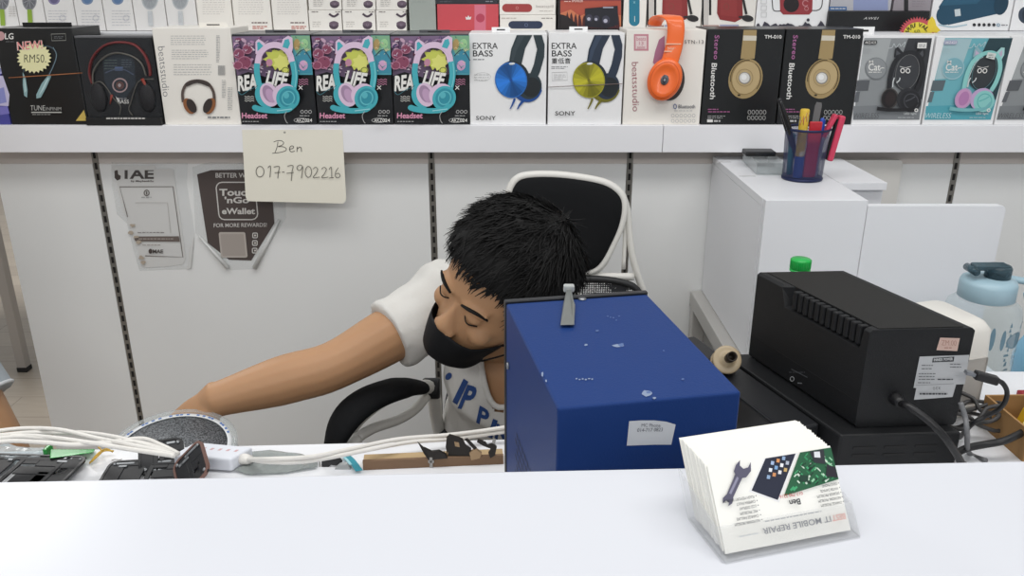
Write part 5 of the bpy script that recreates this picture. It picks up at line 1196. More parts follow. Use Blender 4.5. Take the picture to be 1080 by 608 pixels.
# ---- black voltage stabiliser on a flat black unit
UB = mat('ups_black', '#161719', .5, spec=.35, bump=.2, bscale=800); UB2 = mat('ups_slot', '#0c0c0d', .6); DUST = mat('ups_top', '#1d1c1a', .6, spec=.3, vary=.25, vscale=14, bump=.2, bscale=800)
ztop = H - .392; fl_ = on_z(918, 348.5, ztop); fr_ = on_z(1029, 346, ztop); bl_ = on_z(799, 287.5, ztop); br_ = on_z(910, 287, ztop)
ax_ = (bl_ - fl_); Lu = ax_.length; Wu = (fr_ - fl_).length; eX = (fr_ - fl_).normalized(); eY = ax_.normalized(); yaw = math.atan2(-ax_.x, ax_.y)
SK = Matrix(((eX.x, eY.x, 0, fl_.x), (eX.y, eY.y, 0, fl_.y), (0, 0, 1, 0), (0, 0, 0, 1)))
def skb(mb, name, parent, z):
    mb.v = [Matrix.Translation(V((0, 0, z))) @ (SK @ q) for q in mb.v]; return mb.build(name, parent)
zdev = H - .526
up = thing('voltage_stabiliser', 'large black voltage stabiliser box with grip ridges and a white rating label', 'equipment', (fl_.x, fl_.y, zdev))
hU = ztop - zdev
# outline of the body seen end-on, with a recessed shoulder on the top edges where the grip ridges sit
b = MB(); c_ = .013
sec = [(.003, 0), (Wu - .003, 0), (Wu, .004), (Wu, hU - .004), (Wu - .004, hU), (.004, hU), (0, hU - .004), (0, .004)]
secR = [(.003, 0), (Wu - .003, 0), (Wu, .004), (Wu, hU - .004), (Wu - .0005, hU - .003), (Wu - .004, hU), (.012, hU), (.012, hU - .026), (0, hU - .030), (0, .004)]
secF = [(.003, 0), (Wu - .003, 0), (Wu, .004), (Wu, hU - .004), (Wu - .0005, hU - .003), (Wu - .004, hU), (.004, hU), (.0005, hU - .003), (0, hU - .004), (0, .004)]
ys_ = [(0, secF), (.010, secF), (.013, secR), (Lu * .70, secR), (Lu * .745, secF), (Lu, secF)]
rings = [[V((x, y, z)) for x, z in s_] for y, s_ in ys_]
b.loft(rings, UB, False); 
skb(b, 'housing', up, zdev)
m = MB(); m.box((.0125, .003, hU + .0001), (Wu - .0125, Lu - .003, hU + .0008), DUST); skb(m, 'lid', up, zdev)
for xa, xb in ((.0005, .0118),):
    for i in range(12):
        y = .016 + i * (Lu * .68 - .02) / 12; r_ = MB(); r_.box((xa, y, hU - .0265), (xb, y + .0075, hU - .0005), UB, .0018, 2); skb(r_, 'grip_ridge', up, zdev)
m = MB(); m.box((-.0006, .001, hU * .26), (Wu + .0006, Lu - .001, hU * .26 + .0012), UB2); skb(m, 'seam', up, zdev)
# power switch mark on the left side
LN = V((-eY.y, eY.x, 0)); p = Print(fl_ + LN * .0003, LN); p.k = 2
p.ring(835.4, 400, 2, 2.3, .7, ink('#a8aaac')); p.lines(832, 388, 850, 398, 1, ink('#4d4f52'), .8, seed=3, dx=0); p.band([(834.6, 389.6), (851.6, 398.4)], .8, ink('#55575a'), 1); p.band([(841, 404.2), (845.8, 404.6)], 1, ink('#77797c'), 1); p.build('switch_mark', up, fix=False)
# labels on the end
EN = V((eX.y, -eX.x, 0)); p = Print(fl_ + EN * .0002, EN); p.k = 2; WL = mat('label_silver', '#b9bbbd', .4)
p.poly([(970, 376.4), (1022.4, 374.6), (1017.6, 405.6), (1008.4, 405.8), (1004.6, 419), (964, 422), (966.4, 409.6), (963.4, 409.4)], WL); IKK = ink('#35373b')
p.poly([(984, 377.8), (1006.6, 376.4), (1005.8, 381.6), (983, 382.6)], IKK); p.text('INNEX', 985, 381.4, 9.6, 2.9, ink('#d5d7d8'), ang=-3, bold=.02); p.text('POWER', 995.6, 380.8, 9.4, 2.9, ink('#d5d7d8'), ang=-3, bold=.02)
p.lines(972, 384, 985, 391, 2, ink('#55575b'), .8, seed=2); p.lines(1002, 383, 1014, 389, 2, ink('#55575b'), .8, seed=3); p.lines(969, 393, 987, 402, 3, ink('#55575b'), .8, seed=4); p.lines(989, 399.6, 1008, 401.4, 1, ink('#3c3e42'), 1.2, seed=5); p.lines(968, 403, 985, 405, 1, ink('#55575b'), .8, seed=6); p.text('O E X', 984, 411.6, 8, 3, IKK, ang=-3); p.lines(970, 414.4, 1002, 417, 1, ink('#3c3e42'), 1.8, seed=7, dx=0); p.band([(966, 406.8), (1006, 405)], .4, ink('#77797c'), 1)
p.build('rating_label', up, fix=False)
p = Print(fl_ + EN * .0002, EN); p.k = 2; p.poly([(991.6, 356.4), (1012.4, 357), (1009.6, 370.6), (987.6, 369.6)], mat('pink_sticker', '#cdb0a4', .6)); p.text('ZM.00', 993, 364.4, 15.6, 5.4, ink('#a5776c'), ang=2, bold=-.01); p.lines(996, 366, 1004, 368.4, 1, ink('#b08a80'), 1.4); p.build('price_sticker', up, fix=False)
# mains lead leaving the end
CAB = mat('black_cable', '#161618', .45)
g0 = on_plane(944, 420, fl_ - EN * 0, EN); cb_ = [g0 - EN * .002, g0 + EN * .014, on_y(958, 429, g0.y - .03), on_y(978, 443, g0.y - .045), on_y(996, 461, g0.y - .055), on_y(1008, 478, g0.y - .05), on_y(1018, 492, g0.y - .04), on_y(1040, 500, g0.y - .02)]
cb_ = cb_[:3] + [V((q.x, q.y, max(q.z, ZW + .0055))) for q in cb_[3:]]; b = MB(); b.tube(smooth(cb_, 5), .0047, CAB, 10); pc = b.build('power_cord', up)
b = MB(); b.tube([g0 - EN * .001, g0 + EN * .004, g0 + EN * .010, g0 + EN * .016], [.0085, .0085, .0065, .0055], CAB, 12); b.build('cord_grip', pc)
# flat unit below
fd = thing('flat_unit', 'flat black vented unit lying under the voltage stabiliser', 'equipment', (fl_.x, fl_.y, ZW))
hD = zdev - ZW - .001
b = MB(); b.box((-.030, -.018, .003), (Wu - .006, Lu + .012, hD), UB, .003, 2); skb(b, 'housing', fd, ZW)
m = MB()
for i in range(3):
    for j in range(2): m.box((-.012 + i * .040, -.0186, hD - .020 - j * .011), (.016 + i * .040, -.0178, hD - .0165 - j * .011), UB2)
skb(m, 'vent_slots', fd, ZW)
for x in (-.02, Wu - .02):
    for y in (-.005, Lu - .01): skb(MB().box((x - .006, y - .006, 0), (x + .006, y + .006, .0035), UB2), 'foot', fd, ZW)
# ---- hot-air tool resting on a low black station left of it
zst = ZW + .052
q0 = on_z(828, 440, zst); s0 = thing('tool_station', 'low black tool station between the blue box and the flat unit', 'equipment', (q0.x, q0.y, ZW), yaw)
xs_ = V((-.0, 0, 0)); I_ = WM[s0.name].inverted(); fx = (I_ @ (SK @ V((-.030, -.018, 0)))).x
MB().box((fx - .062, -.03, .002), (fx - .004, .27, .052), mat('station_black', '#1c1d20', .45, bump=.15, bscale=700), .003).build('housing', s0, local=True)
MB().box((fx - .061, -.02, .0521), (fx - .056, .10, .0545), BLK2, .0008).build('edge_rib', s0, local=True)
ht = on_z(767, 379.5, zst + .0245); BEI = mat('beige_plastic', '#a9987c', .4); dirn = (at_t(784, 369, .93 * (ht - EYE).dot(FW)) - ht).normalized()
ho = thing('hot_air_handle', 'hot air tool handle with beige collar and dark nozzle lying on the black station', 'tool', (ht.x, ht.y, zst))
M_ = Matrix.Translation(ht) @ dirn.to_track_quat('Z', 'Y').to_matrix().to_4x4() @ Matrix.Scale(1.2, 4)
b = MB(); b.lathe([(0, -.004), (.0155, -.004), (.0172, -.0025), (.0172, .0), (.0160, .001), (.0120, .0006), (.0085, .001), (.0070, .008), (0, .008)], BEI, 30, M_); b.build('collar', ho)
b = MB(); b.lathe([(.0056, .0075), (.0060, .015), (.0060, .024), (.0046, .024), (.0044, .012), (0, .0115)], mat('nozzle_dark', '#2d2620', .45, .5), 20, M_); b.build('nozzle', ho)
b = MB(); b.lathe([(0, -.085), (.011, -.085), (.0135, -.08), (.0140, -.03), (.0145, -.0042), (0, -.0042)], BLK2, 22, M_); b.lathe([(.0156, -.022), (.0158, -.018), (.0156, -.014), (.0145, -.014), (.0145, -.022)], BEI, 26, M_, close=False); b.build('grip', ho)

# ---- white rounded device behind the stabiliser
WD = mat('device_white', '#d9d6cf', .4); q = at_t(1021, 337, 1.14)
yw2 = yaw - .05; zpt = on_y(1018, 338, q.y).z
ptr = thing('label_printer', 'white rounded device with a blue-grey side panel behind the stabiliser', 'equipment', (q.x - .02, q.y + .02, ZW), yw2)
hP = zpt - ZW; b = MB()
pr_ = [(-.05, -.045), (.055, -.045), (.055, .07), (-.05, .07)]; rings = []
for z, ins in ((.0, .004), (.004, 0), (hP * .55, .0), (hP - .014, .003), (hP - .004, .010), (hP, .018)):
    ring = []
    for k in range(32):
        a = 2 * pi * k / 32; c, s_2 = cos(a), sin(a); c = math.copysign(abs(c) ** .35, c); s_2 = math.copysign(abs(s_2) ** .35, s_2)
        ring.append(V((.0025 + c * (.0525 - ins), .0125 + s_2 * (.0575 - ins), z)))
    rings.append(ring)
b.loft(rings, WD); b.build('housing', ptr, local=True)
MB().box((.0475, -.030, hP - .085), (.0558, .050, hP - .045), mat('blue_grey_panel', '#7c8ba5', .35), .004).build('side_panel', ptr, local=True)
MB().box((.0535, -.018, hP - .075), (.0563, -.002, hP - .068), SLOT, .001).build('port', ptr, local=True)
MB().box((.0, -.0455, .02), (.040, -.0440, hP - .05), mat('pale_panel', '#b5b2ad', .45), .003).build('front_panel', ptr, local=True)
# USB lead plugged in
us = thing('usb_cable', 'black USB plug and lead curling at the right behind the stabiliser', 'cable', at_t(1040, 405, 1.0))
u0 = at_t(1028, 395.4, 1.0); u1 = at_t(1052, 402, 1.0); d = (u1 - u0).normalized(); Mq = Matrix.Translation((u0 + u1) / 2) @ d.to_track_quat('X', 'Z').to_matrix().to_4x4()
b = MB(); b.box((-.0145, -.006, -.0052), (.0145, .006, .0052), CAB, .002, 2, Mq); pl_ = b.build('plug', us)
MB().box((-.026, -.004, -.0022), (-.0145, .004, .0022), SCR, .0004, 1, Mq).build('connector', pl_)
b = MB(); b.tube(smooth([u1 - d * .003, at_t(1057, 404, 1.0), at_t(1062, 413, 1.005), at_t(1060, 424, 1.01), at_t(1052, 433, 1.02), at_t(1038, 440, 1.03), at_t(1025, 448, 1.04), on_z(1012, 462, ZW + .006)], 5), .0030, CAB, 8); b.build('lead', us)
# loose cords in a heap on the desk
def cord(name, label, pts, r_, m, k=5, group=None):
    b = MB(); b.tube(smooth(pts, k), r_, m, 8); o = b.build(name); return tag(o, label, 'cable', group)
cord('cable', 'thick black lead running off the right edge of the picture', [on_z(1004, 481, ZW + .012), on_z(1020, 473, ZW + .02), on_z(1040, 469, ZW + .022), on_z(1060, 465, ZW + .03), on_z(1082, 455, ZW + .035), on_z(1100, 449, ZW + .03)], .0048, CAB)
DG = mat('dark_grey_cable', '#3c3b3b', .5)
lp = []
for i in range(34):
    a = i * .62; c = on_z(1018, 455, ZW); r0 = .026 + .010 * sin(i * 1.7); lp.append(c + V((cos(a) * r0 * 1.25, sin(a) * r0, .006 + .028 * (.5 + .5 * sin(i * .9)) + .0004 * i)))
cord('cable', 'tangled bundle of thin dark leads beside the white device', lp, .0028, DG, 4)
cord('cable', 'grey lead hanging down past the corner of the stabiliser', [at_t(1013, 425, .985), at_t(1018, 440, .985), at_t(1020, 458, .985), on_z(1022, 478, ZW + .004), on_z(1040, 486, ZW + .004)], .0032, mat('mid_grey_cable', '#6d6e70', .5))
# ---- organiser box with yellow bits at the right edge
KR = mat('kraft_card', '#a07a4c', .75, vary=.06, vscale=20); q = on_z(1062, 478, ZW); oz = thing('card_tray', 'small brown card tray of yellow bits at the right edge', 'box', (q.x + .066, q.y + .03, ZW), .03)
b = MB(); w_, d_, h_ = .12, .10, .045
for a, c in (((-w_ / 2, -d_ / 2, 0), (w_ / 2, d_ / 2, .003)), ((-w_ / 2, -d_ / 2, .003), (w_ / 2, -d_ / 2 + .003, h_)), ((-w_ / 2, d_ / 2 - .003, .003), (w_ / 2, d_ / 2, h_)), ((-w_ / 2, -d_ / 2 + .003, .003), (-w_ / 2 + .003, d_ / 2 - .003, h_)), ((w_ / 2 - .003, -d_ / 2 + .003, .003), (w_ / 2, d_ / 2 - .003, h_))): b.box(a, c, KR)
b.build('tray', oz, local=True); W0 = WM[oz.name]
for i, (x, y, h2, an, nm_, mm_, lb) in enumerate(((-.03, .01, .052, .3, 'paper_packet', mat('yellow_paper', '#e2b52a', .6), 'yellow folded packet standing in the card tray'), (-.035, -.02, .040, -.4, 'paper_packet', mat('pale_yellow_paper', '#d9c878', .6), 'pale yellow packet lying at the front of the card tray'), (.0, .03, .062, .2, 'plastic_bag', mat('bag_grey', '#b5bdb9', .3), 'grey plastic bag of parts at the back of the card tray'), (.01, -.005, .05, .9, 'clip_card', mat('orange_paper', '#c98a2a', .6), 'orange-brown card slipped into the card tray'))):
    b = MB(); M3 = W0 @ Matrix.Translation(V((x, y, .0035))) @ Matrix.Rotation(an, 4, 'Z') @ Matrix.Rotation(.25, 4, 'X'); b.box((-.014, -.005, .001), (.014, .005, h2), mm_, .003, 2, M3); b.box((-.012, -.0055, h2 * .55), (.010, -.005, h2 * .75), mat('packet_print', '#6b4a2a', .6), M=M3); o = b.build(nm_); tag(o, lb, 'packet')
b = MB(); q = at_t(1079, 424, 1.22); b.box((q.x, q.y, ZW), (q.x + .03, q.y + .02, q.z + .01), mat('dark_red_card', '#8f1f2a', .5), .002); b.box((q.x + .004, q.y - .0004, q.z - .02), (q.x + .026, q.y, q.z), mat('red_card_print', '#d9a9a2', .5)); o = b.build('red_carton'); tag(o, 'small dark red carton at the right edge', 'box')

# ---- big water bottle
tb_ = 1.36; c = at_t(1036, 330, tb_); sc_ = tb_ / 868
bt = thing('water_bottle', 'large clear water bottle with pale blue lid and carry strap', 'bottle', (c.x, c.y, ZT))
zl = at_t(1038, 312, tb_).z - ZT; rB = 37 * sc_; CLB = clear('bottle_plastic', '#f7fbfc', .06, .08, '#e3eaec'); LID = mat('lid_blue', '#9db9c5', .4); SMK = clear('smoke_lid', '#7f98a2', .35, .1, '#546b75')
Mb = Matrix.Translation(V((c.x, c.y, ZT)))
b = MB(); b.lathe([(0, .004), (rB * .8, .0), (rB * .97, .006), (rB, .02), (rB, zl * .62), (rB * .97, zl * .66), (rB, zl * .70), (rB * 1.0, zl - .022), (rB * .94, zl - .010), (rB * .76, zl - .0005)], CLB, 40, Mb, close=False); b.build('bottle_body', bt)
b = MB(); b.lathe([(0, .008), (rB * .93, .008), (rB * .96, .02), (rB * .96, zl * .35), (0, zl * .35)], clear('drinking_water', '#f3f9fb', .03, .02, '#d9e6ea'), 36, Mb); b.build('water', bt)
b = MB(); b.lathe([(rB * .68, zl), (rB * .74, zl + .002), (rB * .74, zl + .026), (rB * .70, zl + .032), (rB * .5, zl + .036), (0, zl + .036)], LID, 40, Mb); lid = b.build('lid', bt)
b = MB(); b.lathe([(rB * .34, zl + .036), (rB * .34, zl + .052), (rB * .30, zl + .056), (0, zl + .056)], SMK, 26, Mb @ Matrix.Translation(V((.012, .0, 0)))); b.box((-.030, -.013, zl + .050), (.026, .013, zl + .058), SMK, .003, 2, Mb); b.build('flip_spout', lid)
b = MB(); b.tube([Mb @ V((-.032, -.016, zl + .049)), Mb @ V((-.032, .016, zl + .049))], .006, SMK, 14); b.build('hinge', lid)
b = MB(); hh = zl + .020; b.tube([Mb @ V((rB * .55, -rB * .80, hh)), Mb @ V((rB * .9, -rB * .95, hh + .006)), Mb @ V((rB * 1.5, -rB * .80, hh)), Mb @ V((rB * 2.2, -rB * .45, hh - .010)), Mb @ V((rB * 2.6, .0, hh - .016)), Mb @ V((rB * 2.2, rB * .5, hh - .01)), Mb @ V((rB * .9, rB * .7, hh))], .0095, LID, 12, flat=.6); b.build('carry_strap', bt)
# printed pattern round the body
pm_ = MB(); BI = mat('bottle_print', '#5f7d8c', .5); rr = random.Random(8)
def onb(a, z): return Mb @ V((cos(a) * (rB + .0006), sin(a) * (rB + .0006), z))
for (a0, z0, rw, rh) in ((-2.15, zl - .045, .017, .010), (-1.0, zl - .055, .020, .014), (-1.75, zl - .05, .004, .02), (-1.45, zl - .052, .004, .018)):
    pm_.add([onb(a0 + rw / rB * cos(2 * pi * k / 14), z0 + rh * sin(2 * pi * k / 14)) for k in range(14)], [tuple(range(14))], BI)
z = zl - .03
while z > .05:
    for a0 in (-1.22, -.72):
        w2 = rr.uniform(.06, .2); h2 = rr.uniform(.003, .008); o_ = rr.uniform(-.08, .08)
        if rr.random() < .75: pm_.add([onb(a0 + o_ - w2 / 2, z), onb(a0 + o_ + w2 / 2, z), onb(a0 + o_ + w2 / 2 * rr.random(), z + h2), onb(a0 + o_ - w2 / 2 * rr.random(), z + h2)], [(0, 1, 2, 3)], BI)
    z -= .0085
pm_.build('bottle_print', bt, fix=False)
# green-capped bottle behind the stabiliser
tg = 1.34; c = at_t(845, 274, tg); g = thing('drink_bottle', 'clear drink bottle with a bright green cap behind the stabiliser', 'bottle', (c.x, c.y, ZT)); zg = c.z - ZT - .007; Mg = Matrix.Translation(V((c.x, c.y, ZT)))
b = MB(); b.lathe([(0, .006), (.03, .0), (.036, .006), (.037, .02), (.036, zg * .6), (.034, zg * .68), (.022, zg * .88), (.014, zg - .012), (.0135, zg)], CLB, 28, Mg, close=False); b.build('bottle_body', g)
GC = mat('green_cap', '#1fae4c', .3, sub=.1); b = MB(); b.lathe([(.0158, zg - .008), (.0160, zg + .005), (.0148, zg + .0085), (0, zg + .009)], GC, 32, Mg); b.lathe([(.0165, zg - .012), (.0165, zg - .0085), (.014, zg - .0085), (.014, zg - .012)], GC, 28, Mg, close=False)
for k in range(30): a = 2 * pi * k / 30; b.box((-.0005, .0155, zg - .007), (.0005, .0166, zg + .007), GC, M=Mg @ Matrix.Rotation(a, 4, 'Z'))
b.build('cap', g)
# pale blue bag corner at the right edge
q = at_t(1086, 385, 1.5); b = MB(); b.ball((q.x + .03, q.y, q.z - .0), (.055, .06, .075), mat('pale_blue_bag', '#7fb4cf', .5), 20)
b.lathe([(.03, ZT), (.05, ZT + .03), (.045, q.z - .03), (.03, q.z - .02)], mat('pale_blue_bag'), 20, Matrix.Translation(V((q.x + .03, q.y, 0)))); o = b.build('blue_bottle'); tag(o, 'pale blue rounded bottle just entering at the right edge', 'bottle')

# ---- mesh cup with pens on the white cabinet
zc0 = zc + .0005; cq = on_z(845.5, 188.5, zc0); cup = thing('pencil_cup', 'dark blue wire mesh pencil cup on the white cabinet', 'cup', (cq.x, cq.y, zc0)); rT, rBt, hC = .0455, .041, .108
MBL = mat('navy_wire', '#20294f', .4, .4); Mc = Matrix.Translation(V((cq.x, cq.y, zc0)))
wm = bpy.data.materials.new('navy_wire_mesh'); wm.use_nodes = True; nt = wm.node_tree; bsd = nt.nodes['Principled BSDF']; bsd.inputs['Base Color'].default_value = (*lin('#232c55'), 1); bsd.inputs['Roughness'].default_value = .45
tc = nt.nodes.new('ShaderNodeTexCoord'); mpn = nt.nodes.new('ShaderNodeMapping'); mpn.inputs['Scale'].default_value = (62, 36, 1); vo = nt.nodes.new('ShaderNodeTexBrick'); vo.inputs['Scale'].default_value = 1; vo.inputs['Mortar Size'].default_value = .17; vo.inputs['Mortar Smooth'].default_value = 0; vo.offset = .5; vo.inputs['Brick Width'].default_value = 1; vo.inputs['Row Height'].default_value = 1
nt.links.new(tc.outputs['UV'], mpn.inputs[0]); nt.links.new(mpn.outputs[0], vo.inputs['Vector']); nt.links.new(vo.outputs['Fac'], bsd.inputs['Alpha'])
b = MB(); b.lathe([(rBt + (rT - rBt) * k / 6, .004 + (hC - .006) * k / 6) for k in range(7)], wm, 48, Mc, close=False); mo_ = b.build('mesh_wall', cup)
uv = mo_.data.uv_layers.new(name='uv')
for lp_ in mo_.data.loops:
    co = mo_.data.vertices[lp_.vertex_index].co; uv.data[lp_.index].uv = ((math.atan2(co.y, co.x) / (2 * pi)) % 1.0, co.z / hC)
for pl_ in mo_.data.polygons:
    us_ = [uv.data[i].uv[0] for i in pl_.loop_indices]
    if max(us_) - min(us_) > .5:
        for i in pl_.loop_indices:
            if uv.data[i].uv[0] < .5: uv.data[i].uv[0] += 1
b = MB(); ring = [Mc @ V((cos(2 * pi * k / 40) * rT, sin(2 * pi * k / 40) * rT, hC)) for k in range(40)]; b.tube(ring, .0024, MBL, 8, closed=True); b.build('rim', cup)
b = MB(); b.lathe([(0, 0), (rBt + .001, 0), (rBt + .002, .004), (rBt, .006), (0, .003)], MBL, 40, Mc); b.build('base', cup)
def stick(name, label, cat, x, y, x2, y2, L_, builder):
    p0 = Mc @ V((x, y, .008)); p1 = Mc @ V((x2, y2, .105)); d = (p1 - p0).normalized()
    M4 = Matrix.Translation(p0) @ d.to_track_quat('Z', 'Y').to_matrix().to_4x4(); t = thing(name, label, cat, p0); builder(t, M4); return t
def b_red(t, M):
    b = MB(); b.box((-.013, -.0035, 0), (.013, .0035, .118), mat('red_plastic', '#c02a36', .4), .002, 2, M); b.build('handle', t); MB().box((-.0135, -.0038, .075), (.0135, .0038, .100), mat('bright_red', '#e0403a', .35), .001, 1, M).build('collar', t)
stick('marker_pen', 'flat red tool standing in the middle of the mesh cup', 'tool', .006, -.022, .006, -.026, .12, b_red)
def b_rule(t, M):
    b = MB(); b.prism([M @ V(p_) for p_ in ((-.0085, 0, 0), (.0085, 0, 0), (.0085, 0, .145), (.006, 0, .152), (-.006, 0, .152), (-.0085, 0, .145))], M.to_3x3() @ V((0, .0012, 0)), mat('ruler_steel', '#8f8f90', .4, .7), .0003); b.build('blade', t)
    b = MB(); b.lathe([(.0018, -.0004), (.0022, -.0004), (.0022, .0002), (.0018, .0002)], SLOT, 12, M @ Matrix.Translation(V((0, 0, .145))) @ Matrix.Rotation(R(90), 4, 'X')); b.build('hanging_hole', t)
stick('steel_ruler', 'grey steel ruler with a hole standing in the mesh cup', 'ruler', .012, .010, .019, .014, .15, b_rule)
def b_yel(t, M):
    YL = mat('yellow_wrap', '#d8b63a', .5)
    b = MB(); b.lathe([(0, 0), (.0095, .001), (.0095, .140), (.008, .143), (0, .143)], YL, 18, M); b.build('tube', t)
    b = MB(); rr2 = random.Random(3)
    for i in range(26):
        a = rr2.uniform(-2.6, -.4); z = rr2.uniform(.045, .134); w2 = rr2.uniform(.5, 1.1); h2 = rr2.uniform(.006, .012); m_ = mat('wrap_' + str(i % 4), ['#b3342a', '#efe6c8', '#2d2420', '#4a78a5'][i % 4], .5)
        b.add([M @ V((cos(a + u * w2) * .0097, sin(a + u * w2) * .0097, z + v2 * h2)) for u, v2 in ((-.5, -.5), (.5, -.4), (.4, .5), (-.4, .4))], [(0, 1, 2, 3)], m_)
    b.build('wrap_print', t, fix=False)
    MB().lathe([(.0099, .0), (.0099, .045), (.0092, .046)], mat('blue_sleeve', '#1f4aa0', .4), 18, M, close=False).build('sleeve', t)
stick('glue_tube', 'glue tube with yellow comic wrapper standing in the mesh cup', 'glue', -.017, -.020, -.018, -.022, .14, b_yel)
def b_blk(t, M):
    b = MB()
    for s2 in (-1, 1): b.tube(smooth([M @ V((s2 * .002, 0, 0)), M @ V((s2 * .006, 0, .05)), M @ V((s2 * .008, 0, .10)), M @ V((s2 * .005, 0, .145)), M @ V((s2 * .0015, 0, .172))], 4), [.0042] * 8 + [.005, .0055, .006, .006, .0055, .005, .0045, .004, .003], mat('black_grip', '#141416', .25), 10)
    b.build('handles', t); b = MB(); b.ball(M @ V((0, 0, .172)), .005, BLK2); b.build('tip', t)
stick('cutter_pliers', 'glossy black handled pliers leaning left out of the mesh cup', 'tool', -.002, -.004, -.0425, -.006, .17, b_blk)
def b_pen(t, M):
    b = MB(); b.lathe([(0, 0), (.004, .002), (.0045, .01), (.0045, .118), (.003, .123), (0, .123)], mat('blue_pen', '#2c4fb0', .3), 14, M); b.build('barrel', t); MB().box((-.001, -.0068, .09), (.001, -.0045, .12), mat('blue_pen'), .0004, 1, M).build('clip', t)
stick('ballpoint_pen', 'blue pen standing in the mesh cup beside the red tool', 'pen', .022, -.008, .024, -.010, .12, b_pen)
def b_teal(t, M):
    b = MB(); b.lathe([(0, 0), (.0065, .001), (.0065, .06), (.005, .062), (0, .062)], mat('teal_stick', '#2f8f92', .4), 16, M); b.build('barrel', t); MB().lathe([(.0068, .06), (.0068, .085), (.005, .088), (0, .088)], mat('teal_cap', '#256f78', .4), 16, M).build('cap', t)
stick('highlighter', 'teal marker low in the left of the mesh cup', 'pen', -.026, .004, -.030, .006, .09, b_teal)
def b_cut(t, M):
    b = MB(); b.box((-.006, -.003, 0), (.006, .003, .085), mat('lilac_grey', '#8d88a0', .35), .0015, 1, M); b.build('body', t)
    b = MB()
    for k in range(8): b.box((-.0062, -.0034, .02 + k * .006), (.0062, -.0030, .0225 + k * .006), W_, M=M)
    b.build('grip_ribs', t)
stick('box_cutter', 'small grey knife with white ribs low in the right of the mesh cup', 'knife', .022, -.016, .029, -.020, .09, b_cut)
# pink stapler hooked over the rim on the right
st0 = thing('stapler', 'pink and black stapler hooked over the right rim of the mesh cup', 'stapler', Mc @ V((rT, 0, .05)))
Ms = Matrix.Translation(Mc @ V((rT + .0030, -.010, hC - .004))) @ Matrix.Rotation(R(9), 4, 'Y')
b = MB(); b.box((.004, -.010, -.062), (.017, .010, .034), mat('pink_plastic', '#d2415f', .35), .004, 3, Ms); b.build('top_lever', st0)
b = MB(); b.box((.0005, -.007, -.060), (.0038, .007, .026), BLK2, .001, 2, Ms); b.build('staple_rail', st0)
b = MB(); M5 = Matrix.Translation(Mc @ V((rT - .004, -.010, hC - .02))) @ Matrix.Rotation(R(24), 4, 'Y'); b.box((-.016, -.008, -.03), (-.007, .008, .05), mat('pink_plastic'), .003, 3, M5); b.build('base_arm', st0)
# clear tray with a black gadget beside the cup
CT = clear('clear_tray', '#f3f5f5', .10, .1, '#dcdfe0'); q = on_z(804, 177, zc0); q2 = on_z(800, 163.5, zc0 + .027)
tr = thing('clear_tray', 'small clear plastic tray on the white cabinet behind the pencil cup', 'tray', (q.x, q.y, zc0), -.06)
b = MB(); w_, d_, h_ = .030, .15, .026
b.box((-w_, -d_ / 2, 0), (w_, d_ / 2, .002), CT); b.box((-w_, -d_ / 2, .002), (w_, -d_ / 2 + .0015, h_), CT); b.box((-w_, d_ / 2 - .0015, .002), (w_, d_ / 2, h_), CT); b.box((-w_, -d_ / 2 + .0015, .002), (-w_ + .0015, d_ / 2 - .0015, h_), CT); b.box((w_ - .0015, -d_ / 2 + .0015, .002), (w_, d_ / 2 - .0015, h_), CT); b.build('tray', tr, local=True)
gd = thing('card_reader', 'flat black gadget lying across the clear plastic tray', 'gadget', (q2.x, q2.y, zc0 + .0272), -.05)
MB().box((-.034, -.022, 0), (.034, .022, .011), BLK2, .003, 3).build('body', gd, local=True); MB().box((-.030, -.0225, .003), (-.012, -.0218, .008), SLOT).build('slot', gd, local=True)

# ---- business cards in a clear holder on the counter
ba = math.atan2(.0253, .0913); bx0 = on_z(766, 585, ZC + .004); CWD, CHT = .0915, .0545
hd0 = thing('card_holder', 'clear plastic business card holder on the white counter', 'holder', (bx0.x, bx0.y, ZC), ba)
cq_ = Matrix.Translation(V((bx0.x, bx0.y, ZC))) @ Matrix.Rotation(ba, 4, 'Z'); tilt = .615; dpt = .040
bk = V((0, sin(tilt), cos(tilt)))                                     # direction up a card
CTH = clear('holder_plastic', '#fefefe', .06, .06, '#dcdee0')
b = MB(); th = .0015; o_ = .004
ls = [(-o_, -.003, 0), (-o_, dpt + .004, 0), (-o_, dpt + .004 + .028 * sin(tilt) / cos(tilt), .028), (-o_, -.003 + .018 * .72, .018)]
for x in (-o_, CWD + o_ - .0): b.prism([cq_ @ V((x, p_[1], p_[2])) for p_ in ls], cq_.to_3x3() @ V((th, 0, 0)), CTH)
b.prism([cq_ @ V(p_) for p_ in ((-o_ + th, -.0045, 0), (CWD + o_, -.0045, 0), (CWD + o_, -.0045 + .018 * .72, .018), (-o_ + th, -.0045 + .018 * .72, .018))], cq_.to_3x3() @ V((0, th, 0)), CTH)
b.prism([cq_ @ V(p_) for p_ in ((-o_ + th, -.003, .0), (CWD + o_, -.003, .0), (CWD + o_, dpt + .004, .0), (-o_ + th, dpt + .004, .0))], cq_.to_3x3() @ V((0, 0, th)), CTH)
b.build('holder_body', hd0)
CST = mat('card_stock', '#f1f0ea', .55); NCARD = 42; cn = cq_.to_3x3() @ V((0, -cos(tilt), sin(tilt)))
base_me = None; rr = random.Random(6)
def card_mesh():
    b = MB(); b.box((0, -.00027, 0), (CWD, .00027, CHT), CST); return b.mesh('business_card')
cme = card_mesh()
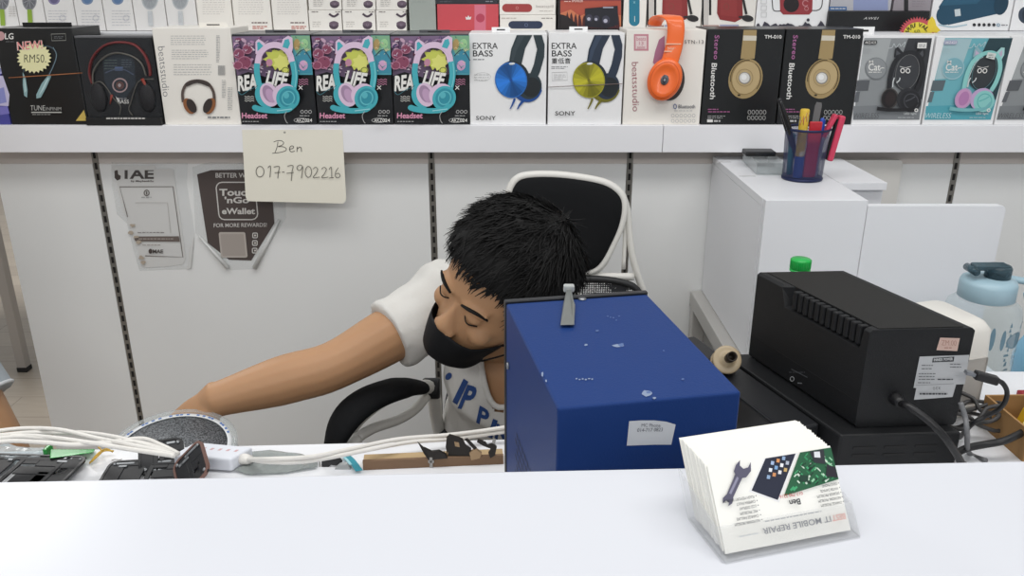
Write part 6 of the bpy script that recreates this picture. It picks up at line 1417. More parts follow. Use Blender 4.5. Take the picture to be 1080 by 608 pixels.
for i in range(NCARD):
    y = .0008 + dpt * i / (NCARD - 1); sl = rr.choice((0, 0, -.0004, -.0012, .0003)) if i else 0; loc = cq_ @ (V((rr.uniform(-.0006, .0006) if i else 0, y, .0025 + .0010)) + bk * sl)
    if i == 0:
        fc = thing('business_card', 'printed business card at the front of the holder with a spanner, phone and circuit picture', 'card', loc, ba, 'business cards in the holder'); fc.rotation_euler = (-tilt, 0, ba)
        WM[fc.name] = Matrix.Translation(loc) @ Matrix.Rotation(ba, 4, 'Z') @ Matrix.Rotation(-tilt, 4, 'X')
        o = bpy.data.objects.new('card', cme); C.objects.link(o); o.parent = fc; WM[o.name] = WM[fc.name]
    else:
        o = bpy.data.objects.new('business_card', cme); C.objects.link(o); o.location = loc; o.rotation_euler = (-tilt, 0, ba)
        tag(o, 'blank white card edge in the stack packed behind the printed front card', 'card', 'business cards in the holder')
Wc = WM[fc.name]; pn = Wc.to_3x3() @ V((0, -1, 0)); pp = Wc @ V((0, -.00029, 0))
class CardPrint(Print):
    """artwork in card units (mm from the lower-left corner), printed on the front card"""
    def P(s, q): return Wc @ V((q[0] / 1000, -.00029 - s.step * s.k, q[1] / 1000))
    def text(s, body, x, y, w, h, m, ang=0., bold=0., shear=0., space=1., skew=0.):
        vs, fs = textmesh(body, bold, shear, space); a = R(ang); s.add([s.P((x + cos(a) * i * w - sin(a) * j * h, y + sin(a) * i * w + cos(a) * j * h)) for i, j in vs], fs, m); s.k += 1; return s
    def band(s, pts, w, m, k=4, closed=False): return super().band(pts, w, m, k, closed)
cpn = CardPrint(pp, pn, 6e-5); cw, chh = CWD * 1000, CHT * 1000
NAV = ink('#1d2236'); cpn.poly([(36, 26), (47, 21), (72.5, 52.5), (50, 53.5)][:0] or [(25, 35), (44.6, 25), (66.4, 54), (41, 54)], ink('#e6e6e6')); cpn.poly([(27, 35.3), (44, 26.6), (64.6, 53.8), (42, 53.8)], NAV)
cols = ['#8aa4c4', '#c98a5a', '#d9d9dd', '#c4a46a', '#dfe3ea', '#7aa0c9', '#e6e6ea', '#b0b6c4', '#9fb4d4', '#d0905a']
for i in range(3):
    for j in range(4):
        x = 41 + j * 4.4 + i * 2.4 - 1.5; y = 41 + j * 0.9 + i * 4.2
        if x < 60 and y < 51.6: cpn.poly([(x, y), (x + 2.2, y - .6), (x + 3.2, y + 1.6), (x + 1.0, y + 2.3)], ink(cols[(i * 4 + j) % 10]))
cpn.poly([(48.6, 28.4), (91.2, 33), (91.2, 54), (67.6, 54)], ink('#1f5a3a')); rr = random.Random(9); k9 = cpn.k
for i in range(110):
    x = rr.uniform(54, 89); y = rr.uniform(29, 53)
    if (y - 28.4) / 25.6 < (x - 49.6) / 19 - .08 and y > 30 + (x - 48.6) * .11:
        w2, h2 = rr.uniform(.8, 4), rr.uniform(.5, 1.4); a = .55 if rr.random() < .5 else -.9; c2, s2 = cos(a), sin(a); cpn.k = k9 + i % 3
        cpn.poly([(min(90.6, x + u * w2 * c2 - v2 * h2 * s2), min(53.6, y + u * w2 * s2 + v2 * h2 * c2)) for u, v2 in ((-.5, -.5), (.5, -.5), (.5, .5), (-.5, .5))], ink(rr.choice(['#8fc9a0', '#123a28', '#2f8a58', '#c9dccb', '#0e2a20', '#3f9f6a'])))
cpn.k = k9 + 4; cpn.poly([(76, 46), (84, 44), (85.5, 53.6), (74.6, 53.6)], ink('#2a2d33')); cpn.poly([(77, 49.4), (81.4, 48.6), (82, 52.6), (77.6, 53)], ink('#d9dce0')); cpn.poly([(82, 36.4), (90.6, 34), (90.6, 41), (85, 43.6)], ink('#241f2a'))
cpn.poly([(62, 36), (68, 34.6), (69.4, 38.6), (63.4, 40)], ink('#173a2c'))
SPN = ink('#565468'); SP2 = ink('#8c8aa0')
SH = lambda L_: [(x - 1.5, y + 3.0) for x, y in L_]
cpn.band(SH([(11, 30), (17, 37.5), (21.5, 43)]), [4.6, 5.4], SPN, 2); cpn.band(SH([(12.4, 32.6), (20.4, 42)]), 1.6, SP2, 1)
cpn.poly(SH([(19, 43.5), (21, 41), (26, 41), (30.4, 44.4), (31.6, 50), (29, 47), (25.4, 46.6), (23.4, 49), (24.4, 52.4), (20.6, 49.6), (18.4, 46)]), SPN); cpn.poly(SH([(13, 31.8), (9.6, 32.6), (6.6, 30.6), (6, 27.4), (8.6, 29), (10.4, 27.4), (9.4, 25.4), (12.4, 26.6), (14, 29.4)]), SPN)
# the wording stands on its head, as in the photograph
def inv(body, x, y, w, h, m, **k): cpn.text(body, x, y, w, h, m, ang=180, **k)
DK = ink('#33353b')
inv('Ben', 59, 25.4, 8, 3.8, DK, bold=.02); inv('017-790 2216', 62, 29.4, 17, 2.2, ink('#c2463c'))
for i, w_ in enumerate(('FLASH MEMORY PROBLEM', 'CAMERA FAULT', 'LCD DISPLAY', 'MIC PROBLEM', 'CHARGE FAILURE', 'NO POWER PROBLEM')):
    L2 = len(w_) * 1.12; inv(w_, 27, 34 - i * 3.0 - 1.9 + .2, L2, 1.75, DK); cpn.disc(28.4, 31.7 - i * 3.0, .35, .35, DK, n=8)
for i, w_ in enumerate(('DEAD PHONE', 'WATER DAMAGE', 'SPEAKER PROBLEM', 'NETWORK PROBLEM', 'CHARGE PROBLEM')):
    L2 = len(w_) * 1.12; inv(w_, 88, 33 - i * 3.0 - 1.9 + .2, L2, 1.75, DK); cpn.disc(89.2, 30.7 - i * 3.0, .35, .35, DK, n=8)
inv('IT MOBILE REPAIR', 77, 11.4, 50, 3.8, ink('#8a8c90'), bold=.015); inv('BEST', 88, 11.4, 10, 3.8, ink('#d0a098'), bold=.015)
cpn.lines(30, 14.4, 74, 16, 1, ink('#a5a7aa'), .7, seed=3); cpn.lines(10, 8.4, 26, 9.6, 1, ink('#c0c2c4'), .8, seed=5)
cpn.build('front_print', fc, fix=False)
# ================================================================== posters, sign, and the clutter on the repair desk
# ---- hand-written name card taped to the shelf edge
SGN = mat('cream_card', '#f0ecdd', .6, vary=.02, vscale=6); PEN = mat('pen_ink', '#55524c', .6); ysn = YS - .0012
nc = thing('name_card', 'cream card with a handwritten name and phone number taped to the shelf edge', 'sign', on_y(308, 214, ysn))
pts = [(255.2, 137), (360.6, 137)] + [(361.2, 138)] + [(365, 208), (364.6, 212), (362, 214.8)] + [(263, 212.4), (260.4, 211), (259, 207.6)]
b = MB(); b.prism([on_y(u, v_, ysn) for u, v_ in pts], (0, .0006, 0), SGN); b.build('card', nc)
p = Print((0, ysn, 0), NY); Z8 = lambda q: (q[0] / 6.608 + 250, q[1] / 6.608 + 130); p.map = Z8
def pen(pts, w=4.6, closed=False): p.band(pts, w, PEN, 4, closed)
pen([(285, 130), (278, 170), (265, 205)]); pen([(255, 131), (285, 122), (312, 124), (325, 138), (312, 154), (285, 164), (318, 164), (342, 176), (338, 192), (300, 204), (246, 210)])
pen([(364, 182), (388, 176), (394, 164), (380, 158), (366, 172), (368, 192), (382, 200), (402, 194)]); pen([(419, 164), (418, 200)]); pen([(419, 180), (434, 168), (446, 172), (449, 200)])
def oval(cx, cy, rx, ry): pen([(cx + rx * sin(2 * pi * k / 12), cy - ry * cos(2 * pi * k / 12)) for k in range(12)], closed=True)
oval(160, 338, 27, 37); pen([(214, 312), (233, 300), (229, 378)]); pen([(255, 306), (294, 303), (288, 340), (284, 386)]); pen([(262, 346), (302, 342)]); pen([(313, 342), (331, 340)])
pen([(350, 300), (389, 296), (383, 340), (378, 402)]); pen([(345, 350), (395, 344)]); pen([(457, 300), (438, 292), (418, 306), (424, 326), (444, 326), (457, 302), (455, 340), (448, 384)]); oval(497, 340, 22, 38)
for o_ in (0, 60): pen([(530 + o_, 320), (546 + o_, 308), (562 + o_, 320), (552 + o_, 348), (530 + o_, 380), (576 + o_, 376)])
pen([(642, 322), (657, 308), (660, 380)]); pen([(640, 383), (674, 380)]); pen([(706, 310), (688, 340), (686, 372), (702, 382), (718, 368), (708, 350), (690, 356)])
p.build('handwriting', nc, fix=False)
p = Print((0, ysn, 0), NY); p.disc(300.2, 139.8, 1.3, 1.1, ink('#a5a298')); p.build('pin', nc, fix=False)
# ---- torn payment poster under clear film
yp = YW - .0006; FILM = clear('poster_film', '#ffffff', .07, .15, '#e6e8e8'); PAP = mat('poster_white', '#d6d6d4', .5); INK2 = ink('#5f5855')
m1 = thing('poster', 'torn white payment poster under clear film on the wall panel, left of the brown one', 'poster', on_y(160, 284, yp))
b = MB(); b.prism([on_y(u, v_, yp - .0002) for u, v_ in ((117.5, 171), (198, 172), (197, 195), (205.6, 246), (201, 284), (147, 285.6), (140, 262), (134, 236), (123.4, 226), (118, 196))], (0, .0001, 0), FILM); b.build('clear_film', m1)
b = MB(); b.prism([on_y(u, v_, yp - .0006) for u, v_ in ((121, 179), (127, 177.4), (150, 178), (176, 177.6), (183, 178.6), (187, 206), (196, 272), (193, 279), (176, 281.4), (151, 282.6), (148, 276), (145, 262), (140, 250), (138, 241), (134.6, 236), (134, 229), (129.6, 224), (125, 204))], (0, .0002, 0), PAP); b.build('paper', m1)
p = Print((0, yp - .0006, 0), NY); p.k = 2
p.poly([(120.6, 180.6), (124, 178.8), (124.6, 184), (127.4, 185.6), (127, 189), (123.6, 190.6), (121, 188)], ink('#4c4340')); p.text('I', 131.4, 188.8, 3.2, 10.2, ink('#4f4a48'), bold=.03); p.text('AE', 136.6, 188.8, 25.6, 10.2, ink('#4f4a48'), bold=.03); p.rect(118, 175, 164, 179.6, PAP); p.text('by Maybank2u', 138, 192.6, 24, 2.5, INK2, bold=.02)
p.band([(134.6, 229), (126.2, 197.2), (182.4, 197), (192.8, 271.4), (153, 270)], .9, ink('#77706c'), 1); p.ring(154.6, 203.6, 2.6, 2.9, .9, INK2); p.rect(154, 202, 155.2, 205.4, INK2); p.lines(149, 207.4, 160, 209, 1, G_, .6)
p.band([(142.6, 214), (176.6, 214), (180, 246)], .4, ink('#a5a09c'), 1); p.lines(145, 244.4, 174, 246.4, 1, INK2, .6)
p.poly([(141, 249.6), (188.6, 249.4), (189.6, 255), (142.6, 254.6)], ink('#6d625c')); p.lines(146, 251.2, 184, 253, 1, ink('#b5aca6'), .8); p.lines(150, 258, 170, 259.4, 1, ink('#8a807a'), .6); p.text('MAE', 161, 267.4, 11, 4, ink('#4c4643'), bold=.03); p.disc(158.6, 265.2, 2, 2.6, ink('#4c4340'))
rr = random.Random(3)
for (u, v_) in ((140, 238), (138, 246), (146, 256), (149, 272), (144, 250), (151, 277)):
    p.poly([(u + 3.2 * cos(a) * rr.uniform(.5, 1.2), v_ + 2.2 * sin(a) * rr.uniform(.5, 1.2)) for a in [2 * pi * k / 9 for k in range(9)]], ink('#b5a898'))
p.build('poster_print', m1, fix=False)
# curling torn flap
b = MB(); b.prism([on_y(205, 249, yp - .002), on_y(201, 283, yp - .006), on_y(197, 284, yp - .001), on_y(200, 262, yp - .001)], (0, .0004, 0), PAP); b.build('loose_flap', m1)
m2 = thing('poster', 'brown e-wallet poster with two torn rolled white corners, partly behind the name card', 'poster', on_y(250, 284, yp)); BRN = mat('poster_brown', '#4f4542', .5); WI = ink('#d5d2ce')
b = MB(); b.prism([on_y(u, v_, yp - .0002) for u, v_ in ((203, 176), (222, 171), (300, 173), (302, 230), (268, 284), (242, 285), (206, 246))], (0, .0001, 0), FILM); b.build('clear_film', m2)
b = MB(); b.prism([on_y(u, v_, yp - .0008) for u, v_ in ((207.8, 184), (222.6, 179.6), (285, 178.6), (289.4, 235.6), (265, 275), (241.6, 274.2), (219, 256.4))], (0, .0002, 0), BRN); b.build('paper', m2)
p = Print((0, yp - .0008, 0), NY); p.k = 2; p.text('BETTER WITH', 227.4, 187.6, 42, 5, WI, bold=.015)
def rrect(x0, y0, x1, y1, r_, sk=0.): return [(cx + r_ * cos(R(a)) + sk * (cy - y0), cy + r_ * sin(R(a))) for cx, cy, s_ in ((x1 - r_, y0 + r_, -90), (x1 - r_, y1 - r_, 0), (x0 + r_, y1 - r_, 90), (x0 + r_, y0 + r_, 180)) for a in (s_, s_ + 30, s_ + 60, s_ + 90)]
p.band(rrect(227.4, 192.4, 268.4, 231.8, 6, .10), 1.2, WI, 1, True)
p.text('Touch', 231.2, 206.8, 35, 7.4, WI, bold=.03); p.text("'nGo", 236.8, 214.6, 26, 7, WI, bold=.03); p.text('eWallet', 234, 226.2, 35, 6.6, WI, bold=.03); p.text('FOR MORE REWARDS!', 225.4, 240, 56, 4.2, WI, bold=.01, ang=-.6)
p.poly(rrect(230.4, 245, 258.6, 272, 2, .10), ink('#b9b1aa')); p.poly(rrect(232.4, 247, 256.8, 270, 1, .10), ink('#a89f98'))
for i in range(3): p.band(rrect(266.6 - i * .2, 246 + i * 8, 271.4 - i * .2, 251 + i * 8, 1), 1, WI, 1, True); p.rect(268, 247.6 + i * 8, 270, 249.4 + i * 8, WI)
p.build('poster_print', m2, fix=False)
for a, c, r0, r1 in (((210, 249.4), (240.6, 283), .0022, .0058), ((294.4, 232), (268.4, 283), .0034, .0060)):
    b = MB(); q0, q1 = on_y(*a, yp - .004), on_y(*c, yp - .0068); b.tube([q0, q0 * .5 + q1 * .5, q1], [r0, (r0 + r1) / 2, r1], mat('rolled_paper', '#d9dad8', .5), 14); b.build('rolled_corner', m2)

# ---- things on the desk ---------------------------------------------------------------------------------------
def onW(u, v_, dz=0.): return on_z(u, v_, ZW + dz)
# reel of dark tape with clear rim
zr_ = ZW + .030; far_ = on_z(181, 430.5, zr_); lf = on_z(112.5, 462, zr_); rR = .0925; rc = at_t(181, 474, 1.205); Mr = Matrix.Translation(rc) @ Matrix.Rotation(R(9), 4, 'X') @ Matrix.Rotation(R(2), 4, 'Y') @ Matrix.Translation(V((0, 0, -.028)))
re_ = thing('tape_reel', 'large reel of dark grey tape with clear rim, behind the white cables', 'reel', rc)
sp = bpy.data.materials.new('wound_tape'); sp.use_nodes = True; nt = sp.node_tree; bsd = nt.nodes['Principled BSDF']; bsd.inputs['Roughness'].default_value = .5
tc = nt.nodes.new('ShaderNodeTexCoord'); wv = nt.nodes.new('ShaderNodeTexWave'); wv.wave_type = 'RINGS'; wv.rings_direction = 'Z'; wv.inputs['Scale'].default_value = 95; wv.inputs['Distortion'].default_value = 9; wv.inputs['Detail'].default_value = 3; wv.inputs['Detail Scale'].default_value = 40
cr_ = nt.nodes.new('ShaderNodeValToRGB'); cr_.color_ramp.elements[0].color = (*lin('#24272b'), 1); cr_.color_ramp.elements[1].color = (*lin('#767a7e'), 1); cr_.color_ramp.elements[0].position = .25; cr_.color_ramp.elements[1].position = .95
nt.links.new(tc.outputs['Object'], wv.inputs['Vector']); n9 = nt.nodes.new('ShaderNodeTexNoise'); n9.inputs['Scale'].default_value = 420; n9.inputs['Detail'].default_value = 2; nt.links.new(tc.outputs['Object'], n9.inputs['Vector']); mm9 = nt.nodes.new('ShaderNodeMath'); mm9.operation = 'MULTIPLY_ADD'; mm9.inputs[1].default_value = .35; nt.links.new(wv.outputs['Fac'], mm9.inputs[0]); ms9 = nt.nodes.new('ShaderNodeMapRange'); ms9.inputs[1].default_value = .38; ms9.inputs[2].default_value = .62; ms9.inputs[4].default_value = .75; nt.links.new(n9.outputs['Fac'], ms9.inputs[0]); nt.links.new(ms9.outputs[0], mm9.inputs[2]); nt.links.new(mm9.outputs[0], cr_.inputs[0]); nt.links.new(cr_.outputs[0], bsd.inputs['Base Color'])
b = MB(); b.lathe([(.018, .003), (.078, .003), (.078, .0265), (.018, .0265)], sp, 60, Mr, close=False); b.build('wound_tape', re_)
b = MB(); b.lathe([(.0785, .002), (.0845, .002), (.0845, .0275), (.0785, .0275)], mat('reel_white', '#d9dcde', .4), 60, Mr, close=False); b.lathe([(.078, .0266), (.0845, .0266), (.0845, .0276), (.078, .0276)], mat('reel_white'), 60, Mr, close=False); rb = b.build('white_rim', re_)
b = MB()
for k in range(22):
    a = R(30 + k * 6.0 + (k % 3)); a2 = a + R(3.2)
    if k % 5 != 4: b.add([Mr @ V((cos(t) * r_, sin(t) * r_, .0279)) for t, r_ in ((a, .0800), (a2, .0800), (a2, .0832), (a, .0832))], [(0, 1, 2, 3)], mat('blue_marks', '#4f6fa8', .5))
b.build('rim_print', rb, fix=False)
b = MB(); b.lathe([(.0846, .0282), (rR, .0282), (rR, .0298), (.0846, .0298)], clear('reel_flange', '#f6f8f8', .05, .1, '#ced3d4'), 60, Mr, close=False); b.build('clear_flange', re_)
b = MB(); b.lathe([(.0, 0), (rR, 0), (rR, .0015), (0, .0015)], clear('reel_flange'), 60, Mr, close=False); b.build('clear_flange', re_)
b = MB(); b.lathe([(.012, .0), (.018, .0), (.018, .0302), (.012, .0302)], mat('reel_white'), 30, Mr, close=False); b.build('hub', re_)
# white cables: left bundle into the adapter
WC = mat('white_cable', '#dedbd5', .45)
lines_ = [[(-30, 459, .9), (20, 452.5, .93), (62, 453.5, .92), (100, 462, .90), (140, 470, .86), (182, 479, .83)],
          [(-30, 463, .9), (25, 457, .92), (60, 456.5, .93), (92, 457, .93), (125, 462, .90), (160, 472, .86), (184, 479.6, .83)],
          [(-30, 467, .89), (15, 461, .91), (50, 463, .90), (92, 467, .88), (130, 473, .86), (160, 477.5, .84), (184, 481, .82)],
          [(-30, 461, .92), (30, 460, .91), (68, 463.5, .89), (104, 468, .88), (142, 466.5, .88), (168, 473, .86), (186, 480, .84)],
          [(-30, 470, .88), (10, 465.6, .89), (45, 467, .885), (80, 469.4, .88), (120, 466, .89), (150, 463, .90), (170, 470, .87), (188, 479, .85)]]
bn = ['frontmost of the white cables bundled at the left', 'white cable arching highest in the left bundle', 'lowest white cable of the left bundle, nearest the green plastic', 'white cable woven through the middle of the left bundle', 'white cable of the left bundle passing closest to the reel']
for i, (L_, lb) in enumerate(zip(lines_, bn)):
    P = [on_y(u, v_, y) for u, v_, y in L_]; P = [V((q.x, q.y, max(q.z, ZW + .004 + .0045 * (i % 3)))) for q in P]
    b = MB(); b.tube(smooth(P, 6), .0029, WC, 8); o = b.build('white_cable'); tag(o, lb, 'cable', 'white cables bundled at the left')
# adapter brick
za = ZW + .021; c0, c1, c2, c3 = on_z(181.7, 480, za), on_z(243, 484.6, za), on_z(266.4, 471.4, za), on_z(206, 466, za)
AW = mat('adapter_white', '#dcdfe6', .35); ad = thing('power_adapter', 'white rectangular charger hub block between the two runs of white cable', 'adapter', (c0 + c1 + c2 + c3) / 4 * 1 - V((0, 0, .021)))
b = MB(); dn3 = V((0, 0, -.0185)); b.hexa([q + dn3 for q in (c0, c1, c2, c3)] + [c0, c1, c2, c3], AW, .0028, 3); b.build('housing', ad)
cc = (c1 + c2) / 2 + V((.0005, 0, -.009)); dd = ((c1 - c0) + (c2 - c3)).normalized(); b = MB(); b.tube([cc - dd * .002, cc + dd * .006, cc + dd * .012], [.0075, .0068, .005], WC, 14); b.build('strain_relief', ad)
b = MB()
for k in range(5): q = c0 + (c1 - c0) * (.30 + .14 * k) + (c3 - c0) * .5 + V((0, 0, .0002)); b.add([q, q + (c1 - c0) * .05, q + (c1 - c0) * .05 + (c3 - c0) * .14, q + (c3 - c0) * .14], [(0, 1, 2, 3)], mat('adapter_print', ['#c9a5a8', '#c5c8cf'][0], .5))
b.build('adapter_print', ad, fix=False)
for lb, L_ in (('upper of the two white cables running right from the charger hub to the blue box', [(256, 482, 0), (290, 484.4, 0), (330, 482, 0), (372, 473.4, 0), (420, 463.6, 0), (470, 459.4, 0), (510, 454.6, 0), (545, 449, 0)]), ('lower of the two white cables running right from the charger hub to the blue box', [(257, 485.6, 0), (292, 488, 0), (330, 486, 0), (380, 476.6, 0), (430, 467, 0), (475, 463.4, 0), (512, 458.6, 0), (545, 453.6, 0)])):
    ys2 = [.862, .855, .868, .90, .935, .955, .965, .97]; P = [on_y(u, v_, y) for (u, v_, _), y in zip(L_, ys2)]; P[0] = cc + dd * .006; P = [V((q.x, q.y, max(q.z, ZW + .0032))) for q in P]
    b = MB(); b.tube(smooth(P, 6), .0029, WC, 8); o = b.build('white_cable'); tag(o, lb, 'cable', 'white cables running right')
# phone mid-frames
def phone(name, label, M, col, seed, L_=.146, W2=.071, th=.0035):
    """rounded open frame with plates, openings and screws; local x along the phone"""
    t = thing('phone_shell', label, 'phone part', M.translation); r_ = random.Random(seed); FR = mat('frame_' + col[1:], col, .35, .3); PL = mat('plate_dark', '#1c1d20', .5, .2); PL2 = mat('plate_silver', '#8f9295', .4, .6)
    def rr_(w, h, r0, z, n=6): return [M @ V((cx + r0 * cos(a), cy + r0 * sin(a), z)) for cx, cy, s_ in ((w / 2 - r0, h / 2 - r0, 0), (-w / 2 + r0, h / 2 - r0, 90), (-w / 2 + r0, -h / 2 + r0, 180), (w / 2 - r0, -h / 2 + r0, 270)) for a in [R(s_ + 90 * k / n) for k in range(n + 1)]]
    b = MB(); b.loft([rr_(L_, W2, .012, 0), rr_(L_, W2, .012, th), rr_(L_ - .006, W2 - .006, .0095, th), rr_(L_ - .006, W2 - .006, .0095, 0)], FR, False, False, True); b.build('outer_frame', t)
    b = MB()
    for (x0, y0, x1, y1) in ((-L_ / 2 + .002, -W2 / 2 + .002, -L_ / 2 + .022, W2 / 2 - .002), (L_ / 2 - .030, -W2 / 2 + .002, L_ / 2 - .024, W2 / 2 - .002), (-L_ / 2 + .02, W2 / 2 - .012, L_ / 2 - .02, W2 / 2 - .002), (-L_ / 2 + .02, -W2 / 2 + .002, L_ / 2 - .02, -W2 / 2 + .008), (L_ / 2 - .024, W2 * .1, L_ / 2 - .002, W2 * .5 - .002), (L_ / 2 - .012, -W2 * .5 + .002, L_ / 2 - .002, W2 * .1), (-.01, -W2 / 2 + .008, -.004, W2 / 2 - .012)):
        b.box((x0, y0, .0006), (x1, y1, th - .0008 + r_.uniform(-.0004, .0004)), PL, .0006, 1, M)
    b.build('inner_plate', t); b = MB()
    for (x0, y0, x1, y1) in ((-L_ / 2 + .022, -W2 * .18, -L_ * .12, W2 / 2 - .012), (L_ * .02, -W2 / 2 + .006, L_ / 2 - .03, -W2 * .12), (L_ * .10, W2 * .16, L_ / 2 - .024, W2 / 2 - .01), (-L_ * .08, W2 * .22, L_ * .1, W2 / 2 - .01), (-L_ * .45, -W2 / 2 + .006, -L_ * .2, -W2 * .2), (-L_ * .02, -W2 * .10, L_ * .36, W2 * .14), (L_ * .2, -W2 * .36, L_ * .42, -W2 * .02)): b.box((x0, y0, .0004), (x1, y1, th - .0014), PL, .0005, 1, M)
    b.build('cover_plate', t)
    for k in range(9):
        x, y = r_.uniform(-L_ / 2 + .012, L_ / 2 - .010), r_.choice([W2 / 2 - .007, -W2 / 2 + .005, W2 * .3]); w2 = r_.uniform(.002, .007); MB().box((x - w2, y - .0018, th - .0012), (x + w2, y + .0018, th + .0002), PL2, .0004, 1, M).build('metal_clip', t)
    for x in (L_ / 2 - .007, -L_ / 2 + .008):
        for y in (W2 / 2 - .008, -W2 / 2 + .008): MB().lathe([(.0, th - .0006), (.0022, th - .0006), (.0022, th + .0006), (0, th + .0006)], PL2, 10, M @ Matrix.Translation(V((x, y, 0)))).build('screw', t)
    return t
def lay(u, v_, rz, lift=0., ry=0., rx=0.): return Matrix.Translation(onW(u, v_) + V((0, 0, .0012 + lift))) @ Matrix.Rotation(rz, 4, 'Z') @ Matrix.Rotation(rx, 4, 'X') @ Matrix.Rotation(ry, 4, 'Y')
phone('phone_frame', 'black phone mid-frame lying flat at the left end of the desk', lay(20, 503, -.06, .006), '#17181b', 2)
phone('phone_frame', 'black phone mid-frame lying flat in front of the white charger hub', lay(163, 506, .10, .004, 0, .05), '#1a1b1e', 5, .125, .066)
phone('phone_frame', 'rose-brown phone frame standing tilted against the charger hub', Matrix.Translation(onW(209, 505) + V((0, -.012, .022))) @ Matrix.Rotation(.25, 4, 'Z') @ Matrix.Rotation(-.75, 4, 'Y') @ Matrix.Rotation(.35, 4, 'X'), '#7d5f56', 7, .052, .060)
phone('phone_frame', 'small black camera frame leaning behind the flat middle phone frame', Matrix.Translation(onW(170, 493) + V((0, .006, .011))) @ Matrix.Rotation(.35, 4, 'Z') @ Matrix.Rotation(.45, 4, 'X'), '#141517', 8, .055, .05)
# clear bag, green plastic, yellow wires
def crumple(name, label, poly, lift, m, seed, cat='bag'):
    r_ = random.Random(seed); bm = bmesh.new(); vs = [bm.verts.new(onW(u, v_, .0022)) for u, v_ in poly]; bm.faces.new(vs); bmesh.ops.triangulate(bm, faces=bm.faces[:])
    for _ in range(5):
        es = [e for e in bm.edges if e.calc_length() > .010]
        if es: bmesh.ops.subdivide_edges(bm, edges=es, cuts=1); bmesh.ops.triangulate(bm, faces=bm.faces[:])
    cx = sum((v.co for v in bm.verts), V()) / len(bm.verts)
    for v in bm.verts:
        k = noise.noise(V((v.co.x * 55 + seed, v.co.y * 70, seed))) * .5 + .5; edge = 0 if v.is_boundary else 1
        v.co.z += lift * k * (.35 + .65 * edge)
    low = [v for v in bm.verts]; r2 = bmesh.ops.extrude_face_region(bm, geom=bm.faces[:]); 
    for g_ in r2['geom']:
        if isinstance(g_, bmesh.types.BMVert): g_.co.z += .0006
    b = MB(); b.from_bm(bm, m, False); o = b.build(name); return tag(o, label, cat)
crumple('plastic_bag', 'clear plastic bag lying at the left end of the desk under the white cables', [(-20, 492), (-20, 474), (10, 473), (46, 474), (51, 480), (50, 489), (20, 491)], .012, clear('bag_film', '#f3f7f8', .22, .12, '#dfe5e8'), 4)
crumple('plastic_bag', 'greyish clear plastic bag spread right of the charger hub', [(247, 497), (262, 489), (264, 478), (285, 476), (318, 480), (336, 486), (334, 494), (300, 499.6), (262, 501)], .006, clear('bag_grey_film', '#d9dedd', .45, .2, '#a9aeac'), 9)
GPL = bpy.data.materials.new('green_clear_plastic'); GPL.use_nodes = True; bsd = GPL.node_tree.nodes['Principled BSDF']; bsd.inputs['Base Color'].default_value = (*lin('#2fa84a'), 1); bsd.inputs['Roughness'].default_value = .15; bsd.inputs['Alpha'].default_value = .82
b = MB(); g_ = [onW(52.5, 485, .003), onW(98, 478.6, .003), onW(101, 474, .003), onW(52, 474, .003)]
b.hexa(g_ + [onW(52.5, 484, .012), onW(98, 477.6, .010), onW(100, 474, .010), onW(53, 474, .012)], GPL, .001, 2)
gt_ = b.build('green_case'); tag(gt_, 'translucent green plastic case under the white cables', 'case')
b = MB(); b.box(onW(52, 480, .004) - V((.004, .006, 0)), onW(52, 480, .004) + V((.001, .010, .011)), GPL, .001); b.build('end_cap', gt_)
YWm = mat('yellow_tie', '#c9a23a', .4); yt = None; b = MB()
for i, L_ in enumerate(([(95, 488, .004), (103, 481, .008), (110, 476, .010), (120, 476, .008)], [(97, 486, .006), (104, 478, .012), (112, 474, .010), (119, 477, .006)], [(94.6, 489, .003), (100, 484, .010), (107, 477, .012), (104, 472, .010)])): b.tube(smooth([onW(u, v_, z) for u, v_, z in L_], 4), .0011, YWm, 6)
o = b.build('twist_tie'); tag(o, 'yellow twisted wire tie lying beside the green plastic case', 'wire')
b = MB(); b.tube(smooth([onW(118, 486, .0016), onW(121, 485, .003), onW(126, 485.4, .002), onW(128.6, 484.6, .002)], 4), .0006, mat('dull_wire', '#8a8782', .4, .5), 6); o = b.build('wire_scrap'); tag(o, 'short bent wire scrap between the yellow tie and the middle phone frame', 'wire')
# brown card strip and small phone parts
cb0 = onW(383, 496.5); cb1 = onW(531, 490); d = (cb1 - cb0); nrm2 = V((-d.y, d.x, 0)).normalized()
ks = thing('card_strip', 'low brown cardboard tray edge on the desk left of the blue box', 'box', (cb0 + cb1) / 2)
b = MB(); b.hexa([cb0, cb1, cb1 + nrm2 * .004, cb0 + nrm2 * .004] + [q + V((0, 0, .0135)) for q in (cb0, cb1, cb1 + nrm2 * .004, cb0 + nrm2 * .004)], mat('brown_card', '#7b614a', .8, vary=.08, vscale=30), .0004); b.build('front_wall', ks)
b = MB(); b.hexa([cb0 + nrm2 * .0042, cb1 + nrm2 * .0042, cb1 + nrm2 * .022, cb0 + nrm2 * .022] + [q + V((0, 0, .010)) for q in (cb0 + nrm2 * .0042, cb1 + nrm2 * .0042, cb1 + nrm2 * .022, cb0 + nrm2 * .022)], mat('kraft_light', '#b39a74', .8, vary=.08, vscale=30), .0006); b.build('flap', ks)
DM = mat('dark_part', '#2a2623', .4, .5); CU = mat('copper_part', '#a58a6a', .4, .5); SL = mat('silver_part', '#9c9a96', .35, .6)
def bracket(label, u, v_, y0, parts, group='small phone parts on the card strip'):
    t = thing('phone_part', label, 'phone part', onW(u, v_), 0, group)
    for nm_, poly, m, th in parts:
        b = MB(); q = [on_y(a, c, y0) for a, c in poly]; b.prism(q, (0, th, 0), m, .0003); b.build(nm_, t)
    return t
yk = on_z(480, 486, ZW + .011).y
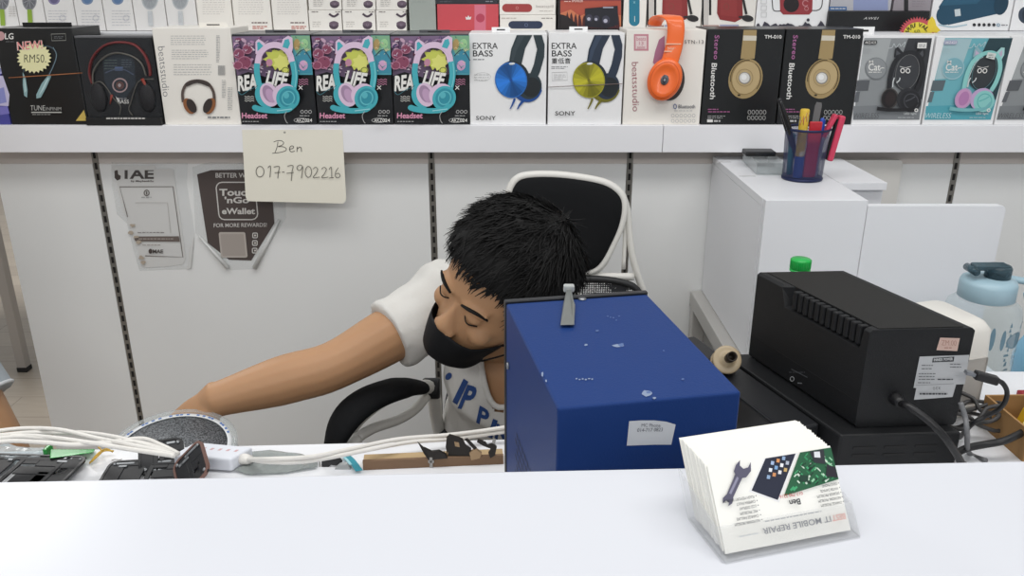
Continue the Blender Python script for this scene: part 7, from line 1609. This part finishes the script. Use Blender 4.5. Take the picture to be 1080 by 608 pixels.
bracket('dark steel part with a sharp spike at the left of the card strip', 450, 482, yk, [('plate', [(447, 473), (455, 477), (463, 476), (470, 480), (472, 484), (452, 486), (447, 479)], DM, .004), ('spike', [(440, 466), (448, 473), (452, 483), (447, 479)], DM, .001)])
bracket('dark slotted bracket standing highest on the card strip', 478, 482, yk + .006, [('bracket', [(471, 462), (474, 459), (484, 462), (488, 464), (491, 470), (497, 474), (496, 484), (476, 486), (472, 482), (470, 472)], DM, .003), ('leg', [(466, 480), (469, 476), (470, 486), (464, 486)], SL, .002), ('leg', [(470, 478), (473, 477), (472, 486), (468, 486)], CU, .002), ('hole', [(479, 466), (484, 467), (485, 472), (480, 471)], CU, -.0004)])
bracket('copper coloured socket part on the card strip, right of the slotted bracket', 500, 480, yk + .004, [('shell', [(495, 478), (502, 474), (508, 479), (506, 484), (497, 486)], CU, .005), ('arm', [(490, 464), (493, 463), (503, 473), (500, 475)], DM, .002)])
bracket('hooked dark part at the right end of the card strip beside the blue box', 520, 478, yk + .005, [('hook', [(504, 464), (512, 467), (514, 470), (520, 468), (524, 472), (522, 481), (517, 484), (515, 478), (518, 474), (510, 471), (503, 467)], DM, .003), ('tip', [(520, 463), (523, 464), (522, 469), (519, 468)], SL, .002)])
bracket('tiny silver screw part standing before the card strip', 454, 494, on_z(454, 494, ZW).y - .0, [('stem', [(453, 483), (456, 483), (456.6, 496), (453, 496)], SL, .002), ('head', [(451.6, 486), (457.6, 486), (457.6, 489), (451.6, 489)], SL, .003)])
yk2 = on_z(350, 493, ZW).y
bracket('black flex part with a thin upright pin beside the turquoise ribbon', 348, 492, yk2, [('body', [(339, 483), (345, 482), (348, 485), (353, 482), (358, 484), (361, 488), (357, 492), (349, 491), (344, 495), (339, 494)], mat('flex_black', '#1c1c1e', .5), .004), ('pin', [(336.4, 479), (337.6, 479), (338.6, 496), (336.6, 496)], SL, .001)], 'small phone parts left of the card strip')
bracket('pale grey clip part under the black flex part', 362, 495, yk2 - .006, [('body', [(353, 495), (358, 491), (366, 490), (370, 496), (364, 499), (353, 499)], mat('pale_clip', '#a5a8a8', .4), .006)], 'small phone parts left of the card strip')
b = MB(); rb2 = [onW(364, 480, .004), onW(369, 484, .007), onW(374, 490, .006), onW(379, 497, .004)]; b.strip(smooth(rb2, 4), V((1, .3, 0)).normalized(), .009, mat('turquoise_tape', '#2f8fa0', .4)); b.strip(smooth([q + V((-.004, -.004, .002)) for q in rb2[:3]], 4), V((1, -.2, .3)).normalized(), .004, mat('turquoise_light', '#8fc4cc', .4)); o = b.build('ribbon', fix=False); tag(o, 'turquoise ribbon strip curling left of the card strip', 'ribbon')
# ---- beyond the partition: a steel table leg on the floor
ft = on_z(33, 389, 0); LG = mat('grey_table_steel', '#aaa49e', .5, .3)
tt = thing('metal_table', 'grey steel table beyond the left end of the wall panels, one leg in view', 'table', (ft.x - .6, ft.y + .3, 0))
for x in (ft.x - .016, ft.x - 1.2):
    for y in (ft.y - .016, ft.y + .6):
        b = MB(); b.box((x - .018, y - .018, .018), (x + .018, y + .018, .73), LG, .002); l = b.build('leg', tt); b = MB(); b.box((x - .02, y - .02, 0), (x + .02, y + .02, .02), SLOT, .003); b.build('foot_cap', l)
b = MB(); b.box((ft.x - 1.26, ft.y - .06, .73), (ft.x + .03, ft.y + .66, .76), mat('table_top_grey', '#6f6a66', .5)); b.build('table_top', tt)
